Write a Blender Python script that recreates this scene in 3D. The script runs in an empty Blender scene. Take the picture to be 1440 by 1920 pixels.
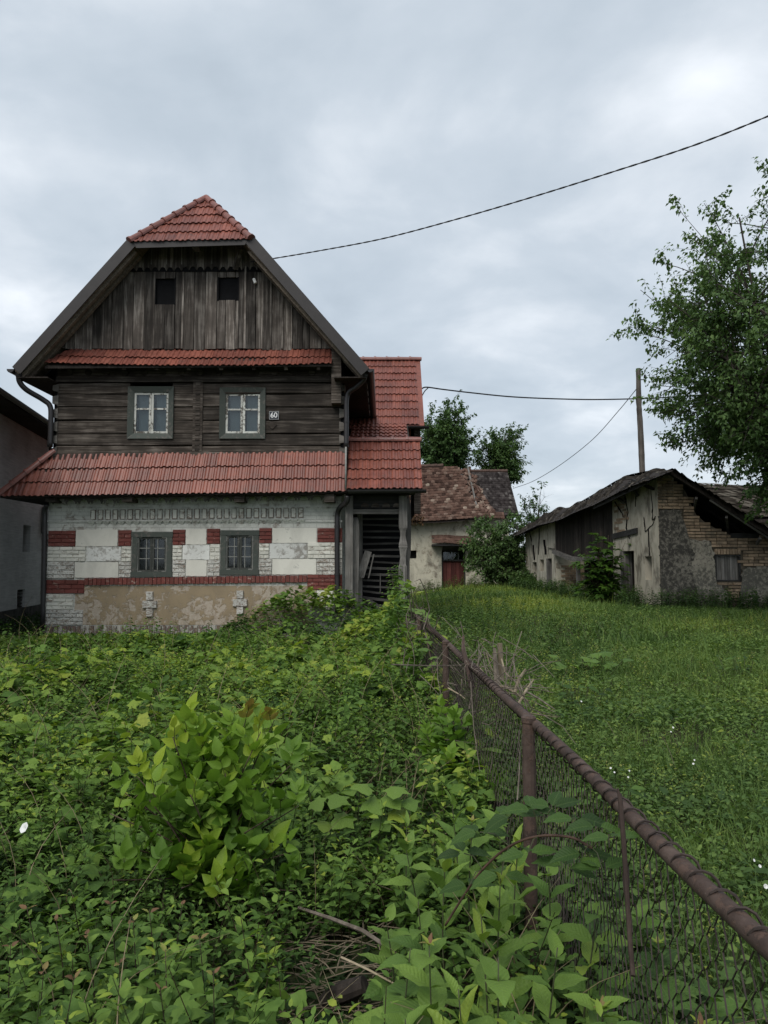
import bpy, bmesh, math, random
import numpy as np
from mathutils import Vector, Matrix

random.seed(7)
RNG = np.random.default_rng(11)
scene = bpy.context.scene
COL = scene.collection

# ------------------------------------------------------------------ camera
FPX = 1400.0                     # focal length in pixels of the 1440x1920 photograph
PITCH = math.atan(96 / FPX)
CAMZ = 1.62
cam_d = bpy.data.cameras.new('camera')
cam_d.sensor_fit = 'VERTICAL'
cam_d.sensor_height = 36.0
cam_d.lens = FPX / 1920 * 36.0
cam_d.clip_start = 0.05
cam_d.clip_end = 6000
cam = bpy.data.objects.new('camera', cam_d)
COL.objects.link(cam)
cam.location = (0, 0, CAMZ)
cam.rotation_euler = (math.pi / 2 + PITCH, 0, 0)
scene.camera = cam

# ------------------------------------------------------------------ world
SUN_EL, SUN_AZ = math.radians(52), math.radians(205)      # azimuth clockwise from +Y
world = bpy.data.worlds.new('World')
scene.world = world
world.use_nodes = True
wt = world.node_tree
for n in list(wt.nodes):
    wt.nodes.remove(n)
def wn(t, **kw):
    n = wt.nodes.new(t)
    for k, v in kw.items():
        setattr(n, k, v)
    return n
w_out = wn('ShaderNodeOutputWorld')
w_bg = wn('ShaderNodeBackground')
w_bg.inputs['Strength'].default_value = 0.1
w_sky = wn('ShaderNodeTexSky')
w_sky.sky_type = 'NISHITA'
w_sky.sun_disc = False
w_sky.sun_elevation = SUN_EL
w_sky.sun_rotation = SUN_AZ
w_geo = wn('ShaderNodeTexCoord')
w_sep = wn('ShaderNodeSeparateXYZ')
wt.links.new(w_geo.outputs['Generated'], w_sep.inputs[0])
# project the view direction on a flat cloud deck
w_abs = wn('ShaderNodeMath', operation='ABSOLUTE')
wt.links.new(w_sep.outputs['Z'], w_abs.inputs[0])
w_add = wn('ShaderNodeMath', operation='ADD')
w_add.inputs[1].default_value = 0.28
wt.links.new(w_abs.outputs[0], w_add.inputs[0])
w_dx = wn('ShaderNodeMath', operation='DIVIDE')
w_dy = wn('ShaderNodeMath', operation='DIVIDE')
wt.links.new(w_sep.outputs['X'], w_dx.inputs[0]); wt.links.new(w_add.outputs[0], w_dx.inputs[1])
wt.links.new(w_sep.outputs['Y'], w_dy.inputs[0]); wt.links.new(w_add.outputs[0], w_dy.inputs[1])
w_cmb = wn('ShaderNodeCombineXYZ')
wt.links.new(w_dx.outputs[0], w_cmb.inputs[0]); wt.links.new(w_dy.outputs[0], w_cmb.inputs[1])
w_cmb.inputs[2].default_value = 3.7
w_n1 = wn('ShaderNodeTexNoise')
w_n1.inputs['Scale'].default_value = 3.3
w_n1.inputs['Detail'].default_value = 7
w_n1.inputs['Roughness'].default_value = 0.52
w_n1.inputs['Distortion'].default_value = 0.25
wt.links.new(w_cmb.outputs[0], w_n1.inputs['Vector'])
w_n2 = wn('ShaderNodeTexNoise')
w_n2.inputs['Scale'].default_value = 1.15
w_n2.inputs['Detail'].default_value = 4
w_n2.inputs['Distortion'].default_value = 0.5
wt.links.new(w_cmb.outputs[0], w_n2.inputs['Vector'])
w_mx = wn('ShaderNodeMix', data_type='FLOAT')
w_mx.inputs[0].default_value = 0.38
wt.links.new(w_n1.outputs['Fac'], w_mx.inputs[2]); wt.links.new(w_n2.outputs['Fac'], w_mx.inputs[3])
w_rmp = wn('ShaderNodeValToRGB')
el = w_rmp.color_ramp.elements
el[0].position = 0.34; el[0].color = (0.275, 0.315, 0.355, 1)
el[1].position = 0.78; el[1].color = (0.62, 0.64, 0.665, 1)
for p, c in ((0.43, (0.308, 0.350, 0.392, 1)), (0.52, (0.346, 0.386, 0.427, 1)), (0.60, (0.415, 0.449, 0.485, 1))):
    e = el.new(p); e.color = c
wt.links.new(w_mx.outputs[0], w_rmp.inputs['Fac'])
w_sc = wn('ShaderNodeMix', data_type='RGBA', blend_type='MULTIPLY')
w_sc.inputs[0].default_value = 1.0
w_sc.inputs[7].default_value = (10, 10, 10, 1)            # the Background strength is 0.1
wt.links.new(w_rmp.outputs[0], w_sc.inputs[6])
w_mix = wn('ShaderNodeMix', data_type='RGBA')
w_mix.inputs[0].default_value = 0.93                      # nearly closed cloud cover
wt.links.new(w_sky.outputs[0], w_mix.inputs[6])
wt.links.new(w_sc.outputs[2], w_mix.inputs[7])
wt.links.new(w_mix.outputs[2], w_bg.inputs['Color'])
wt.links.new(w_bg.outputs[0], w_out.inputs['Surface'])

# ------------------------------------------------------------------ sun behind the overcast
sun_d = bpy.data.lights.new('sun', 'SUN')
sun_d.energy = 1.5
sun_d.angle = math.radians(40)
sun_d.color = (1.0, 0.965, 0.91)
sun = bpy.data.objects.new('sun', sun_d)
COL.objects.link(sun)
sdir = Vector((math.sin(SUN_AZ) * math.cos(SUN_EL), math.cos(SUN_AZ) * math.cos(SUN_EL), math.sin(SUN_EL)))
sun.rotation_euler = sdir.to_track_quat('Z', 'Y').to_euler()
sun.location = (0, -10, 40)

scene.view_settings.view_transform = 'Standard'
scene.view_settings.look = 'None'
scene.view_settings.exposure = 0.88
scene.view_settings.gamma = 1.0
scene.view_settings.use_curve_mapping = False
scene.cycles.max_bounces = 8
scene.cycles.transparent_max_bounces = 8
scene.cycles.use_denoising = True

# ------------------------------------------------------------------ measuring helper
_cp, _sp = math.cos(PITCH), math.sin(PITCH)
def at(px, py, Y):
    """world point at distance Y that was measured at photo pixel (px, py)"""
    u = (px - 720) / FPX; v = (960 - py) / FPX
    d = _cp - v * _sp
    return Vector((u * Y / d, Y, CAMZ + (_sp + v * _cp) * Y / d))
def zt(py, Y):
    return at(720, py, Y).z
def xt(px, py, Y):
    return at(px, py, Y).x
def interp(x, xs, ys):
    return float(np.interp(x, xs, ys))

# ------------------------------------------------------------------ object helpers
WO = {}
def link(o, parent=None):
    COL.objects.link(o)
    if parent is not None:
        o.parent = parent
    return o
def thing(name, label, cat, loc=(0, 0, 0), group=None):
    o = bpy.data.objects.new(name, None)
    o.empty_display_size = 0.2
    COL.objects.link(o)
    o.location = loc
    o['label'] = label; o['category'] = cat
    if group: o['group'] = group
    WO[o] = Vector(loc)
    return o
def tag(o, label=None, cat=None, group=None, kind=None):
    if label: o['label'] = label
    if cat: o['category'] = cat
    if group: o['group'] = group
    if kind: o['kind'] = kind
    return o
def part(name, parent, loc):
    """an Empty that groups the pieces of one part"""
    o = bpy.data.objects.new(name, None)
    o.empty_display_size = 0.1
    COL.objects.link(o)
    o.parent = parent
    o.location = Vector(loc) - WO[parent]
    WO[o] = Vector(loc)
    return o
def mesh_of(name, verts, faces, mat, smooth=False):
    me = bpy.data.meshes.new(name)
    me.from_pydata([tuple(v) for v in verts], [], faces)
    if mat is not None: me.materials.append(mat)
    if smooth:
        me.polygons.foreach_set('use_smooth', [True] * len(me.polygons))
    me.update()
    return me
def mk(name, verts, faces, mat, parent=None, smooth=False, base=False):
    """mesh object from world-space vertices; its origin sits in its middle (or at its base)"""
    vs = [Vector(v) for v in verts]
    lo = Vector((min(v.x for v in vs), min(v.y for v in vs), min(v.z for v in vs)))
    hi = Vector((max(v.x for v in vs), max(v.y for v in vs), max(v.z for v in vs)))
    c = (lo + hi) / 2
    if base: c.z = lo.z
    me = mesh_of(name, [v - c for v in vs], faces, mat, smooth)
    o = bpy.data.objects.new(name, me)
    COL.objects.link(o)
    if parent is not None:
        o.parent = parent
        o.location = c - WO[parent]
    else:
        o.location = c
    WO[o] = c
    return o
def inst(name, me, M, parent):
    """object that shares the mesh me, at world matrix M, under a parent without rotation"""
    o = bpy.data.objects.new(name, me)
    COL.objects.link(o)
    o.parent = parent
    o.matrix_local = Matrix.Translation(-WO[parent]) @ M
    return o

class G:
    """collects the geometry of one mesh"""
    def __init__(s): s.v = []; s.f = []
    def add(s, vs, fs):
        b = len(s.v); s.v += [Vector(v) for v in vs]; s.f += [tuple(i + b for i in f) for f in fs]; return s
    def box(s, x0, x1, y0, y1, z0, z1):
        return s.add([(x0,y0,z0),(x1,y0,z0),(x1,y1,z0),(x0,y1,z0),(x0,y0,z1),(x1,y0,z1),(x1,y1,z1),(x0,y1,z1)],
                     [(0,3,2,1),(4,5,6,7),(0,1,5,4),(1,2,6,5),(2,3,7,6),(3,0,4,7)])
    def hexa(s, a, b):
        """two quads a (near) and b (far), same winding"""
        return s.add(list(a) + list(b), [(0,1,2,3),(7,6,5,4),(0,4,5,1),(1,5,6,2),(2,6,7,3),(3,7,4,0)])
    def prism(s, poly, y0, y1):
        """polygon in the XZ plane (counter-clockwise seen from the camera) between y0 and y1"""
        n = len(poly)
        vs = [(p[0], y0, p[1]) for p in poly] + [(p[0], y1, p[1]) for p in poly]
        fs = [tuple(range(n)), tuple(range(2 * n - 1, n - 1, -1))]
        fs += [(i, i + n, (i + 1) % n + n, (i + 1) % n) for i in range(n)]
        return s.add(vs, fs)
    def beam(s, a, b, w, h, up=(0, 0, 1)):
        a = Vector(a); b = Vector(b); d = (b - a).normalized()
        up = Vector(up)
        if abs(d.dot(up)) > 0.98: up = Vector((0, 1, 0))
        sd = d.cross(up).normalized() * (w / 2); uu = sd.cross(d).normalized() * (h / 2)
        q = lambda c: [c - sd - uu, c + sd - uu, c + sd + uu, c - sd + uu]
        return s.hexa(q(a), q(b))
    def tube(s, path, rad, n=8, cap=True):
        path = [Vector(p) for p in path]
        m = len(path)
        if not hasattr(rad, '__len__'): rad = [rad] * m
        b = len(s.v)
        prev = None
        for i, p in enumerate(path):
            t = (path[min(i + 1, m - 1)] - path[max(i - 1, 0)])
            t = t.normalized() if t.length > 1e-9 else Vector((0, 0, 1))
            if prev is None:
                ref = Vector((0, 0, 1)) if abs(t.z) < 0.9 else Vector((1, 0, 0))
                u = t.cross(ref).normalized()
            else:
                u = (prev - t * prev.dot(t))
                u = u.normalized() if u.length > 1e-6 else t.orthogonal().normalized()
            prev = u
            w = t.cross(u)
            for k in range(n):
                a = 2 * math.pi * k / n
                s.v.append(p + (u * math.cos(a) + w * math.sin(a)) * rad[i])
        for i in range(m - 1):
            for k in range(n):
                k2 = (k + 1) % n
                s.f.append((b + i*n + k, b + i*n + k2, b + (i+1)*n + k2, b + (i+1)*n + k))
        if cap:
            s.f.append(tuple(b + k for k in range(n - 1, -1, -1)))
            s.f.append(tuple(b + (m-1)*n + k for k in range(n)))
        return s
    def build(s, name, mat, parent=None, smooth=False, base=False):
        return mk(name, s.v, s.f, mat, parent, smooth, base)

def smooth_path(pts, n=8):
    """Catmull-Rom through the points"""
    P = [Vector(p) for p in pts]
    P = [P[0] * 2 - P[1]] + P + [P[-1] * 2 - P[-2]]
    out = []
    for i in range(1, len(P) - 2):
        for k in range(n):
            t = k / n
            out.append(0.5 * ((2 * P[i]) + (P[i+1] - P[i-1]) * t + (2*P[i-1] - 5*P[i] + 4*P[i+1] - P[i+2]) * t*t
                              + (3*P[i] - P[i-1] - 3*P[i+1] + P[i+2]) * t**3))
    out.append(P[-2])
    return out

# ------------------------------------------------------------------ materials
def new_mat(name):
    m = bpy.data.materials.new(name); m.use_nodes = True
    nt = m.node_tree
    for n in list(nt.nodes): nt.nodes.remove(n)
    out = nt.nodes.new('ShaderNodeOutputMaterial')
    return m, nt, out
class N:
    """tiny node helper"""
    def __init__(s, nt): s.nt = nt
    def n(s, t, ins=None, **kw):
        nd = s.nt.nodes.new(t)
        for k, v in kw.items(): setattr(nd, k, v)
        if ins:
            for k, v in ins.items(): s.put(nd.inputs[k], v)
        return nd
    def put(s, sock, v):
        if isinstance(v, bpy.types.NodeSocket): s.nt.links.new(v, sock)
        else:
            try: sock.default_value = v
            except Exception: sock.default_value = tuple(v) + (1,)
    def ramp(s, fac, stops, interp='LINEAR'):
        nd = s.nt.nodes.new('ShaderNodeValToRGB')
        cr = nd.color_ramp; cr.interpolation = interp
        while len(cr.elements) < len(stops): cr.elements.new(0.5)
        for e, (p, c) in zip(cr.elements, stops):
            e.position = p; e.color = tuple(c) + (1,) if len(c) == 3 else c
        s.nt.links.new(fac, nd.inputs[0])
        return nd.outputs[0]
    def mixc(s, fac, a, b, bt='MIX'):
        nd = s.nt.nodes.new('ShaderNodeMix'); nd.data_type = 'RGBA'; nd.blend_type = bt
        s.put(nd.inputs[0], fac); s.put(nd.inputs[6], a); s.put(nd.inputs[7], b)
        return nd.outputs[2]
    def math(s, op, a, b=0.0, clamp=False):
        nd = s.nt.nodes.new('ShaderNodeMath'); nd.operation = op; nd.use_clamp = clamp
        s.put(nd.inputs[0], a); s.put(nd.inputs[1], b)
        return nd.outputs[0]
    def coords(s, scale=(1, 1, 1), jitter=True, rot=(0, 0, 0)):
        tc = s.n('ShaderNodeTexCoord')
        mp = s.n('ShaderNodeMapping', {'Vector': tc.outputs['Object'], 'Scale': scale, 'Rotation': rot})
        if not jitter: return mp.outputs[0]
        oi = s.n('ShaderNodeObjectInfo')
        cb = s.n('ShaderNodeVectorMath', operation='SCALE')
        s.put(cb.inputs[0], (37.0, 91.0, 53.0)); s.put(cb.inputs['Scale'], oi.outputs['Random'])
        ad = s.n('ShaderNodeVectorMath', {0: mp.outputs[0], 1: cb.outputs[0]}, operation='ADD')
        return ad.outputs[0]
    def rand(s): return s.n('ShaderNodeObjectInfo').outputs['Random']
    def noise(s, vec, scale, detail=5, rough=0.55, dist=0.0):
        return s.n('ShaderNodeTexNoise', {'Vector': vec, 'Scale': scale, 'Detail': detail, 'Roughness': rough, 'Distortion': dist}).outputs['Fac']
    def bump(s, h, strength=0.3, dist=0.01, normal=None):
        nd = s.n('ShaderNodeBump', {'Height': h, 'Strength': strength, 'Distance': dist})
        if normal is not None: s.put(nd.inputs['Normal'], normal)
        return nd.outputs[0]
    def bsdf(s, out, col, rough=0.8, normal=None, spec=0.3, metal=0.0, **kw):
        p = s.n('ShaderNodeBsdfPrincipled')
        s.put(p.inputs['Base Color'], col); s.put(p.inputs['Roughness'], rough); s.put(p.inputs['Metallic'], metal)
        s.put(p.inputs['Specular IOR Level'], spec)
        if normal is not None: s.put(p.inputs['Normal'], normal)
        s.nt.links.new(p.outputs[0], out.inputs[0])
        return p

def mat_grain(name, dark, mid, light, axis='z', freq=26, rough=0.85, bump=0.5, knots=True, vary=0.35):
    """weathered wood, grain along an axis of the piece"""
    m, nt, out = new_mat(name); k = N(nt)
    sc = {'x': (0.9, freq, freq), 'y': (freq, 0.9, freq), 'z': (freq, freq, 0.9)}[axis]
    v = k.coords(sc)
    a = k.noise(v, 1.0, 6, 0.65, 0.6)
    v2 = k.coords((2.2, 2.2, 2.2))
    b = k.noise(v2, 1.0, 4)
    f = k.math('ADD', k.math('MULTIPLY', a, 0.65), k.math('MULTIPLY', b, 0.35))
    col = k.ramp(f, [(0.30, dark), (0.50, mid), (0.70, light)])
    r = k.rand()
    col = k.mixc(1.0, col, k.ramp(r, [(0, (1 - vary,) * 3), (1, (1 + vary * 0.8,) * 3)]), 'MULTIPLY')
    nb = k.bump(a, bump, 0.012)
    k.bsdf(out, col, rough, nb, 0.25)
    return m

def mat_plain(name, col, rough=0.6, metal=0.0, spec=0.4, vary=0.25, scale=6.0, bump=0.15, dist=0.004):
    m, nt, out = new_mat(name); k = N(nt)
    v = k.coords((1, 1, 1))
    a = k.noise(v, scale, 7, 0.6)
    c = k.ramp(a, [(0.3, [x * (1 - vary) for x in col]), (0.7, [min(1, x * (1 + vary)) for x in col])])
    k.bsdf(out, c, rough, k.bump(a, bump, dist), spec, metal)
    return m

def mat_peel(name, paint, paint2, under, under2, thr=0.46, soft=0.03, scale=5.0, rough=0.9, bump=0.6, vary=0.12, stretch=(1, 1, 1), dirt=0.35, bricks=None):
    """paint or plaster that has come off in flakes"""
    m, nt, out = new_mat(name); k = N(nt)
    v = k.coords(stretch)
    a = k.noise(v, scale, 10, 0.68, 0.4)
    lo = k.noise(k.coords((1, 1, 1)), 1.3, 4, 0.5)
    mk_ = k.math('ADD', a, k.math('MULTIPLY', k.math('SUBTRACT', lo, 0.5), 0.45))
    mask = k.ramp(mk_, [(thr - soft, (0, 0, 0)), (thr + soft, (1, 1, 1))])
    fine = k.noise(v, scale * 6, 6, 0.6)
    p = k.mixc(fine, paint, paint2)
    u = k.mixc(k.noise(v, scale * 3, 6, 0.6), under, under2)
    col = k.mixc(mask, u, p)
    d = k.noise(k.coords((1.5, 1.5, 0.7)), 1.6, 7, 0.62, 0.8)
    col = k.mixc(k.ramp(d, [(0.45, (0, 0, 0)), (0.75, (dirt,) * 3)]), col, (0.07, 0.068, 0.055))
    r = k.rand()
    col = k.mixc(1.0, col, k.ramp(r, [(0, (1 - vary,) * 3), (1, (1 + vary * 0.6,) * 3)]), 'MULTIPLY')
    h = k.math('ADD', k.math('MULTIPLY', mask, 0.6), k.math('MULTIPLY', fine, 0.35))
    nrm = k.bump(h, bump, 0.008)
    if bricks:
        tc = k.n('ShaderNodeTexCoord')
        mp = k.n('ShaderNodeMapping', {'Vector': tc.outputs['Object'], 'Rotation': (math.pi / 2, 0, 0)})
        bt = k.n('ShaderNodeTexBrick', {'Vector': mp.outputs[0], 'Scale': 1.0, 'Mortar Size': 0.006, 'Mortar Smooth': 0.6,
                                        'Brick Width': bricks[0], 'Row Height': bricks[1], 'Color1': (1, 1, 1, 1), 'Color2': (0.9, 0.9, 0.9, 1), 'Mortar': (0, 0, 0, 1)})
        jo = k.mixc(k.math('MULTIPLY', bt.outputs['Fac'], 0.35), col, (0.12, 0.11, 0.10))
        col = jo
        nrm = k.bump(bt.outputs['Color'], 0.6, 0.006, nrm)
    k.bsdf(out, col, rough, nrm, 0.2)
    return m

M = {}
# glazed roof tiles
def mat_tile(name, c1, c2, rough=0.36, moss=0.0, spec=0.5):
    m, nt, out = new_mat(name); k = N(nt)
    v = k.coords((1, 1, 1))
    a = k.noise(v, 9, 6, 0.6)
    r = k.rand()
    col = k.mixc(r, c1, c2)
    col = k.mixc(1.0, col, k.ramp(a, [(0.3, (0.78, 0.76, 0.75)), (0.7, (1.12, 1.12, 1.12))]), 'MULTIPLY')
    gp = k.n('ShaderNodeNewGeometry').outputs['Position']
    big = k.noise(gp, 1.1, 6, 0.65, 0.6)
    col = k.mixc(1.0, col, k.ramp(big, [(0.32, (0.72, 0.74, 0.74)), (0.68, (1.12, 1.10, 1.08))]), 'MULTIPLY')
    lic = k.noise(gp, 34, 4, 0.7)
    col = k.mixc(k.ramp(lic, [(0.66, (0, 0, 0)), (0.72, (0.5, 0.5, 0.5))]), col, (0.20, 0.16, 0.12))
    d = k.noise(k.coords((1, 1, 1)), 4, 8, 0.7, 0.5)
    col = k.mixc(k.ramp(d, [(0.52, (0, 0, 0)), (0.72, (0.45 + moss,) * 3)]), col, (0.075, 0.05, 0.042))
    ro = k.math('ADD', k.math('MULTIPLY', a, 0.25), rough - 0.1)
    k.bsdf(out, col, ro, k.bump(a, 0.12, 0.004), spec)
    return m
M['tile'] = mat_tile('red_roof_tile', (0.240, 0.080, 0.056), (0.158, 0.052, 0.039), 0.38, 0.05, 0.36)
M['cap'] = mat_tile('brown_red_ridge_tile', (0.225, 0.080, 0.062), (0.19, 0.068, 0.055), 0.38)
M['oldcap'] = mat_tile('old_brown_ridge_tile', (0.120, 0.078, 0.064), (0.09, 0.060, 0.050), 0.8, 0.1, 0.1)
M['log'] = mat_grain('dark_weathered_log', (0.009, 0.0075, 0.006), (0.044, 0.035, 0.028), (0.20, 0.172, 0.147), 'x', 26, 0.85, 1.0, vary=0.45)
M['logend'] = mat_grain('log_end_grain', (0.05, 0.045, 0.04), (0.13, 0.118, 0.105), (0.23, 0.21, 0.19), 'x', 14, 0.9, 0.7)
M['plank'] = mat_grain('grey_gable_plank', (0.019, 0.016, 0.014), (0.088, 0.074, 0.063), (0.34, 0.305, 0.27), 'z', 17, 0.9, 0.9, vary=0.65)
M['greywood'] = mat_grain('silver_grey_timber', (0.045, 0.042, 0.038), (0.13, 0.122, 0.112), (0.27, 0.255, 0.235), 'z', 22, 0.9, 0.8, vary=0.25)
M['greywoodx'] = mat_grain('silver_grey_timber_across', (0.045, 0.042, 0.038), (0.12, 0.112, 0.102), (0.25, 0.235, 0.215), 'x', 22, 0.9, 0.8, vary=0.25)
M['darkwood'] = mat_grain('dark_slat_wood', (0.010, 0.010, 0.010), (0.030, 0.029, 0.028), (0.075, 0.071, 0.067), 'x', 24, 0.85, 0.5)
M['slat'] = mat_grain('grey_dark_slat', (0.024, 0.023, 0.022), (0.062, 0.059, 0.055), (0.13, 0.124, 0.115), 'x', 24, 0.85, 0.5)
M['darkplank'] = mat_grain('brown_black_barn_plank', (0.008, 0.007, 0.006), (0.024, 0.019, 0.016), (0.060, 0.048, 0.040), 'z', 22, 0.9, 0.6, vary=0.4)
M['soffit'] = mat_grain('brown_soffit_wood', (0.035, 0.027, 0.021), (0.085, 0.066, 0.050), (0.17, 0.135, 0.10), 'y', 20, 0.85, 0.4)
M['rake'] = mat_grain('rake_soffit_wood', (0.055, 0.043, 0.033), (0.14, 0.112, 0.086), (0.25, 0.205, 0.16), 'y', 20, 0.85, 0.4)
M['fascia'] = mat_plain('dark_brown_sheet_metal', (0.030, 0.026, 0.025), 0.5, 0.0, 0.35, 0.15)
M['gutter'] = mat_plain('black_brown_gutter_metal', (0.022, 0.020, 0.021), 0.42, 0.0, 0.45, 0.2)
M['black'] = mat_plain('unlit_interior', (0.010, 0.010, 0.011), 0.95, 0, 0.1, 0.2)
M['whitebrick'] = mat_peel('whitewashed_brick', (0.70, 0.685, 0.615), (0.60, 0.585, 0.52), (0.30, 0.29, 0.265), (0.34, 0.25, 0.19), 0.40, 0.05, 7, dirt=0.35, stretch=(1, 1, 2.2))
M['wornbrick'] = mat_peel('worn_whitewashed_brick', (0.62, 0.61, 0.57), (0.50, 0.49, 0.45), (0.25, 0.225, 0.195), (0.27, 0.19, 0.145), 0.47, 0.05, 20, dirt=0.45, stretch=(1, 1, 2.2))
M['plinthbrick'] = mat_peel('plinth_brick', (0.50, 0.48, 0.43), (0.36, 0.34, 0.30), (0.13, 0.10, 0.085), (0.20, 0.14, 0.11), 0.53, 0.04, 8, dirt=0.55)
M['redbrick'] = mat_peel('red_painted_brick', (0.185, 0.058, 0.048), (0.135, 0.043, 0.037), (0.42, 0.34, 0.29), (0.26, 0.14, 0.11), 0.37, 0.05, 10, dirt=0.3, stretch=(1, 1, 2.0), vary=0.2)
M['wallwhite'] = mat_peel('dirty_white_brick_wall', (0.64, 0.64, 0.59), (0.52, 0.52, 0.475), (0.30, 0.29, 0.265), (0.27, 0.22, 0.18), 0.40, 0.06, 5, dirt=0.5, bricks=(0.26, 0.088))
M['panel'] = mat_peel('smooth_white_plaster', (0.70, 0.68, 0.61), (0.62, 0.60, 0.535), (0.42, 0.41, 0.38), (0.36, 0.35, 0.32), 0.33, 0.05, 6, bump=0.25, dirt=0.22)
M['panelworn'] = mat_peel('flaking_white_plaster', (0.66, 0.66, 0.63), (0.56, 0.56, 0.53), (0.33, 0.31, 0.28), (0.28, 0.265, 0.24), 0.46, 0.06, 8, bump=0.5, dirt=0.25)
M['beige'] = mat_peel('beige_plaster_with_white_flakes', (0.31, 0.24, 0.155), (0.255, 0.198, 0.13), (0.50, 0.46, 0.385), (0.27, 0.19, 0.14), 0.49, 0.02, 6.5, bump=1.0, dirt=0.35)
M['green'] = mat_peel('dark_green_window_paint', (0.068, 0.078, 0.068), (0.052, 0.061, 0.054), (0.13, 0.125, 0.112), (0.08, 0.074, 0.066), 0.42, 0.05, 12, 0.7, 0.4, dirt=0.2)
M['sash'] = mat_peel('flaking_white_sash_paint', (0.60, 0.60, 0.55), (0.50, 0.50, 0.46), (0.14, 0.125, 0.105), (0.09, 0.08, 0.07), 0.46, 0.04, 14, 0.7, 0.5, dirt=0.2)
M['darksash'] = mat_peel('dark_sash_paint', (0.055, 0.058, 0.052), (0.04, 0.044, 0.04), (0.16, 0.155, 0.14), (0.10, 0.095, 0.085), 0.42, 0.04, 14, 0.7, 0.4, dirt=0.2)
M['iron'] = mat_plain('pale_iron_bar', (0.20, 0.20, 0.185), 0.6, 0.0, 0.4, 0.3, 20)
M['curtain'] = mat_plain('grey_net_curtain', (0.36, 0.365, 0.37), 0.95, 0, 0.1, 0.06, 3)
M['curtaindark'] = mat_plain('grey_lower_curtain', (0.10, 0.105, 0.11), 0.95, 0, 0.1, 0.06, 3)
M['white'] = mat_plain('white_enamel', (0.75, 0.75, 0.73), 0.35, 0, 0.5, 0.08)
M['enamel'] = mat_plain('black_blue_enamel', (0.012, 0.014, 0.022), 0.3, 0, 0.5, 0.15)

def mat_glass(name, tint=(0.8, 0.85, 0.85)):
    m, nt, out = new_mat(name); k = N(nt)
    tr = k.n('ShaderNodeBsdfTransparent', {'Color': tuple(tint) + (1,)})
    gl = k.n('ShaderNodeBsdfGlossy', {'Color': (0.9, 0.92, 0.95, 1), 'Roughness': 0.06})
    v = k.coords((1, 1, 1))
    nz = k.noise(v, 1.2, 1)
    nb = k.bump(nz, 0.06, 0.02)
    nt.links.new(nb, gl.inputs['Normal'])
    fr = k.n('ShaderNodeFresnel', {'IOR': 1.55})
    f2 = k.math('MULTIPLY', fr.outputs[0], 0.95, True)
    mx = k.n('ShaderNodeMixShader', {0: f2, 1: tr.outputs[0], 2: gl.outputs[0]})
    nt.links.new(mx.outputs[0], out.inputs[0])
    return m
M['glass'] = mat_glass('window_glass')

# =================================================================== ground
def smst(a, b, x):
    t = np.clip((np.asarray(x, float) - a) / (b - a), 0, 1)
    return t * t * (3 - 2 * t)
_perm = np.random.default_rng(5).random((256, 256))
def vnoise(x, y):
    x = np.asarray(x, float); y = np.asarray(y, float)
    xi = np.floor(x).astype(int); yi = np.floor(y).astype(int)
    fx = x - xi; fy = y - yi
    fx = fx * fx * (3 - 2 * fx); fy = fy * fy * (3 - 2 * fy)
    g = lambda a, b: _perm[a % 256, b % 256]
    return (g(xi, yi) * (1 - fx) + g(xi + 1, yi) * fx) * (1 - fy) + (g(xi, yi + 1) * (1 - fx) + g(xi + 1, yi + 1) * fx) * fy
def fbm(x, y, o=4):
    s = 0; a = 0.5; t = 0
    for i in range(o):
        s = s + a * vnoise(np.asarray(x) * 2 ** i + 17.3 * i, np.asarray(y) * 2 ** i + 9.1 * i); t += a; a *= 0.5
    return s / t
def ground_z(x, y):
    x = np.asarray(x, float); y = np.asarray(y, float)
    rise = 0.40 * smst(6, 19, y) * smst(0.6, 4.5, x) + 0.12 * smst(19, 36, y) * smst(-1, 3, x)
    return rise + 0.10 * (fbm(x * 0.6, y * 0.6) - 0.5) * smst(60, 30, np.abs(x) + np.abs(y - 15))
def build_ground():
    ax = np.unique(np.concatenate([np.arange(-20, 26, 0.5), [-2500, -900, -300, -120, -60, -40, -30, 30, 40, 60, 120, 300, 900, 2500]]))
    ay = np.unique(np.concatenate([np.arange(-6, 48, 0.5), [-2500, -900, -300, -100, -40, -15, 55, 70, 100, 160, 300, 900, 3000]]))
    X, Y = np.meshgrid(ax, ay)
    Z = ground_z(X, Y)
    nx, ny = len(ax), len(ay)
    vs = np.stack([X.ravel(), Y.ravel(), Z.ravel()], 1)
    fs = [(j*nx+i, j*nx+i+1, (j+1)*nx+i+1, (j+1)*nx+i) for j in range(ny-1) for i in range(nx-1)]
    m, nt, out = new_mat('dark_soil_and_litter'); k = N(nt)
    tc = k.n('ShaderNodeTexCoord')
    a = k.noise(tc.outputs['Object'], 1.2, 8, 0.65)
    b = k.noise(tc.outputs['Object'], 22, 6, 0.65)
    c1 = k.ramp(b, [(0.3, (0.016, 0.013, 0.009)), (0.55, (0.040, 0.033, 0.021)), (0.75, (0.085, 0.068, 0.042))])
    c2 = k.ramp(b, [(0.3, (0.018, 0.030, 0.010)), (0.7, (0.045, 0.068, 0.022))])
    col = k.mixc(k.ramp(a, [(0.42, (0, 0, 0)), (0.6, (1, 1, 1))]), c1, c2)
    k.bsdf(out, col, 0.95, k.bump(b, 0.8, 0.03), 0.1)
    me = mesh_of('ground', vs.tolist(), fs, m, True)
    o = bpy.data.objects.new('ground', me); COL.objects.link(o)
    tag(o, 'dark overgrown earth between the old buildings', None, None, 'structure')
build_ground()

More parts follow.
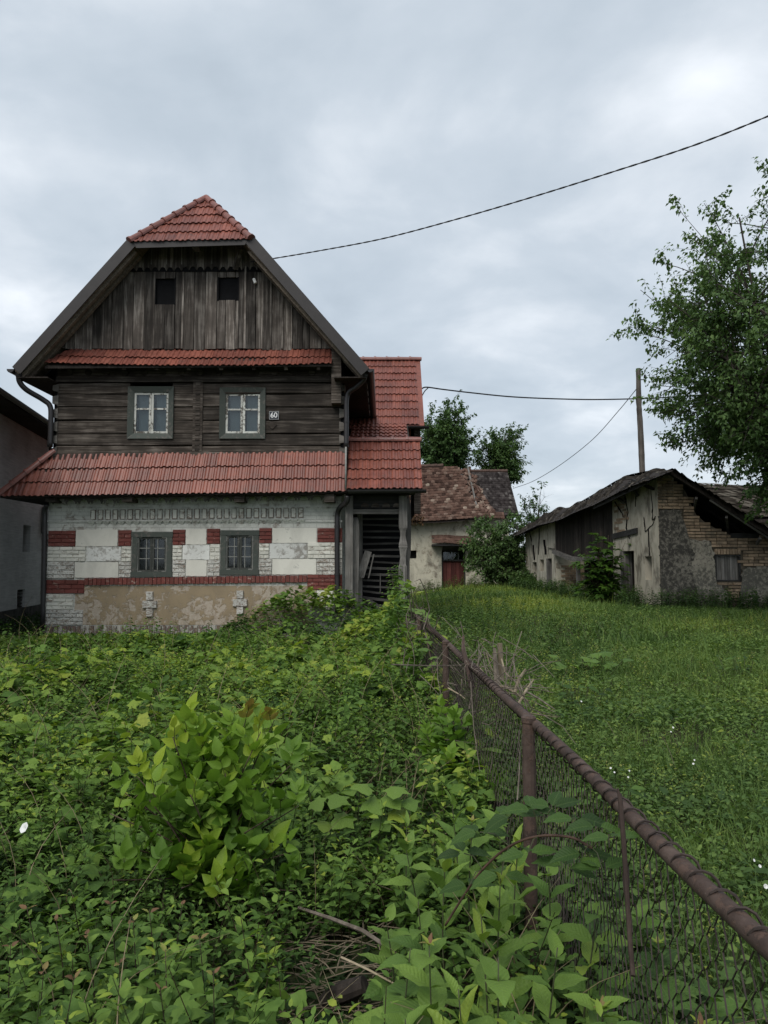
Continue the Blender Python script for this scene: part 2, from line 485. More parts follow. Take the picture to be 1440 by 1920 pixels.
# =================================================================== roof tile
TW, TE, TL = 0.245, 0.345, 0.40          # cover width, exposure, length
def tile_data():
    prof = [(0.0, 0.0), (0.035, 0.021), (0.075, 0.021), (0.10, 0.002), (0.145, 0.0), (0.165, 0.017), (0.195, 0.017), (0.215, 0.0), (TW - 0.002, 0.0)]
    n = len(prof); v = []; f = []
    for y, dz in ((0.0, 0.034), (TL * 0.5, 0.017), (TL, 0.0)):
        for x, z in prof: v.append((x, y - (0.012 if (y == 0 and z < 0.01) else 0), z + dz))
    for x, z in prof: v.append((x, 0.004, z + 0.034 - 0.022))
    for r in range(2):
        for i in range(n - 1):
            f.append((r*n+i, r*n+i+1, (r+1)*n+i+1, (r+1)*n+i))
    for i in range(n - 1):
        f.append((3*n+i, 3*n+i+1, i+1, i))
    return v, f
TV, TF = tile_data()
TILE_ME = mesh_of('tile', TV, TF, M['tile'])
def tile_roof(parent, o, U, V, ncol, nrow, planes=(), jit=0.009, exposure=TE, sag=None, skip=None):
    """o lower left corner, U along the eave, V up the slope; planes: (point, normal) keep the side the normal points to"""
    o = Vector(o); U = Vector(U).normalized(); V = Vector(V); V = (V - U * V.dot(U)).normalized(); W = U.cross(V).normalized()
    for r in range(nrow):
        for c in range(ncol):
            p = o + U * (c * TW) + V * (r * exposure)
            if sag: p = p + Vector((0, 0, sag(c * TW, r * exposure)))
            if skip and skip(p): continue
            p = p + W * random.uniform(-jit, jit) * 0.6 + V * random.uniform(-jit, jit)
            a = random.uniform(-0.012, 0.012)
            U2 = (U * math.cos(a) + V * math.sin(a)); V2 = W.cross(U2)
            Mx = Matrix(((U2.x, V2.x, W.x, p.x), (U2.y, V2.y, W.y, p.y), (U2.z, V2.z, W.z, p.z), (0, 0, 0, 1)))
            mid = [Mx @ Vector(q) for q in ((0, 0, 0), (TW, 0, 0), (TW, TL, 0), (0, TL, 0))]
            ins = True; cut = False
            for pt, nn in planes:
                s = [(q - Vector(pt)).dot(Vector(nn)) for q in mid]
                if max(s) <= 0.02: ins = False
                elif min(s) < 0: cut = True
            if not ins: continue
            if not cut:
                inst('tile', TILE_ME, Mx, parent); continue
            bm = bmesh.new(); bm.from_mesh(TILE_ME); bm.transform(Mx)
            for pt, nn in planes:
                bmesh.ops.bisect_plane(bm, geom=bm.verts[:] + bm.edges[:] + bm.faces[:], plane_co=pt, plane_no=nn, clear_inner=True)
            if bm.faces:
                bm.verts.ensure_lookup_table()
                mk('tile', [v.co for v in bm.verts], [[v.index for v in f.verts] for f in bm.faces], M['tile'], parent)
            bm.free()
def ridge_caps(parent, a, b, L=0.36, r=0.095, name='ridge_cap', mat='cap', flip=False):
    a = Vector(a); b = Vector(b)
    n = max(1, round((b - a).length / L)); L = (b - a).length / n
    d = (b - a).normalized()
    for i in range(n):
        g = G()
        p = a + d * (L * i); q = p + d * (L * 1.06)
        side = d.cross(Vector((0, 0, 1))).normalized(); up = side.cross(d).normalized()
        ring = []
        for t, rr in ((0.0, r * 1.22), (0.13, r * 1.22), (0.15, r * 1.02), (1.0, r * 0.92)):
            c = p.lerp(q, t)
            ring.append([c + (side * math.cos(x) + up * math.sin(x)) * rr for x in np.linspace(-0.35, math.pi + 0.35, 9)])
        vs = [v for R in ring for v in R]
        fs = [(i2*9+k, i2*9+k+1, (i2+1)*9+k+1, (i2+1)*9+k) for i2 in range(3) for k in range(8)]
        fs.append(tuple(range(8, -1, -1)))
        g.add(vs, fs)
        g.build(name, M[mat], parent)

# =================================================================== the timber house
FY = 16.7
def fx(px, py=900): return at(px, py, FY).x
def fz(py): return zt(py, FY)
house = thing('timber_house', 'old two-storey house with dark log upper floor, red tiled roofs and red-white brick ground floor', 'house', (-4.2, FY, 0))
XL, XR, YB = -7.52, -0.96, 26.0
RX, RZ = -4.22, 10.22                      # main ridge
ELX, ERX, EZ = -8.10, -0.38, 5.84          # eaves
HLX, HRX, HZ = -5.60, -2.96, 8.74          # where the half hip starts
BY = 16.1                                   # front of the overhanging roof
PKY = 17.2                                  # hip peak

def wall_openings(g, x0, x1, z0, z1, ops, y0, y1):
    """front wall slab with rectangular openings (x0,x1,z0,z1)"""
    xs = sorted({x0, x1, *[o[0] for o in ops], *[o[1] for o in ops]}); zs = sorted({z0, z1, *[o[2] for o in ops], *[o[3] for o in ops]})
    nx, nz = len(xs) - 1, len(zs) - 1
    solid = [[not any(o[0] - 1e-6 <= (xs[i]+xs[i+1])/2 <= o[1] + 1e-6 and o[2] <= (zs[j]+zs[j+1])/2 <= o[3] for o in ops) for j in range(nz)] for i in range(nx)]
    S = lambda i, j: 0 <= i < nx and 0 <= j < nz and solid[i][j]
    for i in range(nx):
        for j in range(nz):
            if not solid[i][j]: continue
            a, b, c, d = xs[i], xs[i+1], zs[j], zs[j+1]
            g.add([(a,y0,c),(b,y0,c),(b,y0,d),(a,y0,d)], [(0,1,2,3)])
            g.add([(a,y1,c),(b,y1,c),(b,y1,d),(a,y1,d)], [(3,2,1,0)])
            if not S(i-1, j): g.add([(a,y0,c),(a,y0,d),(a,y1,d),(a,y1,c)], [(0,1,2,3)])
            if not S(i+1, j): g.add([(b,y0,c),(b,y1,c),(b,y1,d),(b,y0,d)], [(0,1,2,3)])
            if not S(i, j-1): g.add([(a,y0,c),(a,y1,c),(b,y1,c),(b,y0,c)], [(0,1,2,3)])
            if not S(i, j+1): g.add([(a,y0,d),(b,y0,d),(b,y1,d),(a,y1,d)], [(0,1,2,3)])
def rect(px0, py0, px1, py1):
    """photo rectangle on the facade -> x0, x1, z0, z1"""
    m = (py0 + py1) / 2
    return fx(px0, m), fx(px1, m), fz(py1), fz(py0)

# ---- ground floor wall
LW = [rect(250, 999, 321, 1080), rect(416, 996, 483, 1076)]
g = G(); wall_openings(g, XL, XR, -0.3, 3.55, LW, FY, FY + 0.4)
g.box(XL, XL + 0.4, FY + 0.4, YB, -0.3, 3.55).box(XR - 0.4, XR, FY + 0.4, YB, -0.3, 3.55).box(XL, XR, YB, YB + 0.4, -0.3, 3.55)
wall = g.build('brick_wall', M['wallwhite'], house)
g = G(); g.box(XL + 0.42, XR - 0.42, FY + 1.6, FY + 1.7, 0.4, 3.5); g.build('inner_wall', M['black'], wall)

def quoin(px0, py0, px1, py1, mat, proud=0.034, course=0.088, blen=0.27):
    x0, x1, z0, z1 = rect(px0, py0, px1, py1)
    n = max(1, round((z1 - z0) / course)); h = (z1 - z0) / n
    G().box(x0 + 0.003, x1 - 0.003, FY - proud + 0.019, FY + 0.008, z0 + 0.003, z1 - 0.003).build('joint_bed', M[mat], wall)
    for r in range(n):
        w = x1 - x0
        nb = max(1, round(w / blen)); offs = 0 if r % 2 else 0.5
        cuts = [0.0] + [(i + offs) / nb for i in range(0 if offs else 1, nb)] + [1.0]
        for a, b in zip(cuts, cuts[1:]):
            if b - a < 0.08: continue
            xa = x0 + w * a + 0.004; xb = x0 + w * b - 0.004
            pz = proud + random.uniform(-0.007, 0.006)
            e = lambda: random.uniform(-0.003, 0.003)
            za, zb = z0 + h * r + 0.005, z0 + h * (r + 1) - 0.005
            gg = G()
            c = 0.006
            gg.add([(xa, FY + 0.01, za), (xb, FY + 0.01, za), (xb, FY + 0.01, zb), (xa, FY + 0.01, zb),
                    (xa + c + e(), FY - pz, za + c + e()), (xb - c + e(), FY - pz, za + c + e()), (xb - c + e(), FY - pz, zb - c + e()), (xa + c + e(), FY - pz, zb - c + e())],
                   [(4, 5, 6, 7), (0, 1, 5, 4), (1, 2, 6, 5), (2, 3, 7, 6), (3, 0, 4, 7)])
            gg.build('brick', M[mat], wall)
W_, Q_, R_ = 'whitebrick', 'wornbrick', 'redbrick'
for q in [(91, 995, 142, 1025, R_), (89, 1025, 161, 1053, W_), (88, 1053, 140, 1085, Q_), (87, 1087, 159, 1113, R_), (86, 1114, 138, 1143, W_), (85, 1143, 156, 1172, Q_),
          (222, 994, 247, 1024, R_), (228, 1024, 247, 1053, W_), (223, 1053, 247, 1083, Q_), (324, 993, 348, 1022, R_), (324, 1022, 342, 1050, W_), (324, 1050, 348, 1082, Q_),
          (388, 991, 413, 1020, R_), (394, 1020, 413, 1050, W_), (389, 1050, 413, 1080, Q_), (486, 990, 510, 1019, R_), (486, 1019, 505, 1047, W_), (486, 1047, 510, 1078, Q_),
          (595, 990, 642, 1017, R_), (577, 1017, 642, 1047, W_), (594, 1048, 642, 1078, Q_), (576, 1077, 642, 1106, R_), (594, 1107, 642, 1135, W_), (578, 1136, 642, 1165, Q_)]:
    quoin(*q)
def slab(px0, py0, px1, py1, mat, name, proud):
    x0, x1, z0, z1 = rect(px0, py0, px1, py1)
    g = G(); c = 0.006
    g.add([(x0, FY + 0.01, z0), (x1, FY + 0.01, z0), (x1, FY + 0.01, z1), (x0, FY + 0.01, z1), (x0 + c, FY - proud, z0 + c), (x1 - c, FY - proud, z0 + c), (x1 - c, FY - proud, z1 - c), (x0 + c, FY - proud, z1 - c)],
          [(4, 5, 6, 7), (0, 1, 5, 4), (1, 2, 6, 5), (2, 3, 7, 6), (3, 0, 4, 7)])
    return g.build(name, M[mat], wall)
def ragged_panel(px0, py0, px1, py1, mat, name, proud):
    x0, x1, z0, z1 = rect(px0, py0, px1, py1)
    cs = [(x0, z0), (x1, z0), (x1, z1), (x0, z1)]; out = []
    for i in range(4):
        a, b = cs[i], cs[(i + 1) % 4]; n = max(3, int(math.hypot(b[0] - a[0], b[1] - a[1]) / 0.05))
        for k in range(n):
            t = k / n; out.append((a[0] + (b[0] - a[0]) * t + random.uniform(-0.007, 0.005), a[1] + (b[1] - a[1]) * t + random.uniform(-0.006, 0.006)))
    G().prism(out, FY - proud, FY + 0.005).build(name, M[mat], wall)
for p in [(143, 993, 221, 1024, 'panel'), (163, 1025, 227, 1052, 'panelworn'), (141, 1054, 222, 1083, 'panel'),
          (349, 992, 387, 1021, 'panel'), (343, 1022, 393, 1049, 'panelworn'), (349, 1050, 388, 1080, 'panel'),
          (511, 990, 594, 1018, 'panel'), (506, 1019, 576, 1047, 'panelworn'), (511, 1048, 593, 1077, 'panel')]:
    ragged_panel(*p, 'plaster_panel', 0.016 + random.uniform(0, 0.006))
slab(140, 1098, 593, 1172, 'beige', 'plaster_field', 0.012)
# soldier course of red bricks, slightly sagging to the left
def soldier(pxa, pya, pxb, pyb, hpx, wpx, mat, proud, gap=0.004):
    n = round((pxb - pxa) / wpx)
    for i in range(n):
        a = pxa + (pxb - pxa) * i / n; b = pxa + (pxb - pxa) * (i + 1) / n
        y = pya + (pyb - pya) * (i + 0.5) / n + random.uniform(-0.5, 0.5)
        x0, x1, z0, z1 = rect(a, y, b, y + hpx)
        e = lambda s=0.004: random.uniform(-s, s)
        pr = proud + e(0.006); c = 0.005
        x0 += gap / 2; x1 -= gap / 2
        G().add([(x0, FY + 0.01, z0), (x1, FY + 0.01, z0), (x1, FY + 0.01, z1), (x0, FY + 0.01, z1), (x0 + c, FY - pr, z0 + c + e()), (x1 - c, FY - pr, z0 + c + e()), (x1 - c, FY - pr + e(), z1 - c), (x0 + c, FY - pr + e(), z1 - c)],
                [(4, 5, 6, 7), (0, 1, 5, 4), (1, 2, 6, 5), (2, 3, 7, 6), (3, 0, 4, 7)]).build('brick', M[mat], wall)
soldier(159, 1084.5, 576, 1078.5, 13, 8.0, 'redbrick', 0.05)
soldier(84, 1174, 600, 1171, 14, 8.4, 'plinthbrick', 0.03, 0.012)
slab(80, 1189, 642, 1207, 'plinthbrick', 'plinth', 0.055)
g = G(); x0, x1, z0, z1 = rect(75, 1177, 84, 1186); g.box(x0, x1 + 0.06, FY - 0.05, FY + 0.2, z0, z1); g.build('loose_brick', M['plinthbrick'], wall)
# brick crosses
for cx, y0, y1, ya, yb in ((281.5, 1109, 1156, 1126, 1140), (450.5, 1107, 1152, 1123, 1137)):
    for (a, b, c, d) in ((cx - 6.5, y0, cx + 6.5, ya - 0.6), (cx - 13.5, ya, cx + 13.5, yb), (cx - 6.5, yb + 0.6, cx + 6.5, y1)):
        slab(a, b, c, d, 'wornbrick', 'cross_brick', 0.06)
# dentil row: little recessed frames and a row of slanted headers
for i in range(29):
    px = 175 + i * 13.9; dy = -4 * i / 28
    a = rect(px - 4.8, 956 + dy, px + 4.8, 974.5 + dy); y = FY - 0.012
    g = G(); t = 0.013
    x0, x1, z0, z1 = a
    g.box(x0, x0 + t, y - 0.012, FY + 0.005, z0, z1).box(x1 - t, x1, y - 0.012, FY + 0.005, z0, z1).box(x0 + t, x1 - t, y - 0.012, FY + 0.005, z1 - t, z1).box(x0 + t, x1 - t, y - 0.012, FY + 0.005, z0, z0 + t)
    g.build('dentil_frame', M['plinthbrick'], wall)
    G().box(x0 + t, x1 - t, FY - 0.012, FY + 0.004, z0 + t, z1 - t).build('dentil_field', M['whitebrick'], wall)
    px2 = 172 + i * 14.05
    x0, x1, z0, z1 = rect(px2 - 6.6, 978 + dy, px2 + 6.6, 986.5 + dy)
    xm = (x0 + x1) / 2
    G().add([(x0, FY - 0.05, z1), (x1, FY - 0.05, z1), (xm + 0.02, FY + 0.004, z0), (xm - 0.02, FY + 0.004, z0), (x0, FY + 0.004, z1 + 0.002), (x1, FY + 0.004, z1 + 0.002)],
            [(0, 3, 2, 1), (0, 1, 5, 4), (0, 4, 3), (1, 2, 5)]).build('dentil', M['wallwhite'], wall)
x0, x1, z0, z1 = rect(88, 976, 642, 979); G().box(x0, x1, FY - 0.018, FY + 0.005, z0, z1).build('string_course', M['wallwhite'], wall)
x0, x1, z0, z1 = rect(88, 950, 642, 953.5); G().box(x0, x1, FY - 0.016, FY + 0.005, z0, z1).build('string_course', M['wallwhite'], wall)

# ---- windows
def window_lower(r, k):
    x0, x1, z0, z1 = r
    w = part('window', house, ((x0 + x1) / 2, FY, z0))
    fw = 0.115
    X0, X1, Z0, Z1 = x0 - 0.02, x1 + 0.02, z0 - 0.02, z1 + 0.02
    G().box(X0 - 0.02, X1 + 0.02, FY - 0.045, FY + 0.03, Z1 - fw, Z1).build('head_board', M['green'], w)
    G().box(X0 - 0.02, X1 + 0.02, FY - 0.05, FY + 0.03, Z0, Z0 + fw).build('sill_board', M['green'], w)
    G().box(X0, X0 + fw, FY - 0.04, FY + 0.03, Z0 + fw, Z1 - fw).build('side_board', M['green'], w)
    G().box(X1 - fw, X1, FY - 0.04, FY + 0.03, Z0 + fw, Z1 - fw).build('side_board', M['green'], w)
    a, b, c, d = X0 + fw, X1 - fw, Z0 + fw, Z1 - fw
    m = (a + b) / 2
    for s, (p, q) in enumerate(((a + 0.004, m - 0.004), (m + 0.004, b - 0.004))):
        y = FY - 0.012 - 0.01 * s
        f = 0.045
        gg = G().box(p, p + f, y, y + 0.04, c, d).box(q - f, q, y, y + 0.04, c, d).box(p + f, q - f, y, y + 0.04, d - f, d).box(p + f, q - f, y, y + 0.04, c, c + f)
        gg.build('sash', M['darksash'], w)
        zz = [c + f, c + f + (d - c - 2*f) * 0.36, c + f + (d - c - 2*f) * 0.70, d - f]
        xx = [p + f, p + f + (q - p - 2*f) * (0.66 if s == 0 else 0.34), q - f]
        bar = G().box(xx[1] - 0.008, xx[1] + 0.008, y - 0.003, y + 0.025, c + f, d - f)
        for zb in zz[1:3]: bar.box(p + f, q - f, y - 0.006, y + 0.02, zb - 0.008, zb + 0.008)
        bar.build('glazing_bar', M['iron'], w)
        for i in range(2):
            for j in range(3):
                G().box(xx[i] + 0.009, xx[i+1] - 0.009, y + 0.02, y + 0.024, zz[j] + 0.009, zz[j+1] - 0.009).build('pane', M['glass'], w)
        # pale corner irons and outer bead
        e = p if s == 0 else q
        sg = 1 if s == 0 else -1
        for zc, up in ((d - 0.01, -1), (c + 0.01, 1)):
            hx0, hx1 = sorted((e - sg * 0.045, e + sg * 0.10)); vx0, vx1 = sorted((e - sg * 0.002, e + sg * 0.014))
            G().box(hx0, hx1, y - 0.012, y - 0.004, zc - 0.008, zc + 0.008).box(vx0, vx1, y - 0.012, y - 0.004, min(zc, zc + up * 0.12), max(zc, zc + up * 0.12)).build('corner_iron', M['iron'], w)
        G().box(min(e, e + sg * 0.012), max(e, e + sg * 0.012), y - 0.006, y - 0.001, c + 0.13, d - 0.13).build('bead', M['iron'], w)
        if k == 1 and s == 1:
            G().box(p + 0.05, q - 0.05, FY + 0.22, FY + 0.225, c, c + (d - c) * 0.75).build('curtain', M['curtaindark'], w)
    G().box(a - 0.05, b + 0.05, FY + 0.38, FY + 0.39, c - 0.05, d + 0.05).build('dark_room', M['black'], w)
for k, r in enumerate(LW): window_lower(r, k)

# ---- log storey
logs_part = part('log_wall', house, (-4.2, FY, 4.0))
UW = [rect(243, 728, 323, 820), rect(415, 730, 495, 820)]
LX0, LX1 = -7.40, -0.98
rows = [3.90, fz(836), fz(813.5), fz(788.5), fz(763.5), fz(739), fz(718)]
rows[0] = 3.85
for r in range(len(rows) - 1):
    z0, z1 = rows[r] + 0.004, rows[r + 1] - 0.004
    segs = [(LX0, LX1)]
    for (a, b, c, d) in UW:
        if z1 > c + 0.12 and z0 < d - 0.12:
            segs = [s2 for s in segs for s2 in ([(s[0], a), (b, s[1])] if s[0] < a < s[1] else [s])]
    cx0, cx1 = fx(362, 780), fx(380, 780)
    segs = [s2 for s in segs for s2 in ([(s[0], cx0), (cx1, s[1])] if s[0] < cx0 < s[1] else [s])]
    for a, b in segs:
        n = max(2, int((b - a) / 0.35)); vs = []; fs = []
        off = random.uniform(-0.01, 0.01)
        for i in range(n + 1):
            x = a + (b - a) * i / n
            wz = 0.008 * math.sin(x * 1.7 + r * 2.3) + random.uniform(-0.003, 0.003)
            for (yy, zz) in ((FY + 0.2, z0 + wz), (FY + 0.012, z0 + wz), (FY - 0.006 + off, z0 + 0.02 + wz), (FY - 0.006 + off + random.uniform(-0.004, 0.004), z1 - 0.02 + wz), (FY + 0.012, z1 + wz), (FY + 0.2, z1 + wz)):
                vs.append((x, yy, zz))
        for i in range(n):
            for k in range(5): fs.append((i*6+k, (i+1)*6+k, (i+1)*6+k+1, i*6+k+1))
        fs += [tuple(range(5, -1, -1)), tuple(n*6 + k for k in range(6))]
        mk('log', vs, [f[::-1] for f in fs], M['log'], logs_part)
# corner notches: alternating log ends
for side, xe in ((-1, LX0), (1, LX1)):
    for r in range(len(rows) - 1):
        z0, z1 = rows[r], rows[r + 1]; zm = (z0 + z1) / 2
        xa, xb = (xe - 0.11, xe + 0.0) if side < 0 else (xe - 0.0, xe + 0.06)
        xw = 0.13
        xo = xe + side * 0.10
        x_in = xe - side * 0.03
        lo, hi = sorted((x_in, xo))
        k = G()
        y = FY - 0.03
        d1, d2 = (0.03, 0.0)
        a = [(lo, y, z0 + 0.05 + (d1 if side < 0 else 0)), (hi, y, z0 + 0.05 + (0 if side < 0 else d1)), (hi, y, z1 - 0.03 - (0 if side < 0 else d1)), (lo, y, z1 - 0.03 - (d1 if side < 0 else 0))]
        b = [(p[0], FY + 0.22, p[2]) for p in a]
        k.hexa(a, b); k.build('log_end', M['logend'], logs_part)
    lo, hi = sorted((xe, xe + side * 0.075))
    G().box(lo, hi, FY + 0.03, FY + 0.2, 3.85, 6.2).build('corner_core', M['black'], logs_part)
x0, x1, z0, z1 = rect(362, 716, 380, 850)
G().box(x0, x1, FY - 0.03, FY + 0.15, 3.9, z1).build('centre_post', M['log'], logs_part)
for i in range(14):
    zc = 4.15 + i * 0.115
    G().box(x0 + 0.06, x1 - 0.06, FY - 0.042, FY - 0.028, zc, zc + 0.06).build('carving', M['log'], logs_part)
x0, x1, z0, z1 = rect(107, 707, 637, 717)
G().box(x0, x1, FY - 0.05, FY + 0.1, z0, z1).build('header_beam', M['log'], logs_part)
G().box(x0, x1, FY + 0.02, FY + 0.12, z1, 6.3).build('frieze_board', M['log'], logs_part)
for i in range(15):
    px = 130 + i * 35; a = rect(px - 7, 692, px + 7, 704)
    xm, zm = (a[0] + a[1]) / 2, (a[2] + a[3]) / 2
    G().prism([(xm + 0.075 * math.cos(t), zm + 0.075 * math.sin(t)) for t in np.linspace(0, 2 * math.pi, 13)[:-1]], FY - 0.004, FY + 0.025).build('carved_boss', M['log'], logs_part)
G().box(XL + 0.15, XL + 0.35, FY + 0.22, YB, 3.5, 6.2).box(XR - 0.22, XR - 0.02, FY + 0.22, YB, 3.5, 6.2).box(XL + 0.4, XR - 0.4, FY + 1.3, FY + 1.4, 3.6, 6.2).build('side_wall', M['log'], logs_part)
def window_upper(r):
    x0, x1, z0, z1 = r
    w = part('window', house, ((x0 + x1) / 2, FY, z0))
    X0, X1, Z0, Z1 = x0 - 0.035, x1 + 0.035, z0 - 0.035, z1 + 0.035
    fw = 0.128
    y = FY - 0.05; yi = FY - 0.005
    # mitred casing, sloping inwards
    o = [(X0, Z0), (X1, Z0), (X1, Z1), (X0, Z1)]; i_ = [(X0 + fw, Z0 + fw), (X1 - fw, Z0 + fw), (X1 - fw, Z1 - fw), (X0 + fw, Z1 - fw)]
    for k in range(4):
        p, q, s, t = o[k], o[(k + 1) % 4], i_[(k + 1) % 4], i_[k]
        G().add([(p[0], y, p[1]), (q[0], y, q[1]), (s[0], yi, s[1]), (t[0], yi, t[1]), (p[0], FY + 0.04, p[1]), (q[0], FY + 0.04, q[1]), (s[0], FY + 0.06, s[1]), (t[0], FY + 0.06, t[1])],
                [(0, 1, 2, 3), (0, 4, 5, 1), (3, 2, 6, 7), (1, 5, 6, 2), (0, 3, 7, 4), (4, 7, 6, 5)]).build('casing_board', M['green'], w)
    a, b, c, d = X0 + fw, X1 - fw, Z0 + fw, Z1 - fw
    m = (a + b) / 2
    for p, q in ((a, m - 0.003), (m + 0.003, b)):
        f = 0.048; yy = FY + 0.02
        tz = c + (d - c) * 0.60
        G().box(p, p + f, yy, yy + 0.04, c, d).box(q - f, q, yy, yy + 0.04, c, d).box(p + f, q - f, yy, yy + 0.04, d - f, d).box(p + f, q - f, yy, yy + 0.04, c, c + f).build('sash', M['sash'], w)
        G().box(p + f, q - f, yy + 0.003, yy + 0.035, tz - 0.018, tz + 0.018).build('sash_bar', M['sash'], w)
        for za, zb in ((c + f, tz - 0.018), (tz + 0.018, d - f)):
            G().box(p + f, q - f, yy + 0.018, yy + 0.022, za, zb).build('pane', M['glass'], w)
        # inner window a hand behind the outer one
        G().box(p + 0.03, p + 0.075, FY + 0.10, FY + 0.13, c, d).box(q - 0.075, q - 0.03, FY + 0.10, FY + 0.13, c, d).box(p + 0.03, q - 0.03, FY + 0.10, FY + 0.13, tz - 0.02, tz + 0.02).build('inner_sash', M['darksash'], w)
    G().box(a - 0.02, b + 0.02, FY + 0.17, FY + 0.175, c - 0.02, d + 0.02).build('curtain', M['curtain'], w)
    G().box(a - 0.06, b + 0.06, FY + 0.19, FY + 0.20, c - 0.06, d + 0.06).build('dark_room', M['black'], w)
for r in UW: window_upper(r)

# ---- gable of vertical planks
gable = part('gable', house, (-4.2, FY, 6.4))
def rake_x(z, side):
    """inner edge of the roof slab at height z on the facade plane"""
    if side < 0: return interp(z, [EZ, HZ, RZ], [ELX, HLX, RX]) + 0.12
    return interp(z, [EZ, HZ, RZ], [ERX, HRX, RX]) - 0.12
GW = [rect(290, 522, 329, 571), rect(408, 520, 448, 564)]
GZ0, GZ1 = fz(654), 9.4
x = rake_x(GZ0, -1) + 0.02
while x < rake_x(GZ0, 1) - 0.05:
    w = random.uniform(0.15, 0.27)
    for o in GW:
        for e_ in o[:2]:
            if x + 0.02 < e_ < x + w + 0.06: w = e_ - x; break
    xa, xb = x + 0.007, min(x + w, rake_x(GZ0, 1)) - 0.007
    x += w
    yy = FY + random.uniform(-0.012, 0.012)
    # top follows the rake
    def topz(q):
        lo, hi = GZ0, GZ1
        if q < RX: z = interp(q - 0.12, [ELX, HLX, RX], [EZ, HZ, RZ])
        else: z = interp(q + 0.12, [RX, HRX, ERX], [RZ, HZ, EZ])
        return max(GZ0 + 0.01, min(GZ1, z))
    segs = [(GZ0 + random.uniform(-0.03, 0.01), None)]
    ops = [o for o in GW if o[0] - 0.02 < (xa + xb) / 2 < o[1] + 0.02]
    pieces = []
    if ops:
        o = ops[0]; pieces = [(GZ0 + random.uniform(-0.02, 0.01), o[2] + random.uniform(-0.03, 0.02)), (o[3] + random.uniform(-0.01, 0.02), None)]
    else:
        pieces = [(GZ0 + random.uniform(-0.03, 0.01), None)]
    for z0, z1 in pieces:
        ta = z1 if z1 else topz(xa); tb = z1 if z1 else topz(xb)
        if max(ta, tb) < z0 + 0.05: continue
        n = 5
        lean = random.uniform(-0.006, 0.006)
        vs = []; fs = []
        for i in range(n + 1):
            t = i / n
            j = random.uniform(-0.006, 0.006)
            for (px_, tz_) in ((xa, ta), (xb, tb)):
                zz = z0 + (max(tz_, z0 + 0.02) - z0) * t
                for dy in (-0.014, 0.014):
                    vs.append((px_ + j * 0.5 + lean * t, yy + dy + j * 0.4, zz))
        for i in range(n):
            b = i * 4
            fs += [(b, b+2, b+6, b+4), (b+1, b+5, b+7, b+3), (b, b+4, b+5, b+1), (b+2, b+3, b+7, b+6)]
        fs += [(0, 1, 3, 2), (n*4, n*4+2, n*4+3, n*4+1)]
        mk('plank', vs, fs, M['plank'], gable)
    # cover strips over some joints
    if random.random() < 0.35 and not ops:
        G().box(xb - 0.018, xb + 0.024, yy - 0.03, yy - 0.016, GZ0, max(GZ0 + 0.1, topz(xb) - 0.02)).build('cover_strip', M['plank'], gable)
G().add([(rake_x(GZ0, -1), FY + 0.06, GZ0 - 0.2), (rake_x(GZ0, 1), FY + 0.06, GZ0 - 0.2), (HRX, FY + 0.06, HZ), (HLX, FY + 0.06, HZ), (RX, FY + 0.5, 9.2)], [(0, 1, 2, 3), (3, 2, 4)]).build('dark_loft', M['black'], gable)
for o in GW:
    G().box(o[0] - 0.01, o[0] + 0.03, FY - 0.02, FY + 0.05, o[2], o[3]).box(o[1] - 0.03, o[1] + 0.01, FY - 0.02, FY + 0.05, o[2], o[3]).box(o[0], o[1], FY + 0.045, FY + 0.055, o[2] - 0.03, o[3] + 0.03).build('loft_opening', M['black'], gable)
# upper board row with scalloped feet, set forward
xa, xb = rake_x(8.26, -1) - 0.12, rake_x(8.26, 1) + 0.10
n = 20; w = (xb - xa) / n
for i in range(n):
    p0 = xa + w * i + 0.003; p1 = p0 + w - 0.006; zb = fz(508) + random.uniform(-0.008, 0.008) + 0.04 * i / n
    poly = [(p0, zb - 0.03)]
    c = (p0 + p1) / 2; r = w * 0.36
    poly += [(p0 + w * 0.10, zb)] + [(c - r * math.cos(t), zb + r * math.sin(t)) for t in np.linspace(0, math.pi, 7)] + [(p1 - w * 0.10, zb), (p1, zb - 0.03), (p1, 9.1), (p0, 9.1)]
    tz = min(9.1, interp(c, [ELX, HLX, RX, HRX, ERX], [EZ, HZ, 12, HZ, EZ]) - 0.05)
    poly[-2] = (p1, tz); poly[-1] = (p0, tz)
    yy = FY - 0.055 + random.uniform(-0.006, 0.006)
    G().prism(poly, yy, yy + 0.022).build('scalloped_board', M['plank'], gable)
    if i % 2 == 0:
        G().box(p0 - 0.012, p0 + 0.014, yy - 0.014, yy - 0.001, zb + 0.12, tz).build('cover_strip', M['greywood'], gable)
G().box(xa + 0.1, xb - 0.1, FY - 0.032, FY - 0.026, fz(508) - 0.03, fz(494)).build('shadow_board', M['black'], gable)  # added black strip, paints the shade inside the scallop notches
# brace, purlin end and a small insulator on the gable
G().beam(at(441, 505, FY - 0.12), at(452, 466, FY - 0.3), 0.11, 0.07).build('brace', M['plank'], gable)
G().box(*[fx(358), fx(371)], FY - 0.45, FY, fz(474), fz(468)).build('purlin_end', M['greywood'], gable)
G().tube([at(476, 523, FY - 0.06), at(479, 531, FY - 0.08)], 0.035, 8).build('insulator', M['white'], gable)

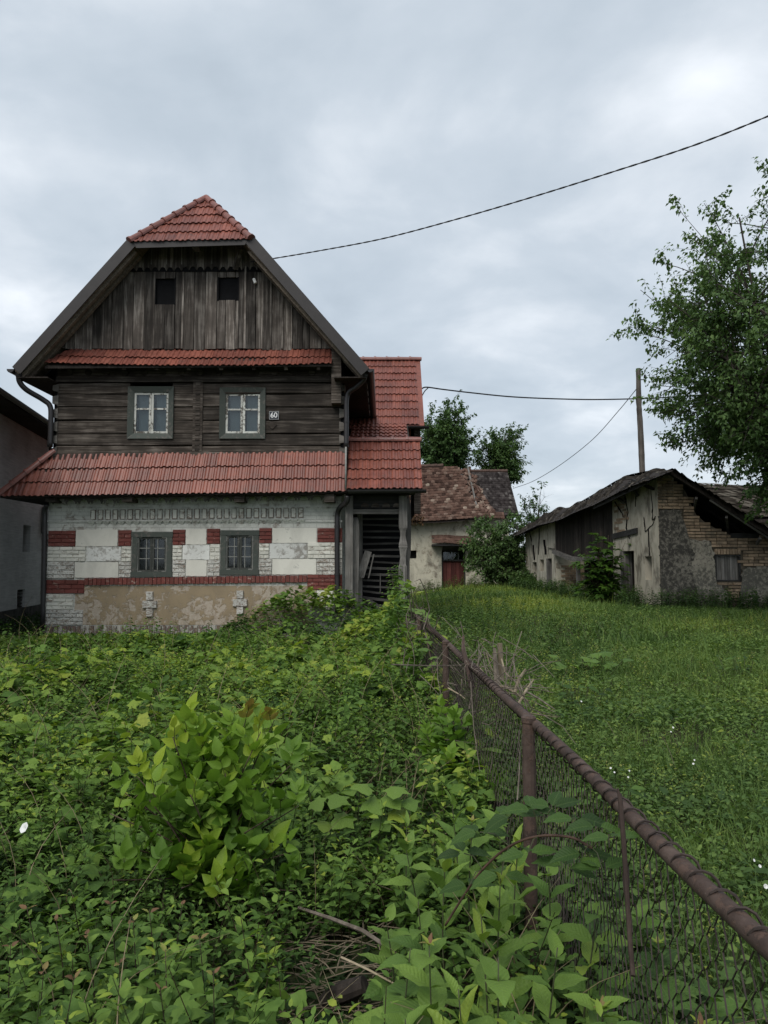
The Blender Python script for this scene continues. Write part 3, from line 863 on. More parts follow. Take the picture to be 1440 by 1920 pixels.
# ---- main roof
roof = part('main_roof', house, (RX, FY, EZ))
th = 0.13
def slope(side):
    ex, hx = (ELX, HLX) if side < 0 else (ERX, HRX)
    top = [(ex, BY, EZ), (hx, BY, HZ), (RX, PKY, RZ), (RX, YB + 0.6, RZ), (ex, YB + 0.6, EZ)]
    nrm = Vector((side * (RZ - EZ), 0, abs(ex - RX))).normalized() * th
    bot = [Vector(p) - nrm for p in top]
    vs = [Vector(p) for p in top] + bot
    fs = [(0, 1, 2, 3, 4), (9, 8, 7, 6, 5), (0, 5, 6, 1), (1, 6, 7, 2), (3, 8, 9, 4), (4, 9, 5, 0)]
    if side > 0: fs = [f[::-1] for f in fs]
    return G().add(vs, fs).build('roof_slope', M['rake'], roof)
slope(-1); slope(1)
# tile skin of the side slopes: courses as stepped strips
for side in (-1, 1):
    ex, hx = (ELX, HLX) if side < 0 else (ERX, HRX)
    for i in range(17):
        t0, t1 = i / 17, (i + 1) / 17 + 0.006
        xa, xb = ex + (RX - ex) * t0, ex + (RX - ex) * t1
        za, zb = EZ + (RZ - EZ) * t0, EZ + (RZ - EZ) * t1
        ya = BY + 0.03 if za < HZ - 0.15 else BY + (za - HZ + 0.15) * (PKY - BY) / (RZ - HZ) + 0.1
        q = [(xa, ya, za + 0.07), (xb, ya, zb + 0.03), (xb, YB + 0.6, zb + 0.03), (xa, YB + 0.6, za + 0.07), (xa, ya, za + 0.01), (xa, YB + 0.6, za + 0.01)]
        G().add(q, [(0, 1, 2, 3), (0, 3, 5, 4)]).build('tile_course', M['tile'], roof)
# half hip
hipL, hipR, pk = Vector((HLX, BY, HZ - 0.01)), Vector((HRX, BY, HZ + 0.05)), Vector((RX, PKY, RZ + 0.03))
nrm = (hipR - hipL).cross(pk - hipL).normalized()
G().add([hipL - nrm * 0.02, hipR - nrm * 0.02, pk - nrm * 0.02, hipL - nrm * 0.10, hipR - nrm * 0.10, pk - nrm * 0.10], [(0, 1, 2), (5, 4, 3), (0, 3, 4, 1), (1, 4, 5, 2), (2, 5, 3, 0)]).build('hip_deck', M['cap'], roof)
Uh = (hipR - hipL).normalized(); Vh = nrm.cross(Uh)
planes = [(hipL, nrm.cross(hipL - pk).normalized()), (hipR, nrm.cross(pk - hipR).normalized())]
if (hipR - hipL).dot(planes[0][1]) < 0: planes[0] = (hipL, -planes[0][1])
if (hipL - hipR).dot(planes[1][1]) < 0: planes[1] = (hipR, -planes[1][1])
tile_roof(roof, hipL - Vh * 0.06 + nrm * 0.01, Uh, Vh, int((hipR - hipL).length / TW) + 1, 6, planes, exposure=0.37)
ridge_caps(roof, hipL + nrm * 0.03 - (pk - hipL).normalized() * 0.05, pk + nrm * 0.03, 0.33, 0.085)
ridge_caps(roof, hipR + nrm * 0.03 - (pk - hipR).normalized() * 0.05, pk + nrm * 0.03, 0.33, 0.085)
ridge_caps(roof, Vector((RX, YB + 0.6, RZ + 0.03)), pk + Vector((0, 0.02, 0.02)), 0.36, 0.095)
# sheet-metal barge boards
def barge(a, b, w=0.235, name='barge_board'):
    a = Vector(a); b = Vector(b)
    d = (b - a).normalized(); dn = Vector((d.z, 0, -d.x))
    if dn.z > 0: dn = -dn
    q = [a, b, b + dn * w, a + dn * w]
    q2 = [p + Vector((0, 0.03, 0)) for p in q]
    return G().hexa(q, q2).build(name, M['fascia'], roof)
yb = BY - 0.035
barge((ELX - 0.03, yb, EZ + 0.06), (HLX - 0.04, yb, HZ + 0.08))
barge((HRX + 0.04, yb, HZ + 0.14), (ERX + 0.06, yb, EZ + 0.03))
g = G().hexa([Vector((HLX + 0.02, yb - 0.005, HZ - 0.02)), Vector((HRX - 0.02, yb - 0.005, HZ + 0.05)), Vector((HRX - 0.12, yb - 0.005, HZ - 0.10)), Vector((HLX + 0.13, yb - 0.005, HZ - 0.17))],
             [Vector((HLX + 0.02, yb + 0.03, HZ - 0.02)), Vector((HRX - 0.02, yb + 0.03, HZ + 0.05)), Vector((HRX - 0.12, yb + 0.03, HZ - 0.10)), Vector((HLX + 0.13, yb + 0.03, HZ - 0.17))])
g.build('hip_fascia', M['fascia'], roof)
# rafters showing under the overhang
for side in (-1, 1):
    ex, hx = (ELX, HLX) if side < 0 else (ERX, HRX)
    for yr in (BY + 0.16, BY + 0.42):
        p = Vector((ex - side * 0.10, yr, EZ - 0.12)); q = Vector((hx - side * 0.05, yr, HZ - 0.16))
        G().beam(p, q, 0.09, 0.10).build('rafter', M['rake'], roof)
    for i in range(12):
        yr = BY + 0.9 + i * 0.75
        G().beam((ex - side * 0.04, yr, EZ - 0.10), (ex - side * 0.9, yr, EZ + 0.86), 0.09, 0.12).build('rafter', M['darkwood'], roof)
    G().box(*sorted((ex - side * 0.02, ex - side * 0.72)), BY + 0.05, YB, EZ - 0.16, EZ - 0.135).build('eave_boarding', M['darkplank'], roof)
# gutters and downpipes
def gutter(name, a, b, parent, r=0.085, mat='gutter'):
    a = Vector(a); b = Vector(b); d = (b - a).normalized(); s = d.cross(Vector((0, 0, 1))).normalized()
    g = G(); vs = []
    ang = np.linspace(math.pi, 2 * math.pi, 8)
    for c in (a, b):
        for rr in (r, r - 0.012):
            for t in ang: vs.append(c + s * math.cos(t) * rr + Vector((0, 0, math.sin(t) * rr)))
    fs = []
    for k in range(7):
        fs += [(k, k+1, 16+k+1, 16+k), (8+k+1, 8+k, 24+k, 24+k+1)]
    fs += [(0, 16, 24, 8), (7, 15, 31, 23)]
    fs += [tuple([*range(0, 8)] + [*range(15, 7, -1)]), tuple([*range(23, 15, -1)] + [*range(24, 32)])]
    # closed ends
    fs += [tuple(range(8)), tuple(range(23, 15, -1))]
    g.add(vs, fs)
    return g.build(name, M[mat], parent, False)
gutter('gutter', (ERX + 0.08, BY - 0.02, EZ + 0.02), (ERX + 0.08, 22.5, EZ - 0.12), house)
gutter('gutter', (ELX - 0.07, BY - 0.02, EZ + 0.02), (ELX - 0.07, 25.5, EZ - 0.05), house)
def pipe(name, pts, r=0.05, mat='gutter', n=6):
    o = G().tube(smooth_path(pts, n), r, 10).build(name, M[mat], house, True)
    return o
dp = pipe('downpipe', [at(35, 700, BY + 0.1), at(37, 716, BY + 0.15), at(50, 731, BY + 0.25), at(80, 749, BY + 0.45), at(94, 762, BY + 0.5), at(95.5, 790, BY + 0.5), at(94, 838, BY + 0.5)], 0.06)
G().tube([at(35, 692, BY + 0.1), at(35, 706, BY + 0.1)], [0.10, 0.065], 10).build('outlet', M['gutter'], dp)
dp = pipe('downpipe', [at(684, 700, BY + 0.15), at(682, 712, BY + 0.2), at(668, 726, BY + 0.3), at(654, 736, BY + 0.4), at(649.5, 752, BY + 0.42), at(649.5, 780, BY + 0.42), at(649, 840, BY + 0.4)], 0.055)
G().tube([at(684, 690, BY + 0.15), at(684, 706, BY + 0.15)], [0.10, 0.06], 10).build('outlet', M['gutter'], dp)
for py in (790, 835): G().tube([at(649.5, py, BY + 0.42), at(649.5, py + 3, BY + 0.42)], 0.064, 10).build('pipe_clip', M['gutter'], dp)
pipe('downpipe', [at(648.5, 838, BY - 0.05), at(648, 918, BY - 0.10)], 0.022, 'iron', 2)
dp = pipe('downpipe', [at(652, 930, BY + 0.1), at(650, 941, BY + 0.15), at(639, 950, BY + 0.4), at(633, 962, BY + 0.5), at(632, 985, BY + 0.5), at(632, 1060, BY + 0.5), at(633, 1150, BY + 0.5)], 0.058)
for py in (985, 1075): G().tube([at(632, py, BY + 0.5), at(632, py + 4, BY + 0.5)], 0.066, 10).build('pipe_clip', M['gutter'], dp)
dp = pipe('downpipe', [at(88, 946, BY + 0.4), at(84.5, 958, BY + 0.5), at(83.5, 1000, BY + 0.5), at(80, 1180, BY + 0.5)], 0.055)

# ---- pent roofs
pent = part('upper_pent_roof', house, (-4.2, FY, fz(660)))
A = at(84, 681, 16.32); B = at(622, 677, 16.32); C_ = at(130, 654, 16.70)
Vp = Vector((0, 0.38, zt(654, 16.70) - zt(679, 16.32)))
nrow = 2
ex_ = Vp.length / nrow
def sagU(u, v): return -0.055 * math.sin(math.pi * min(1, max(0, u / (B.x - A.x)))) * (0.6 if v > 0.1 else 1)
Lp = Vector((A.x, A.y, A.z)); leftpl = (Lp, Vector((Vp.length, 0, -(C_.x - A.x))).normalized())
pn = Vector((1, 0, 0)).cross(Vp).normalized()
lp_n = pn.cross(Vector((C_.x - A.x, Vp.y, Vp.z))).normalized()
if lp_n.x < 0: lp_n = -lp_n
tile_roof(pent, A - Vp.normalized() * 0.02, (1, 0, -0.002), Vp, int((B.x - A.x) / TW), nrow, [(Lp, lp_n)], 0.008, ex_, sagU)
G().add([p - Vector((0, 0, q)) for q in (0.07, 0.12) for p in (A, B, B + Vp, C_)], [(0, 1, 2, 3), (7, 6, 5, 4), (0, 4, 5, 1), (1, 5, 6, 2), (3, 7, 4, 0)]).build('roof_deck', M['darkplank'], pent)
for i in range(9):
    xx = A.x + 0.3 + i * (B.x - A.x - 0.6) / 8
    G().beam((xx, 16.36, A.z - 0.10), (xx, FY, A.z + 0.1), 0.08, 0.09).build('bracket', M['log'], pent)
G().box(fx(622), fx(640), FY - 0.25, FY + 0.1, fz(760), fz(655)).build('corner_bracket', M['log'], pent)

lower = part('lower_pent_roof', house, (-4.2, FY, fz(850)))
EL0 = at(0, 929, 16.2); ER0 = at(650, 920, 16.2); TL0 = at(100, 851, 16.70); TR0 = at(650, 850, 16.70)
Ul = (ER0 - EL0).normalized(); Vl = (TL0 + (TR0 - TL0) * 0.5) - (EL0 + (ER0 - EL0) * 0.5); Vl = Vl - Ul * Vl.dot(Ul)
pn = Ul.cross(Vl).normalized(); hipd = TL0 - EL0
hn = pn.cross(hipd).normalized()
if hn.x < 0: hn = -hn
tile_roof(lower, EL0 - Vl.normalized() * 0.03, Ul, Vl, int((ER0 - EL0).length / TW) + 1, 3, [(EL0, hn), (ER0 - Vector((0.02, 0, 0)), Vector((-1, 0, 0)))], 0.009, Vl.length / 3 + 0.004)
ridge_caps(lower, EL0 + pn * 0.04 - hipd.normalized() * 0.06, TL0 + pn * 0.04 + hipd.normalized() * 0.04, 0.37, 0.085)
dk = Vector((0, 0, 0.05))
G().add([EL0, ER0, TR0, TL0, EL0 - dk, ER0 - dk, TR0 - dk, TL0 - dk], [(0, 1, 2, 3), (7, 6, 5, 4), (0, 4, 5, 1), (1, 5, 6, 2), (3, 7, 4, 0)]).build('roof_deck', M['darkplank'], lower)
# its return along the left side
SL = Vector((EL0.x, YB, EL0.z)); ST = Vector((TL0.x, YB, TL0.z))
for i in range(3):
    a, b = i / 3, (i + 1) / 3 + 0.02
    p0, p1 = EL0.lerp(TL0, a), EL0.lerp(TL0, b); q0, q1 = SL.lerp(ST, a), SL.lerp(ST, b)
    G().add([p0 + dk * 1.1, q0 + dk * 1.1, q1 + dk * 0.3, p1 + dk * 0.3, p0, q0], [(0, 3, 2, 1), (0, 1, 5, 4)]).build('tile_course', M['tile'], lower)
G().add([EL0 - dk, SL - dk, ST - dk, TL0 - dk], [(0, 1, 2, 3)]).build('roof_deck', M['darkplank'], lower)
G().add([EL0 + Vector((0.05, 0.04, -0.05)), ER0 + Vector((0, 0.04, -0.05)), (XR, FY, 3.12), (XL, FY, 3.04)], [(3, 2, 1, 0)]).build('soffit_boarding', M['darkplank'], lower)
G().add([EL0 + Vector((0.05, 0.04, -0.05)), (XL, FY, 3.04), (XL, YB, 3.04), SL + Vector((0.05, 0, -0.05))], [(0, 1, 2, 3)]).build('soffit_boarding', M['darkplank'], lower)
# scalloped valance under the eave
n = 22; x0, x1 = XL + 0.15, XR - 0.1; w = (x1 - x0) / n
for i in range(n):
    a = x0 + i * w; zt_ = 3.12 + 0.10 * i / n
    poly = [(a, zt_ - 0.14), (a + 0.03, zt_ - 0.20)] + [(a + w / 2 - (w / 2 - 0.05) * math.cos(t), zt_ - 0.19 + 0.09 * math.sin(t)) for t in np.linspace(0, math.pi, 8)] + [(a + w - 0.03, zt_ - 0.20), (a + w, zt_ - 0.14), (a + w, zt_ + 0.02), (a, zt_ + 0.02)]
    G().prism(poly, FY - 0.21, FY - 0.19).build('valance_board', M['greywoodx'], lower)
for px in (455, 620, 250, 110):
    xx = fx(px, 945)
    G().box(xx - 0.11, xx + 0.11, FY - 0.42, FY, 2.96, 3.14).build('joist_end', M['log'], lower)

# ---- porch on the right of the house
porch = part('porch', house, (0.0, FY, 0))
PX1 = xt(792, 915, 16.15)
PE0 = at(650, 917, 16.15); PE1 = Vector((PX1, 16.15, zt(916, 16.15)))
PT0 = Vector((PE0.x, 17.35, zt(828, 17.35)))
Up = (PE1 - PE0).normalized(); Vp2 = PT0 - PE0
tile_roof(porch, PE0 - Vp2.normalized() * 0.02, Up, Vp2, int((PE1.x - PE0.x) / TW) + 1, 5, [(PE1 + Vector((0.0, 0, 0)), Vector((-1, 0, 0)))], 0.009, Vp2.length / 5 - 0.004)
PT1 = Vector((PE1.x, PT0.y, PT0.z))
ridge_caps(porch, PT0 + Vector((-0.05, 0, 0.03)), PT1 + Vector((0.02, 0, 0.03)), 0.36, 0.085)
G().add([PE0, PE1, PT1, PT0, PE0 - dk, PE1 - dk, PT1 - dk, PT0 - dk], [(0, 1, 2, 3), (7, 6, 5, 4), (0, 4, 5, 1), (1, 5, 6, 2), (2, 6, 7, 3)]).build('roof_deck', M['darkplank'], porch)
G().add([PT0, PT1, PT1 + Vector((0, 1.4, -0.9)), PT0 + Vector((0, 1.4, -0.9))], [(0, 1, 2, 3)]).build('rear_slope', M['tile'], porch)
gutter('gutter', (PE0.x + 0.03, 16.08, PE0.z - 0.03), (PE1.x + 0.08, 16.08, PE1.z - 0.03), porch, 0.075)
def post_profile(px0, px1, y, pts, mat='greywood', name='post'):
    """turned / carved square post: pts (py, halfwidth factor)"""
    g = G(); cx = xt((px0 + px1) / 2, 1000, y); hw = (px1 - px0) / 2 * y / FPX
    vs = []; fs = []
    for (py, f, dx) in pts:
        z = zt(py, y); h = hw * f
        for sx, sy in ((-1, -1), (1, -1), (1, 1), (-1, 1)): vs.append((cx + dx * y / FPX + sx * h, y + sy * h, z))
    n = len(pts)
    for i in range(n - 1):
        for k in range(4): fs.append((i*4+k, i*4+(k+1) % 4, (i+1)*4+(k+1) % 4, (i+1)*4+k))
    fs += [(3, 2, 1, 0), tuple((n-1)*4 + k for k in range(4))]
    g.add(vs, fs)
    return g.build(name, M[mat], porch)
post_profile(648, 662, 16.55, [(1165, 1, 0), (1050, 1, 0), (985, 1, 0), (930, 1, 0)])
post_profile(654, 670, 16.75, [(1165, .8, 3), (1110, .85, 3), (1060, 1, 3), (1010, 1.1, 3), (985, 1.05, 3), (972, .8, 3), (970, 0.6, 2)])
post_profile(748, 763, 16.55, [(1150, 1.0, 0), (1062, 1.0, -1), (1058, .8, -1), (1045, .65, 0), (1034, .8, 0), (1028, .95, 0), (1027, 1.05, 0), (1024, 1.05, 0), (1023, .95, 0), (1022, 1.05, 0), (1019, 1.0, 0),
                               (1015, .85, 0), (1005, .65, 0), (995, .75, 0), (990, 1.0, 0), (985, 1.05, 0), (930, 1, 0)])
post_profile(760, 769, 16.9, [(1150, 1.3, 0), (1060, 1, -2), (1035, 1, 1), (990, 1, 2), (950, 1, 1), (935, 1, -1)])
G().box(xt(662, 960, 16.55), xt(748, 960, 16.55), 16.5, 16.62, zt(964, 16.55), zt(955, 16.55)).build('lintel_beam', M['greywoodx'], porch)
G().box(xt(660, 940, 16.55), xt(750, 940, 16.55), 16.58, 16.62, zt(953, 16.55), zt(925, 16.55)).build('upper_boarding', M['darkwood'], porch)
for i in range(4):
    cxp = 684 + i * 20; xx = xt(cxp, 950, 16.55); zz = zt(951, 16.55)
    G().prism([(xx + 0.09 * math.cos(t), zz + 0.10 * math.sin(t)) for t in np.linspace(0, math.pi, 9)], 16.555, 16.585).build('carved_arch', M['log'], porch)
# inner slatted wall: stair landing with horizontal slats
SY = 17.3
xs0, xs1 = xt(678, 1050, SY), xt(752, 1050, SY)
G().box(xs0 - 0.10, xs0 + 0.02, SY - 0.03, SY + 0.05, 0.2, zt(958, SY)).build('slat_post', M['greywood'], porch)
for i in range(16):
    py = 973 + i * 11.6
    tilt = (0.0, 0.0, 0.0, 0, 0, 0, 0, 0.01, 0.01, .015, .02, .03, .05, .06, .06, .07)[i]
    z = zt(py, SY)
    tilt += random.uniform(-0.012, 0.018); cut_ = random.choice((0, 0, 0, 0.22, 0.1)) if i > 5 else 0
    G().beam((xs0 - 0.05, SY, z + tilt), (xs1 + 0.03 - cut_, SY - 0.02 + random.uniform(-.03, .03), z - tilt), 0.045, random.uniform(0.04, 0.06)).build('slat', M['slat'], porch)
G().box(XR + 0.0, 0.56, 18.6, 18.7, 0, 4.4).build('back_wall', M['black'], porch)
G().box(XR + 0.05, PX1 - 0.1, 16.3, 18.0, 3.26, 3.3).build('ceiling_boarding', M['darkplank'], porch)
G().box(XR, 0.5, 16.75, 18.6, -0.1, 0.22).build('floor_deck', M['darkwood'], porch)
# fallen boards
a, b = at(689, 1033, 17.05), at(674, 1082, 16.95)
d = (a - b).normalized(); s = Vector((1, 0, -0.25)).normalized()
G().hexa([b - s * 0.08, b + s * 0.10, a + s * 0.10, a - s * 0.06], [p + Vector((0, 0.03, 0)) for p in (b - s * 0.08, b + s * 0.10, a + s * 0.10, a - s * 0.06)]).build('loose_board', M['greywood'], porch)
G().beam(at(701, 1039, 17.0), at(691, 1084, 17.0), 0.03, 0.03).build('loose_batten', M['greywood'], porch)
G().beam(at(670, 1139, 17.0), at(735, 1150, 16.8), 0.10, 0.06).build('fallen_beam', M['slat'], porch)
G().beam(at(690, 1125, 17.1), at(722, 1146, 16.9), 0.16, 0.05).build('fallen_board', M['slat'], porch)
G().beam(at(713, 1075, 17.25), at(713, 1112, 17.25), 0.02, 0.02).build('thin_batten', M['greywood'], porch)

# small roof behind the porch ridge
sr = part('stair_roof', house, (0, 18.6, 4.6))
a = at(655, 826, 18.5); b = at(768, 826, 18.5); Vv = Vector((0, 1.5, zt(797, 20.0) - zt(826, 18.5)))
tile_roof(sr, a, (1, 0, 0), Vv, int((b.x - a.x) / TW), 5, (), 0.009, Vv.length / 5)
G().add([a, b, b + Vv, a + Vv, a - dk, b - dk, b + Vv - dk, a + Vv - dk], [(0, 1, 2, 3), (7, 6, 5, 4), (0, 4, 5, 1), (1, 5, 6, 2)]).build('roof_deck', M['darkplank'], sr)
# cross wing
wing = part('cross_wing', house, (0.1, 21, 0))
WX0, WX1 = -3.2, 1.12
we = Vector((WX0, 20.5, zt(797, 20.5))); wr = Vector((WX0, 22.7, zt(676, 22.7)))
tile_roof(wing, (-0.98, we.y, we.z), (1, 0, 0), wr - we, int((WX1 + 0.98) / TW), 9, (), 0.009, (wr - we).length / 9)
e1 = Vector((WX1, we.y, we.z)); r1 = Vector((WX1, wr.y, wr.z)); b0 = Vector((WX0, 24.9, we.z)); b1 = Vector((WX1, 24.9, we.z))
G().add([we, e1, r1, wr, b1, b0] + [p - dk * 2 for p in (we, e1, r1, wr, b1, b0)], [(0, 1, 2, 3), (3, 2, 4, 5), (6, 9, 8, 7), (9, 11, 10, 8), (0, 6, 7, 1), (1, 7, 8, 2), (2, 8, 10, 4)]).build('roof_deck', M['tile'], wing)
ridge_caps(wing, wr + Vector((0, 0, 0.03)), r1 + Vector((0.02, 0, 0.03)), 0.36, 0.085)
gutter('gutter', (-0.2, 20.42, we.z - 0.05), (WX1 + 0.12, 20.42, we.z - 0.05), wing, 0.075)
G().box(-0.9, 0.72, 21.0, 24.5, 0, we.z + 0.05).build('wing_wall', M['log'], wing)
G().add([(WX1 - 0.25, 21.0, 3.0), (WX1 - 0.25, 24.5, 3.0), (WX1 - 0.25, 24.5, we.z), (WX1 - 0.25, 22.7, wr.z - 0.2), (WX1 - 0.25, 21.0, we.z)], [(0, 1, 2, 3, 4)]).build('wing_gable', M['log'], wing)
G().box(xt(776, 810, 20.9), xt(788, 810, 20.9), 20.8, 20.95, 3.0, we.z).build('wing_post', M['log'], wing)

# ---- house number plate and the little slate beside it
sign = thing('house_number_sign', 'small dark enamel house number plate reading 60 on the log wall', 'sign', at(514, 786, FY - 0.03))
x0, x1, z0, z1 = rect(505, 771.5, 523, 787)
G().box(x0, x1, FY - 0.032, FY - 0.022, z0, z1).build('plate', M['enamel'], sign)
t = 0.004; y = FY - 0.0335
G().box(x0 + t, x1 - t, y, FY - 0.0322, z1 - 2*t, z1 - t).box(x0 + t, x1 - t, y, FY - 0.0322, z0 + t, z0 + 2*t).box(x0 + t, x0 + 2*t, y, FY - 0.0322, z0 + 2*t, z1 - 2*t).box(x1 - 2*t, x1 - t, y, FY - 0.0322, z0 + 2*t, z1 - 2*t).build('border', M['white'], sign)
for ch, cxx in (('6', 0.31), ('0', 0.68)):
    cu = bpy.data.curves.new('digit', 'FONT'); cu.body = ch; cu.size = (z1 - z0) * 0.88; cu.align_x = 'CENTER'; cu.align_y = 'CENTER'; cu.extrude = 0.001; cu.offset = 0.0015
    tmp = bpy.data.objects.new('digit_outline', cu); COL.objects.link(tmp)
    bpy.context.view_layer.update()
    me = bpy.data.meshes.new_from_object(tmp.evaluated_get(bpy.context.evaluated_depsgraph_get()))
    bpy.data.objects.remove(tmp)
    me.materials.clear(); me.materials.append(M['white'])
    o = bpy.data.objects.new('digit', me); COL.objects.link(o); o.parent = sign
    o.rotation_euler = (math.pi / 2, 0, 0)
    o.location = Vector((x0 + (x1 - x0) * cxx, FY - 0.0345, (z0 + z1) / 2)) - WO[sign]
cx, cz = fx(511, 797), fz(797); r = 0.10
G().prism([(cx - r, cz), (cx, cz - r), (cx + r, cz), (cx, cz + r)], FY - 0.03, FY - 0.012).build('lozenge_plaque', M['log'], house)

# =================================================================== more materials
M['render'] = None
def mat_render_wall(name, col):
    m, nt, out = new_mat(name); k = N(nt)
    v = k.coords((1, 1, 1), False)
    a = k.noise(k.coords((2.0, 2.0, 30.0), False), 1.0, 5, 0.6)
    b = k.noise(v, 1.5, 6, 0.6)
    c = k.ramp(k.math('ADD', k.math('MULTIPLY', a, 0.5), k.math('MULTIPLY', b, 0.5)), [(0.35, [x * 0.72 for x in col]), (0.65, [x * 1.12 for x in col])])
    k.bsdf(out, c, 0.95, k.bump(a, 0.6, 0.01), 0.15)
    return m
M['render'] = mat_render_wall('grey_combed_render', (0.66, 0.66, 0.645))
M['concrete'] = mat_plain('dark_damp_concrete', (0.075, 0.073, 0.065), 0.95, 0, 0.1, 0.5, 3, 0.5, 0.02)
M['oldtile'] = None
def mat_oldtile(name, stops, rough=0.9):
    """plain clay tiles: the colour of each comes from the 'tone' attribute"""
    m, nt, out = new_mat(name); k = N(nt)
    at_ = k.n('ShaderNodeAttribute', attribute_name='tone')
    col = k.ramp(at_.outputs['Fac'], stops)
    v = k.coords((1, 1, 1), False)
    a = k.noise(v, 5, 8, 0.7)
    col = k.mixc(1.0, col, k.ramp(a, [(0.3, (0.55, 0.55, 0.53)), (0.7, (1.3, 1.28, 1.25))]), 'MULTIPLY')
    k.bsdf(out, col, rough, k.bump(a, 0.5, 0.01), 0.04)
    return m
M['oldtile'] = mat_oldtile('old_plain_tiles', [(0, (0.036, 0.023, 0.019)), (0.35, (0.085, 0.052, 0.042)), (0.65, (0.125, 0.076, 0.060)), (0.88, (0.17, 0.12, 0.098)), (1.0, (0.32, 0.26, 0.21))])
M['darktile'] = mat_oldtile('dark_plain_tiles', [(0, (0.020, 0.017, 0.017)), (0.5, (0.042, 0.036, 0.036)), (0.85, (0.066, 0.058, 0.057)), (1.0, (0.14, 0.13, 0.125))])
M['mosstile'] = mat_oldtile('mossy_barn_tiles', [(0, (0.010, 0.009, 0.007)), (0.5, (0.026, 0.022, 0.018)), (0.8, (0.046, 0.040, 0.033)), (1.0, (0.10, 0.09, 0.076))])
M['cream'] = mat_peel('cream_limewash', (0.58, 0.545, 0.43), (0.50, 0.465, 0.37), (0.30, 0.26, 0.20), (0.22, 0.19, 0.145), 0.40, 0.06, 4, bump=0.4, dirt=0.6)
M['barnplaster'] = mat_peel('cracked_cream_barn_plaster', (0.56, 0.515, 0.415), (0.46, 0.42, 0.34), (0.28, 0.25, 0.20), (0.20, 0.17, 0.135), 0.42, 0.05, 3.5, bump=0.6, dirt=0.7, stretch=(1, 1, 0.45))
M['blackplaster'] = mat_peel('blackened_lichen_plaster', (0.030, 0.028, 0.025), (0.055, 0.052, 0.045), (0.25, 0.23, 0.19), (0.13, 0.12, 0.10), 0.44, 0.09, 11, bump=0.8, dirt=0.25)
M['greyplaster'] = mat_peel('grey_lichen_plaster', (0.10, 0.094, 0.080), (0.16, 0.15, 0.125), (0.40, 0.37, 0.30), (0.24, 0.215, 0.17), 0.49, 0.06, 12, bump=1.0, dirt=0.6)
M['ochrebrick'] = mat_peel('ochre_brick', (0.36, 0.265, 0.175), (0.28, 0.205, 0.138), (0.18, 0.128, 0.088), (0.12, 0.092, 0.068), 0.40, 0.1, 9, bump=0.5, vary=0.4, dirt=0.8)
M['mortar'] = mat_plain('dark_mortar', (0.085, 0.072, 0.055), 0.95, 0, 0.1, 0.4, 12, 0.6, 0.02)  # dark brown mortar, mottled at random
M['reddoor'] = mat_grain('faded_red_door_board', (0.040, 0.014, 0.012), (0.085, 0.026, 0.022), (0.14, 0.05, 0.042), 'z', 18, 0.8, 0.4)

def attr_mesh(name, V, F, tone, mat, smooth=False):
    """big mesh from numpy arrays (triangles or quads) with a 'tone' value per vertex"""
    V = np.asarray(V, np.float32); F = np.asarray(F, np.int32); k = F.shape[1]
    me = bpy.data.meshes.new(name)
    me.vertices.add(len(V)); me.vertices.foreach_set('co', V.ravel())
    me.loops.add(F.size); me.loops.foreach_set('vertex_index', F.ravel())
    me.polygons.add(len(F))
    me.polygons.foreach_set('loop_start', np.arange(0, F.size, k, dtype=np.int32))
    if smooth: me.polygons.foreach_set('use_smooth', np.ones(len(F), bool))
    a = me.attributes.new('tone', 'FLOAT', 'POINT'); a.data.foreach_set('value', np.asarray(tone, np.float32))
    if mat: me.materials.append(mat)
    me.update(calc_edges=True)
    return me
def attr_obj(name, V, F, tone, mat, parent=None, smooth=False, origin=None):
    V = np.asarray(V, float)
    c = np.array(origin if origin is not None else ((V.min(0) + V.max(0)) / 2))
    me = attr_mesh(name, V - c, F, tone, mat, smooth)
    o = bpy.data.objects.new(name, me); COL.objects.link(o)
    if parent is not None:
        o.parent = parent; o.location = Vector(c) - WO[parent]
    else: o.location = c
    WO[o] = Vector(c)
    return o
def plain_tiles(name, surf, nu, nv, mat, parent, keep=None, tw=0.98, lift=0.035, thick=0.02, seed=1, tone_f=None, rot=0.10):
    """shingle-like tiles on surf(u,v)->point, u across 0..1, v up 0..1"""
    r = np.random.default_rng(seed)
    V = []; F = []; T = []
    for j in range(nv):
        for i in range(nu):
            off = 0.5 if j % 2 else 0.0
            u0 = (i + off) / nu; u1 = u0 + tw / nu; v0 = j / nv; v1 = min(1.0, (j + 1.55) / nv)
            if keep and not keep((u0 + u1) / 2, (j + .5) / nv): continue
            u0 = min(1, u0); u1 = min(1, u1)
            if u1 - u0 < 0.1 / nu: continue
            a = Vector(surf(u0, v0)); b = Vector(surf(u1, v0)); c = Vector(surf(u1, v1)); d = Vector(surf(u0, v1))
            n = (b - a).cross(d - a).normalized()
            up = (d - a).normalized()
            l = lift * r.uniform(0.6, 1.5)
            sk = r.uniform(-rot, rot) * (b - a).length
            a2 = a + n * l + up * sk; b2 = b + n * l * r.uniform(0.7, 1.3) - up * sk
            c2 = c + n * 0.006; d2 = d + n * 0.006
            k = len(V); m = (a2 + b2) / 2 - up * (b - a).length * 0.16
            V += [a2, m, b2, c2, d2, a2 - n * thick, m - n * thick, b2 - n * thick]
            F += [(k, k+1, k+4), (k+1, k+3, k+4), (k+1, k+2, k+3), (k+5, k+6, k+1), (k+5, k+1, k), (k+6, k+7, k+2), (k+6, k+2, k+1)]
            t = r.beta(2.2, 2.2) if r.random() > 0.05 else r.uniform(0.85, 1)
            if tone_f: t = tone_f(t, (u0 + u1) / 2, v0)
            T += [t] * 8
    o = attr_obj(name, [tuple(v) for v in V], F, T, M[mat], parent)
    o['kind'] = 'stuff'
    return o

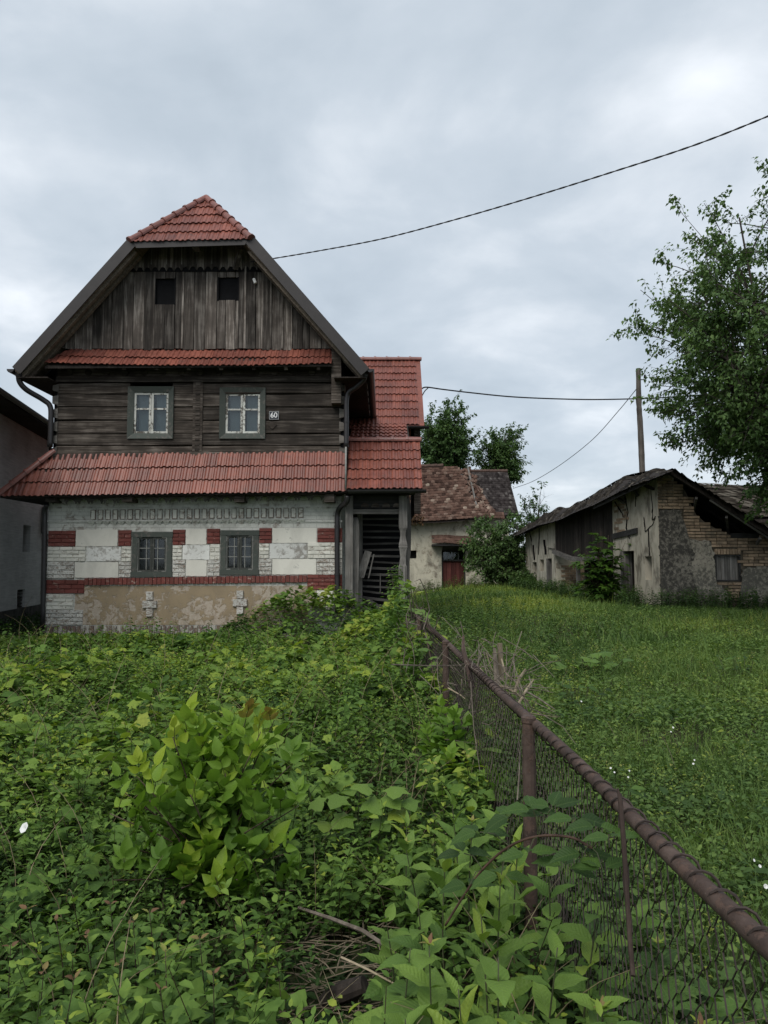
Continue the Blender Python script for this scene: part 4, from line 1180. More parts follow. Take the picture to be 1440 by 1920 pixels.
# =================================================================== neighbour house at the left edge
nb = thing('neighbour_house', 'plain grey rendered house with dark eaves at the left edge', 'house', (-9.4, 18, 0))
nA = Vector((-9.26, 18.0, 0)); nd = Vector((-0.167, 1, 0)).normalized(); nn = Vector((nd.y, -nd.x, 0))
def nbp(t, z, o=0.0): return nA + nd * t + nn * o + Vector((0, 0, z))
EZN = 5.05
def nb_box(t0, t1, z0, z1, o0, o1):
    return G().hexa([nbp(t0, z0, o0), nbp(t1, z0, o0), nbp(t1, z1, o0), nbp(t0, z1, o0)], [nbp(t0, z0, o1), nbp(t1, z0, o1), nbp(t1, z1, o1), nbp(t0, z1, o1)])
# wall with two openings
t1e = 3.95
def tpx(px):
    u = (px - 720) / FPX
    # nA.x + nd.x t = u (nA.y + nd.y t)
    return (u * nA.y - nA.x) / (nd.x - u * nd.y)
def zpx(px, py):
    p = nbp(tpx(px), 0); return zt(py, p.y)
wo = [(tpx(43), tpx(57), zpx(50, 1035), zpx(50, 985)), (tpx(36), tpx(50), zpx(43, 1141), zpx(43, 1105))]
g = G(); tmp = G()
wall_openings(tmp, -9.0, t1e, 0.45, EZN + 0.3, wo, 0.0, 0.35)
g.v = [nbp(v.x, v.z, -v.y) for v in tmp.v]; g.f = [f for f in tmp.f]
g.build('wall', M['render'], nb)
nb_box(-9.0, t1e + 0.03, -0.2, 0.45, 0.04, -0.3).build('plinth', M['concrete'], nb)
nb_box(t1e - 0.02, t1e, -0.2, EZN + 0.15, -0.36, -7).build('end_wall', M['render'], nb)
w = wo[0]
nb_box(w[0], w[1], w[2], w[3], -0.26, -0.30).build('window', M['black'], nb)
nb_box(w[0], w[0] + 0.05, w[2], w[3], -0.20, -0.26).build('window_frame', M['darksash'], nb)
nb_box(w[0] + 0.2, w[0] + 0.24, w[2], w[3], -0.22, -0.25).build('window_frame', M['iron'], nb)
w = wo[1]
nb_box(w[0], w[1], w[2], w[3], -0.28, -0.32).build('vent_back', M['black'], nb)
for i in range(6):
    z = w[2] + (w[3] - w[2]) * (i + 0.3) / 6
    nb_box(w[0], w[1], z, z + 0.025, -0.06, -0.14).build('vent_louvre', M['concrete'], nb)
# roof
def nb_quad(name, pts, mat, th=0.1):
    up = Vector((0, 0, th))
    G().hexa(pts, [p + up for p in pts]).build(name, M[mat], nb)
nb_quad('soffit', [nbp(-9, EZN + 0.16, 0.62), nbp(t1e + 0.4, EZN + 0.16, 0.62), nbp(t1e + 0.4, EZN + 0.16, -0.3), nbp(-9, EZN + 0.16, -0.3)], 'darkplank', 0.05)
nb_quad('roof_slope', [nbp(-9, EZN + 0.24, 0.66), nbp(t1e + 0.45, EZN + 0.24, 0.66), nbp(t1e + 0.45, EZN + 2.2, -3.6), nbp(-9, EZN + 2.2, -3.6)], 'fascia', 0.09)
gutter('gutter', nbp(t1e + 0.45, EZN + 0.22, 0.74), nbp(-9, EZN + 0.22, 0.74), nb, 0.075)
G().tube([nbp(t1e - 0.15, 0.3, 0.08), nbp(t1e - 0.15, EZN + 0.1, 0.08)], 0.045, 8).build('downpipe', M['gutter'], nb)
G().tube([nbp(t1e - 0.32, 0.5, 0.05), nbp(t1e - 0.32, 3.2, 0.05)], 0.018, 6).build('conduit', M['gutter'], nb)
mb = nb_box(t1e - 0.55, t1e - 0.2, zpx(72, 1000), zpx(72, 950), 0.16, 0.01).build('meter_box', M['iron'], nb)

# =================================================================== shed with the sagging old tile roof, in the middle
shed = thing('old_tiled_shed', 'small cream outbuilding with sagging old tile roof and dull red door', 'shed', (2.5, 36, 0.5))
SY0 = 36.0
def sx(px, py=1040): return xt(px, py, SY0)
def sz(py): return zt(py, SY0)
ops = [(sx(763), sx(781), sz(1047), sz(1032)), (sx(828), sx(873), 0.3, sz(1032))]
g = G(); wall_openings(g, -2.2, 5.6, 0.0, sz(975), ops, SY0, SY0 + 0.35)
g.box(5.25, 5.6, SY0 + 0.35, 41.5, 0.0, sz(975)).box(-2.2, -1.85, SY0 + 0.35, 41.5, 0.0, sz(975)).build('wall', M['cream'], shed)
o = ops[0]; G().box(o[0], o[1], SY0 + 0.28, SY0 + 0.33, o[2], o[3]).build('window', M['black'], shed)
o = ops[1]
dr = part('door', shed, ((o[0] + o[1]) / 2, SY0, 0.4))
zt_d = sz(1049)
n = 5
for i in range(n):
    a = o[0] + 0.06 + (o[1] - o[0] - 0.12) * i / n
    G().box(a + 0.006, a + (o[1] - o[0] - 0.12) / n - 0.006, SY0 + 0.22, SY0 + 0.26, 0.42, zt_d - 0.08).build('door_board', M['reddoor'], dr)
G().box(o[0], o[0] + 0.06, SY0 + 0.12, SY0 + 0.3, 0.4, o[3]).box(o[1] - 0.06, o[1], SY0 + 0.12, SY0 + 0.3, 0.4, o[3]).box(o[0] + 0.06, o[1] - 0.06, SY0 + 0.12, SY0 + 0.3, zt_d - 0.08, zt_d).box(o[0] + 0.06, o[1] - 0.06, SY0 + 0.12, SY0 + 0.3, o[3] - 0.06, o[3]).build('door_frame', M['darkwood'], dr)
for i in range(4):
    a = o[0] + 0.08 + (o[1] - o[0] - 0.16) * i / 4; b = o[0] + 0.08 + (o[1] - o[0] - 0.16) * (i + 1) / 4
    G().box(a + 0.015, b - 0.015, SY0 + 0.2, SY0 + 0.205, zt_d, o[3] - 0.07).build('pane', M['glass'], dr)
    if i: G().box(a - 0.014, a + 0.014, SY0 + 0.18, SY0 + 0.22, zt_d, o[3] - 0.065).build('glazing_bar', M['iron'], dr)
G().box(o[0] - 0.1, o[1] + 0.1, SY0 + 0.55, SY0 + 0.6, 0.3, o[3] + 0.1).build('dark_room', M['black'], dr)
# roof surface, sagging
SEY, SRY = 35.45, 38.6
def shed_surf(u, v):
    y = SEY + (SRY - SEY) * v
    x = -2.3 + (5.75 + 2.3) * u
    z0 = zt(974, SEY) + 0.07 * math.sin(u * 9) ; z1 = zt(875, SRY) - 0.04 * math.sin(u * 5)
    return (x, y, z0 + (z1 - z0) * v - 0.16 * math.sin(math.pi * v) * (0.6 + 0.4 * math.sin(u * 4)))
def shed_keep(u, v):
    x = -2.3 + 8.05 * u
    lim = interp(v, [0, 0.10, 0.16, 0.3, 0.6, 0.9, 1.0], [5.75, 5.7, 4.75, 4.5, 4.2, 3.95, 3.9])
    return x < lim + 0.12 * math.sin(v * 37)
plain_tiles('roof_tiles', shed_surf, 42, 21, 'oldtile', shed, shed_keep, seed=3)
# tumbled tiles beside the hole
r = np.random.default_rng(9); V = []; F = []; T = []
for i in range(110):
    v = r.uniform(0.08, 0.97); x = interp(v, [0, 0.16, 0.3, 0.6, 0.9, 1], [5.2, 4.85, 4.7, 4.4, 4.15, 4.0]) + r.uniform(-0.08, 0.42)
    p = Vector(shed_surf((x + 2.3) / 8.05, v)) + Vector((0, 0, -0.12 + r.uniform(-0.05, 0.12)))
    e = Matrix.Rotation(r.uniform(-1.2, 1.2), 3, 'Y') @ Matrix.Rotation(r.uniform(0.2, 1.3), 3, 'X') @ Matrix.Rotation(r.uniform(-0.8, 0.8), 3, 'Z')
    k = len(V)
    for dz in (0, 0.02):
        for (a, b) in ((-.09, -.15), (.09, -.15), (.09, .15), (-.09, .15)): V.append(tuple(p + e @ Vector((a, b, dz))))
    F += [(k, k+3, k+2, k+1), (k+4, k+5, k+6, k+7), (k, k+1, k+5, k+4), (k+1, k+2, k+6, k+5), (k+2, k+3, k+7, k+6), (k+3, k, k+4, k+7)]
    T += [r.uniform(0.3, 1.0)] * 8
ob = attr_obj('tumbled_tiles', V, F, T, M['oldtile'], shed); ob['kind'] = 'stuff'
# bare rafters and laths
for x, in ((4.55,),):
    a = Vector(shed_surf((x + 2.3) / 8.05, 0.0)); b = Vector(shed_surf((x - 0.2 + 2.3) / 8.05, 1.0))
    G().beam(a - Vector((0, 0, 0.12)), b - Vector((0, 0, 0.05)), 0.08, 0.10).build('rafter', M['greywoodx'], shed)
for i in range(9):
    v = 0.2 + i * 0.085
    a = Vector(shed_surf((4.1 + 2.3) / 8.05, v)); b = Vector(shed_surf((4.7 + 0.15 * (i % 3) + 2.3) / 8.05, v - 0.02))
    G().beam(a - Vector((0, 0, 0.04)), b - Vector((0, 0, 0.08)), 0.04, 0.03).build('lath', M['greywoodx'], shed)
g = G()
for i in range(8):
    for j in range(6):
        g.add([Vector(shed_surf(*q)) - Vector((0, 0, 0.10)) for q in ((i*.095, j/6), (i*.095+.095, j/6), (i*.095+.095, j/6+1/6), (i*.095, j/6+1/6))], [(0, 1, 2, 3)])
g.build('roof_underside', M['darkplank'], shed)
G().add([(-2.2, SRY, sz(975)), (5.5, SRY + 0.3, sz(975)), (5.0, SRY + 0.3, zt(905, SRY)), (-2.2, SRY + 0.3, zt(890, SRY))], [(0, 1, 2, 3)]).build('rear_slope', M['darkplank'], shed)
i = 0
for k in range(16):
    u = k / 24
    a = Vector(shed_surf(u, 1.0)); b = Vector(shed_surf(u + 1 / 24, 1.0))
    if a.x > 3.85: break
    G().tube([a + Vector((0, 0, 0.02)), b + Vector((0.02, 0, 0.05))], [0.11, 0.12], 7).build('ridge_cap', M['oldcap'], shed)
# canopy over the door
ca, cb = sx(809, 1018), sx(884, 1018)
def can_surf(u, v): return (ca + (cb - ca) * u, SY0 - 0.62 + 0.6 * v, sz(1019) - 0.02 + (sz(1003) - sz(1019)) * v + 0.03 * math.sin(u * 6))
plain_tiles('canopy_tiles', can_surf, 10, 3, 'oldtile', shed, None, seed=5, tone_f=lambda t, u, v: 0.35 + t * 0.4)
G().box(ca, cb, SY0 - 0.6, SY0, sz(1024), sz(1021)).build('canopy_board', M['darkwood'], shed)
G().add([(ca + 0.5, SY0 - 0.55, sz(1024)), (cb - 0.1, SY0 - 0.55, sz(1024)), (cb - 0.1, SY0 - 0.01, sz(1033)), (ca + 0.5, SY0 - 0.01, sz(1033))], [(0, 1, 2, 3)]).build('canopy_soffit', M['darkwood'], shed)
# dry creeper hanging at the left end of the roof
# ---- second house further back, dark tiles
back = thing('dark_roofed_house', 'low house with neat dark tile roof behind the small round tree', 'house', (6.5, 43, 0.5))
BE, BR = 42.0, 45.0
def back_surf(u, v):
    y = BE + (BR - BE) * v
    x0 = xt(872, 960, BE) - 1.0; x1 = xt(973, 966, BE) + (xt(951, 886, BR) - xt(973, 966, BE)) * v
    return (x0 + (x1 - x0) * u, y, zt(966, BE) + (zt(884, BR) - zt(966, BE)) * v)
plain_tiles('roof_tiles', back_surf, 30, 20, 'darktile', back, None, seed=6, rot=0.03, lift=0.025)
p = [Vector(back_surf(*q)) - Vector((0, 0, 0.05)) for q in ((0, 0), (1, 0), (1, 1), (0, 1))]
G().hexa(p, [q - Vector((0, 0, 0.1)) for q in p]).build('roof_deck', M['darkplank'], back)
for k in range(18):
    a = Vector(back_surf(k / 18, 1)); b = Vector(back_surf((k + 1) / 18, 1))
    G().tube([a + Vector((0, 0, 0.02)), b + Vector((0.01, 0, 0.03))], [0.10, 0.115], 7).build('ridge_cap', M['oldcap'], back)
bx0, bx1 = p[0].x + 0.2, p[1].x - 0.5
G().box(bx0, bx1, BE + 0.5, 47.5, 0.2, zt(968, BE)).build('wall', M['cream'], back)
G().add([(p[2].x - 0.2, BR, p[2].z - 0.05), (bx0, BR, p[2].z - 0.05), (bx0, 48, zt(966, BE)), (bx1 + .5, 48, zt(966, BE))], [(0, 1, 2, 3)]).build('rear_slope', M['darktile'], back)
gutter('gutter', (p[0].x, BE - 0.08, p[0].z), (p[1].x + 0.05, BE - 0.08, p[1].z), back, 0.07)

# =================================================================== ruined barn on the right
barn = thing('ruined_barn', 'crumbling barn of cream plaster and ochre brick with sagging mossy roof', 'barn', (7.2, 19.5, 0.4))
BC = Vector((7.17, 19.5, 0)); bd = Vector((-0.086, 1, 0)).normalized(); be = Vector((bd.y, -bd.x, 0))   # along the side wall, along the end wall
def bs(t, z, o=0.0): return BC + bd * t - be * o + Vector((0, 0, z))       # o > 0 outwards (towards the field)
def be_(s, z, o=0.0): return BC + be * s - bd * o + Vector((0, 0, z))      # o > 0 towards the camera
def bt(px):
    u = (px - 720) / FPX
    return (u * BC.y - BC.x) / (bd.x - u * bd.y)
def bes(px):
    u = (px - 720) / FPX
    return (u * BC.y - BC.x) / (be.x - u * be.y)
def bz(px, py):
    return zt(py, bs(bt(px), 0).y)
def bez(px, py):
    return zt(py, be_(bes(px), 0).y)
LOW = [(971, 1002), (1009, 983), (1037, 977), (1060, 969), (1082, 957), (1120, 943), (1142, 931), (1180, 912), (1236, 888)]
TOP = [(971, 998), (1007, 973), (1039, 954), (1064, 950), (1090, 941), (1120, 924), (1157, 902), (1185, 890), (1236, 880)]
def low_z(t):
    p = bs(t, 0, 0.45); px = 720 + FPX * p.x / p.y
    return zt(interp(px, *zip(*LOW)), p.y)
def top_z(t):
    p = bs(t, 0, -0.18); px = 720 + FPX * p.x / p.y
    return zt(interp(px, *zip(*TOP)), p.y)
TE_ = bt(985)
T1, T2 = bt(1150), bt(1041)
def bwall(name, t0, t1, ops, mat, th=0.45, topf=None, n=10):
    """side wall between t0 and t1 whose top follows the roof"""
    tmp = G(); wall_openings(tmp, t0, t1, 0.0, 1.0, [], 0, th)
    g = G()
    xs = sorted({*np.linspace(t0, t1, n).round(4).tolist(), *[o[0] for o in ops], *[o[1] for o in ops]})
    for a, b in zip(xs, xs[1:]):
        m = (a + b) / 2
        za, zb = (topf(a), topf(b)) if topf else (low_z(a) + 0.25, low_z(b) + 0.25)
        sp = [(0.0, None)]
        for o in ops:
            if o[0] - 1e-6 <= m <= o[1] + 1e-6: sp = [(0.0, o[2]), (o[3], None)]
        for z0, z1 in sp:
            if z1 is not None and z1 <= z0 + 0.01: continue
            A, B = (z1, z1) if z1 is not None else (za, zb)
            g.hexa([bs(a, z0), bs(b, z0), bs(b, B), bs(a, A)], [bs(a, z0, -th), bs(b, z0, -th), bs(b, B, -th), bs(a, A, -th)])
    return g.build(name, M[mat], barn)
dop = (bt(1188), bt(1163), 0.0, bz(1175, 1033)); wop = (bt(1221), bt(1208), bz(1214, 1087), bz(1214, 1043))
w1 = bwall('side_wall', 0.0, T1, [dop, wop], 'barnplaster')
fops = [(bt(1034), bt(1024), 0.0, bz(1029, 1047)), (bt(1019), bt(1011.5), bz(1015, 1071), bz(1015, 1049)), (bt(1005.5), bt(997.5), bz(1001, 1095), bz(1001, 1054))]
w2 = bwall('side_wall', T2, TE_, fops, 'barnplaster')
for o in [wop] + fops[1:]:
    g = G().hexa([bs(o[0], o[2], -0.32), bs(o[1], o[2], -0.32), bs(o[1], o[3], -0.32), bs(o[0], o[3], -0.32)], [bs(o[0], o[2], -0.36), bs(o[1], o[2], -0.36), bs(o[1], o[3], -0.36), bs(o[0], o[3], -0.36)])
    g.build('window', M['greywood'] if o is wop else M['darkplank'], barn)
for o in (dop, fops[0]):
    n = 4
    for i in range(n):
        a = o[0] + (o[1] - o[0]) * i / n; b = o[0] + (o[1] - o[0]) * (i + 1) / n - 0.015
        G().hexa([bs(a, 0.2, -0.30), bs(b, 0.2, -0.30), bs(b, o[3], -0.30), bs(a, o[3], -0.30)], [bs(a, 0.2, -0.34), bs(b, 0.2, -0.34), bs(b, o[3], -0.34), bs(a, o[3], -0.34)]).build('door_board', M['darkplank'], barn)
    for a in (o[1] - 0.14,):
        G().hexa([bs(a, 0.2, 0.01), bs(a + 0.14, 0.2, 0.01), bs(a + 0.14, o[3], 0.01), bs(a, o[3], 0.01)], [bs(a, 0.2, -0.28), bs(a + 0.14, 0.2, -0.28), bs(a + 0.14, o[3], -0.28), bs(a, o[3], -0.28)]).build('door_jamb', M['greywood'], barn)
G().beam(bs(dop[0] - 0.3, dop[3] + 0.55, 0.015), bs(T1, dop[3] + 0.45, 0.015), 0.06, 0.16).build('lintel', M['darkwood'], barn)
# recess in the middle: return walls, back wall, loft planks and the sagging beam
RD = 2.2
def ret_wall(t, th, mat, name):
    return G().hexa([bs(t, 0), bs(t, 0, -RD), bs(t, low_z(t) + 0.25, -RD), bs(t, low_z(t) + 0.25)], [bs(t + th, 0), bs(t + th, 0, -RD), bs(t + th, low_z(t) + 0.25, -RD), bs(t + th, low_z(t) + 0.25)]).build(name, M[mat], barn)
ret_wall(T2 - 0.03, 0.03 - 0.004, 'cream', 'return_wall')
ret_wall(T1 + 0.004, 0.03, 'barnplaster', 'return_wall')
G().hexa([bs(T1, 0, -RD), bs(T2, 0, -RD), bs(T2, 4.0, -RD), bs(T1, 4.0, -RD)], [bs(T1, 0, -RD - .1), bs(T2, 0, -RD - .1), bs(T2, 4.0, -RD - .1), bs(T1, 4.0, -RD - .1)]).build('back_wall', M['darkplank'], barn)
BZ = [bz(1150, 1045), bz(1095, 1049), bz(1075, 1048), bz(1041, 1034)]
BT = [T1, bt(1095), bt(1075), T2]
n = 22
for i in range(n):
    a = T1 + 0.03 + (T2 - T1 - 0.03) * i / n; b = T1 + 0.03 + (T2 - T1 - 0.03) * (i + 1) / n - 0.012
    z0 = interp(a, BT, BZ) + 0.05; oo = random.uniform(-0.02, 0.01)
    G().hexa([bs(a, z0, oo), bs(b, z0, oo), bs(b, low_z(b) + 0.2, oo), bs(a, low_z(a) + 0.2, oo)], [bs(a, z0, oo - .03), bs(b, z0, oo - .03), bs(b, low_z(b) + 0.2, oo - .03), bs(a, low_z(a) + 0.2, oo - .03)]).build('loft_plank', M['darkplank'], barn)
pts = [bs(t, interp(t, BT, BZ), 0.04) for t in np.linspace(T1, T2, 7)]
g = G()
for a, b in zip(pts, pts[1:]): g.beam(a, b, 0.2, 0.14)
g.build('sagging_beam', M['greywoodx'], barn)
pp = bt(1081); G().hexa([bs(pp, 0.2, 0), bs(pp + 0.12, 0.2, 0), bs(pp + 0.12, interp(pp, BT, BZ), 0), bs(pp, interp(pp, BT, BZ), 0)], [bs(pp, 0.2, -.12), bs(pp + 0.12, 0.2, -.12), bs(pp + 0.12, interp(pp, BT, BZ), -.12), bs(pp, interp(pp, BT, BZ), -.12)]).build('post', M['greywood'], barn)
# brickwork showing at the foot of the return wall and in the holes of the plaster
def side_brick(t, z, L, o, mat='ochrebrick', h=0.07, parent=None):
    G().hexa([bs(t, z, o), bs(t + L, z, o), bs(t + L, z + h, o), bs(t, z + h, o)], [bs(t, z, o - .06), bs(t + L, z, o - .06), bs(t + L, z + h, o - .06), bs(t, z + h, o - .06)]).build('brick', M[mat], parent or w1)
for r_ in range(11):
    z = bz(1165, 1003) + r_ * 0.085
    for c in range(3):
        if random.random() < 0.35: continue
        t = T1 - 0.15 - c * 0.30 - (0.15 if r_ % 2 else 0) - 0.26
        side_brick(t, z, 0.27, 0.02 + random.uniform(-0.012, 0.01))
for r_ in range(9):
    for c in range(4):
        z = 0.75 + r_ * 0.09; o = 0.2 + c * 0.34 + (0.15 if r_ % 2 else 0)
        G().hexa([bs(T2 - 0.055, z, -o), bs(T2 - 0.055, z, -o - 0.31), bs(T2 - 0.055, z + 0.075, -o - 0.31), bs(T2 - 0.055, z + 0.075, -o)], [bs(T2 - 0.02, z, -o), bs(T2 - 0.02, z, -o - 0.31), bs(T2 - 0.02, z + 0.075, -o - 0.31), bs(T2 - 0.02, z + 0.075, -o)]).build('brick', M['ochrebrick'], barn)
# cracks: thin dark gaps as recessed slivers set in the plaster edge of raised flakes
def crack(pts, w=0.02):
    g = G()
    P = [bs(bt(a), bz(a, b), 0.004) for a, b in smooth_crack(pts)]
    for a, b in zip(P, P[1:]): g.beam(a, b, 0.006, w * random.uniform(0.5, 1.3), up=be)
    g.build('crack', M['black'], w1)
def smooth_crack(pts):
    out = [pts[0]]
    for a, b in zip(pts, pts[1:]):
        for k in (1, 2, 3):
            t = k / 3; out.append((a[0] + (b[0] - a[0]) * t + random.uniform(-0.5, 0.5), a[1] + (b[1] - a[1]) * t))
    return out
crack([(1223, 918), (1226, 955), (1224, 975), (1230, 972)], 0.05); crack([(1209, 970), (1211, 997), (1217, 990), (1225, 984), (1231, 968)], 0.05); crack([(1217, 992), (1218, 1042)], 0.05)
crack([(1174, 925), (1179, 960), (1176, 990), (1181, 1010)], 0.06); crack([(1155, 940), (1165, 956), (1172, 970)], 0.07); crack([(1195, 930), (1193, 950)], 0.05)
def crack2(pts, w):
    g = G(); P = [bs(bt(a), bz(a, b), 0.004) for a, b in smooth_crack(pts)]
    for a, b in zip(P, P[1:]): g.beam(a, b, 0.006, w, up=be)
    g.build('crack', M['black'], w2)
crack2([(1022, 1012), (1025, 1040)], 0.16); crack2([(1001, 1022), (1003, 1050)], 0.12); crack2([(1012, 990), (1010, 1040)], 0.06); crack2([(994, 995), (997, 1015)], 0.06); crack2([(1028, 1027), (1040, 1029)], 0.10)

# ---- end wall
prof = [(1236, 886), (1250, 893), (1275, 905), (1287, 916), (1292, 928), (1300, 948), (1307, 962), (1322, 975), (1340, 986), (1355, 993), (1372, 1001), (1400, 1003), (1440, 1003), (1500, 1012)]
ez0 = 0.1
sh = (bes(1338), bes(1387), bez(1362, 1090), bez(1362, 1040))
g = G()
xs = sorted({*[bes(p[0]) for p in prof], sh[0], sh[1]})
pz = lambda s: interp(s, [bes(p[0]) for p in prof], [bez(p[0], p[1]) - 0.05 for p in prof])
for a, b in zip(xs, xs[1:]):
    m = (a + b) / 2
    for z0, z1 in ([(ez0, sh[2]), (sh[3], None)] if sh[0] <= m <= sh[1] else [(ez0, None)]):
        A, B = (z1, z1) if z1 else (pz(a), pz(b))
        g.hexa([be_(a, z0), be_(b, z0), be_(b, B), be_(a, A)], [be_(a, z0, -.3), be_(b, z0, -.3), be_(b, B, -.3), be_(a, A, -.3)])
ew = g.build('end_wall', M['mortar'], barn)
def end_brick(s, z, L, h, o, mat='ochrebrick'):
    c = 0.005; j = lambda: random.uniform(-0.004, 0.004)
    G().add([be_(s, z, -.05), be_(s + L, z, -.05), be_(s + L, z + h, -.05), be_(s, z + h, -.05), be_(s + c, z + c + j(), o + j()), be_(s + L - c, z + c + j(), o + j()), be_(s + L - c, z + h - c + j(), o), be_(s + c, z + h - c + j(), o)],
            [(4, 5, 6, 7), (0, 1, 5, 4), (1, 2, 6, 5), (2, 3, 7, 6), (3, 0, 4, 7), (0, 3, 2, 1)]).build('brick', M[mat], ew)
# black plaster zones in photo coordinates: (left, right) limits per height where plaster still covers the brick
def plastered(px, py):
    if px < 1276 - max(0, (py - 956)) * 0.0 and 957 < py and px < interp(py, [957, 975, 990, 1008, 1014], [1276, 1282, 1284, 1290, 1500]): return True
    if py > 1014 and px < interp(py, [1014, 1030, 1090, 1100, 1130], [1335, 1337, 1342, 1358, 1368]): return True
    if py > 1064 and px > interp(py, [1064, 1070, 1090, 1130], [1392, 1388, 1388, 1384]): return True
    return False
CH = 0.083; row = 0; nbr = 0
z = bez(1236, 1128)
while z < 4.0:
    s = -0.02 - (0.15 if row % 2 else 0.0)
    while s < 3.8:
        L = 0.29 if random.random() < 0.8 else 0.14
        s0, s1 = max(s, 0.0), s + L - 0.012
        m = (s0 + s1) / 2
        P = be_(m, 0); px = 720 + FPX * P.x / P.y
        v_ = (z + CH / 2 - CAMZ) / P.y; py = 1056 - v_ * FPX * 0.995
        if s1 - s0 > 0.06 and px < 1455 and z + CH < pz(m) + 0.07 and not plastered(px, py) and not (sh[0] - 0.02 < m < sh[1] + 0.02 and sh[2] - 0.05 < z + CH / 2 < sh[3] + 0.17):
            if not (sh[0] - 0.02 < m < sh[1] + 0.02) or z > sh[3] or z < sh[2]:
                end_brick(s0, z + 0.006, s1 - s0, CH - 0.012, 0.03 + random.uniform(-0.012, 0.012)); nbr += 1
        s += L
    z += CH; row += 1
n = 9
for i in range(n):
    a = sh[0] + (sh[1] - sh[0]) * i / n
    end_brick(a + 0.004, sh[3] + 0.005, (sh[1] - sh[0]) / n - 0.008, 0.15, 0.03 + random.uniform(-0.01, 0.01))
# plaster skins with ragged outlines
def ragged(poly, name, o, mat):
    pts = []
    m = len(poly)
    for i in range(m):
        a, b = Vector(poly[i]), Vector(poly[(i + 1) % m])
        k = max(1, int((b - a).length / 2.6))
        for q in range(k):
            p = a.lerp(b, q / k)
            if 0 < q: p += Vector((random.uniform(-1.5, 1.5), random.uniform(-1.5, 1.5))) + Vector((1.8 * math.sin(q * 0.9 + i), 1.8 * math.cos(q * 0.7 + i)))
            pts.append(p)
    W = [be_(bes(p[0]), bez(p[0], p[1]), o + random.uniform(-0.004, 0.004)) for p in pts]
    Wb = [be_(bes(p[0]), bez(p[0], p[1]), -0.004) for p in pts]
    k = len(pts)
    cen = Vector((0, 0, 0))
    for w_ in W: cen += w_
    bm = bmesh.new()
    vt = [bm.verts.new(w_) for w_ in W]; vb = [bm.verts.new(w_) for w_ in Wb]
    f = bm.faces.new(vt)
    for i in range(k): bm.faces.new((vt[i], vb[i], vb[(i + 1) % k], vt[(i + 1) % k]))
    bmesh.ops.triangulate(bm, faces=[f])
    bm.verts.index_update()
    vs = [v.co.copy() for v in bm.verts]; fs = [[v.index for v in f.verts] for f in bm.faces]
    bm.free()
    return mk(name, vs, fs, M[mat], ew)
ragged([(1237, 957), (1274, 957), (1280, 975), (1284, 1000), (1290, 1012), (1300, 1040), (1290, 1075), (1302, 1105), (1292, 1140), (1237, 1140)], 'plaster_skin', 0.047, 'blackplaster')
ragged([(1286, 1011), (1330, 1016), (1337, 1040), (1337, 1092), (1350, 1098), (1358, 1112), (1366, 1140), (1282, 1140), (1286, 1090)], 'plaster_skin', 0.040, 'greyplaster')
ragged([(1388, 1068), (1420, 1062), (1460, 1063), (1496, 1060), (1496, 1140), (1378, 1140), (1384, 1110), (1388, 1092)], 'plaster_skin', 0.045, 'greyplaster')
# shutter
shp = part('shutter', barn, be_((sh[0] + sh[1]) / 2, sh[2], 0))
n = 8
for i in range(n):
    a = sh[0] + 0.05 + (sh[1] - sh[0] - 0.10) * i / n; L = (sh[1] - sh[0] - 0.10) / n - 0.006
    o = -0.03 + random.uniform(-0.008, 0.008)
    G().hexa([be_(a, sh[2] + .04, o), be_(a + L, sh[2] + .04, o), be_(a + L, sh[3] - .04, o), be_(a, sh[3] - .04, o)], [be_(a, sh[2] + .04, o - .025), be_(a + L, sh[2] + .04, o - .025), be_(a + L, sh[3] - .04, o - .025), be_(a, sh[3] - .04, o - .025)]).build('shutter_board', M['greywood'], shp)
def end_box(s0, s1, z0, z1, o0, o1): return G().hexa([be_(s0, z0, o0), be_(s1, z0, o0), be_(s1, z1, o0), be_(s0, z1, o0)], [be_(s0, z0, o1), be_(s1, z0, o1), be_(s1, z1, o1), be_(s0, z1, o1)])
for q in ((sh[0], sh[0] + .05, sh[2], sh[3]), (sh[1] - .05, sh[1], sh[2], sh[3]), (sh[0] + .05, sh[1] - .05, sh[3] - .04, sh[3]), (sh[0] + .05, sh[1] - .05, sh[2], sh[2] + .04)):
    end_box(*q, 0.012, -0.12).build('shutter_frame', M['darkwood'], shp)
end_box(sh[0] - .1, sh[1] + .1, sh[2] - .1, sh[3] + .1, -0.32, -0.36).build('dark_room', M['black'], shp)
# roof: short slope over the field side, long slope falling to the right
def left_surf(u, v):
    t = -0.55 + (TE_ + 0.9) * u
    tt = min(max(t, 0), TE_)
    z0, z1 = low_z(tt), top_z(tt)
    w = 0.05 * math.sin(t * 3.1) * v
    p = bs(t, z0 + (z1 - z0) * v + w, 0.5 - 0.68 * v)
    return p
plain_tiles('roof_tiles', left_surf, 70, 7, 'mosstile', barn, lambda u, v: random.random() > (0.4 if (u < 0.03 or v < 0.1) else 0.02), seed=8, lift=0.075, rot=0.3)
RA, RB = be_(0, 0), be_(4.8, 0)
def right_surf(u, v):
    """u from the front edge to the back, v from the low eave on the right to the ridge"""
    t = -0.5 + (TE_ * 0.55) * u
    zr = top_z(min(max(t, 0), TE_)) + 0.02
    s = 0.18 + (1 - v) * 4.3
    zl = zr - 2.62 - 0.12 * math.sin(u * 5)
    p = BC + bd * t + be * s
    return p + Vector((0, 0, zl + (zr - zl) * v))
plain_tiles('roof_tiles', lambda u, v: right_surf(1 - u, v), 40, 24, 'mosstile', barn, lambda u, v: random.random() > (0.55 if u > 0.965 else (0.22 if u > 0.93 else 0.02)), seed=10, lift=0.07, rot=0.3)
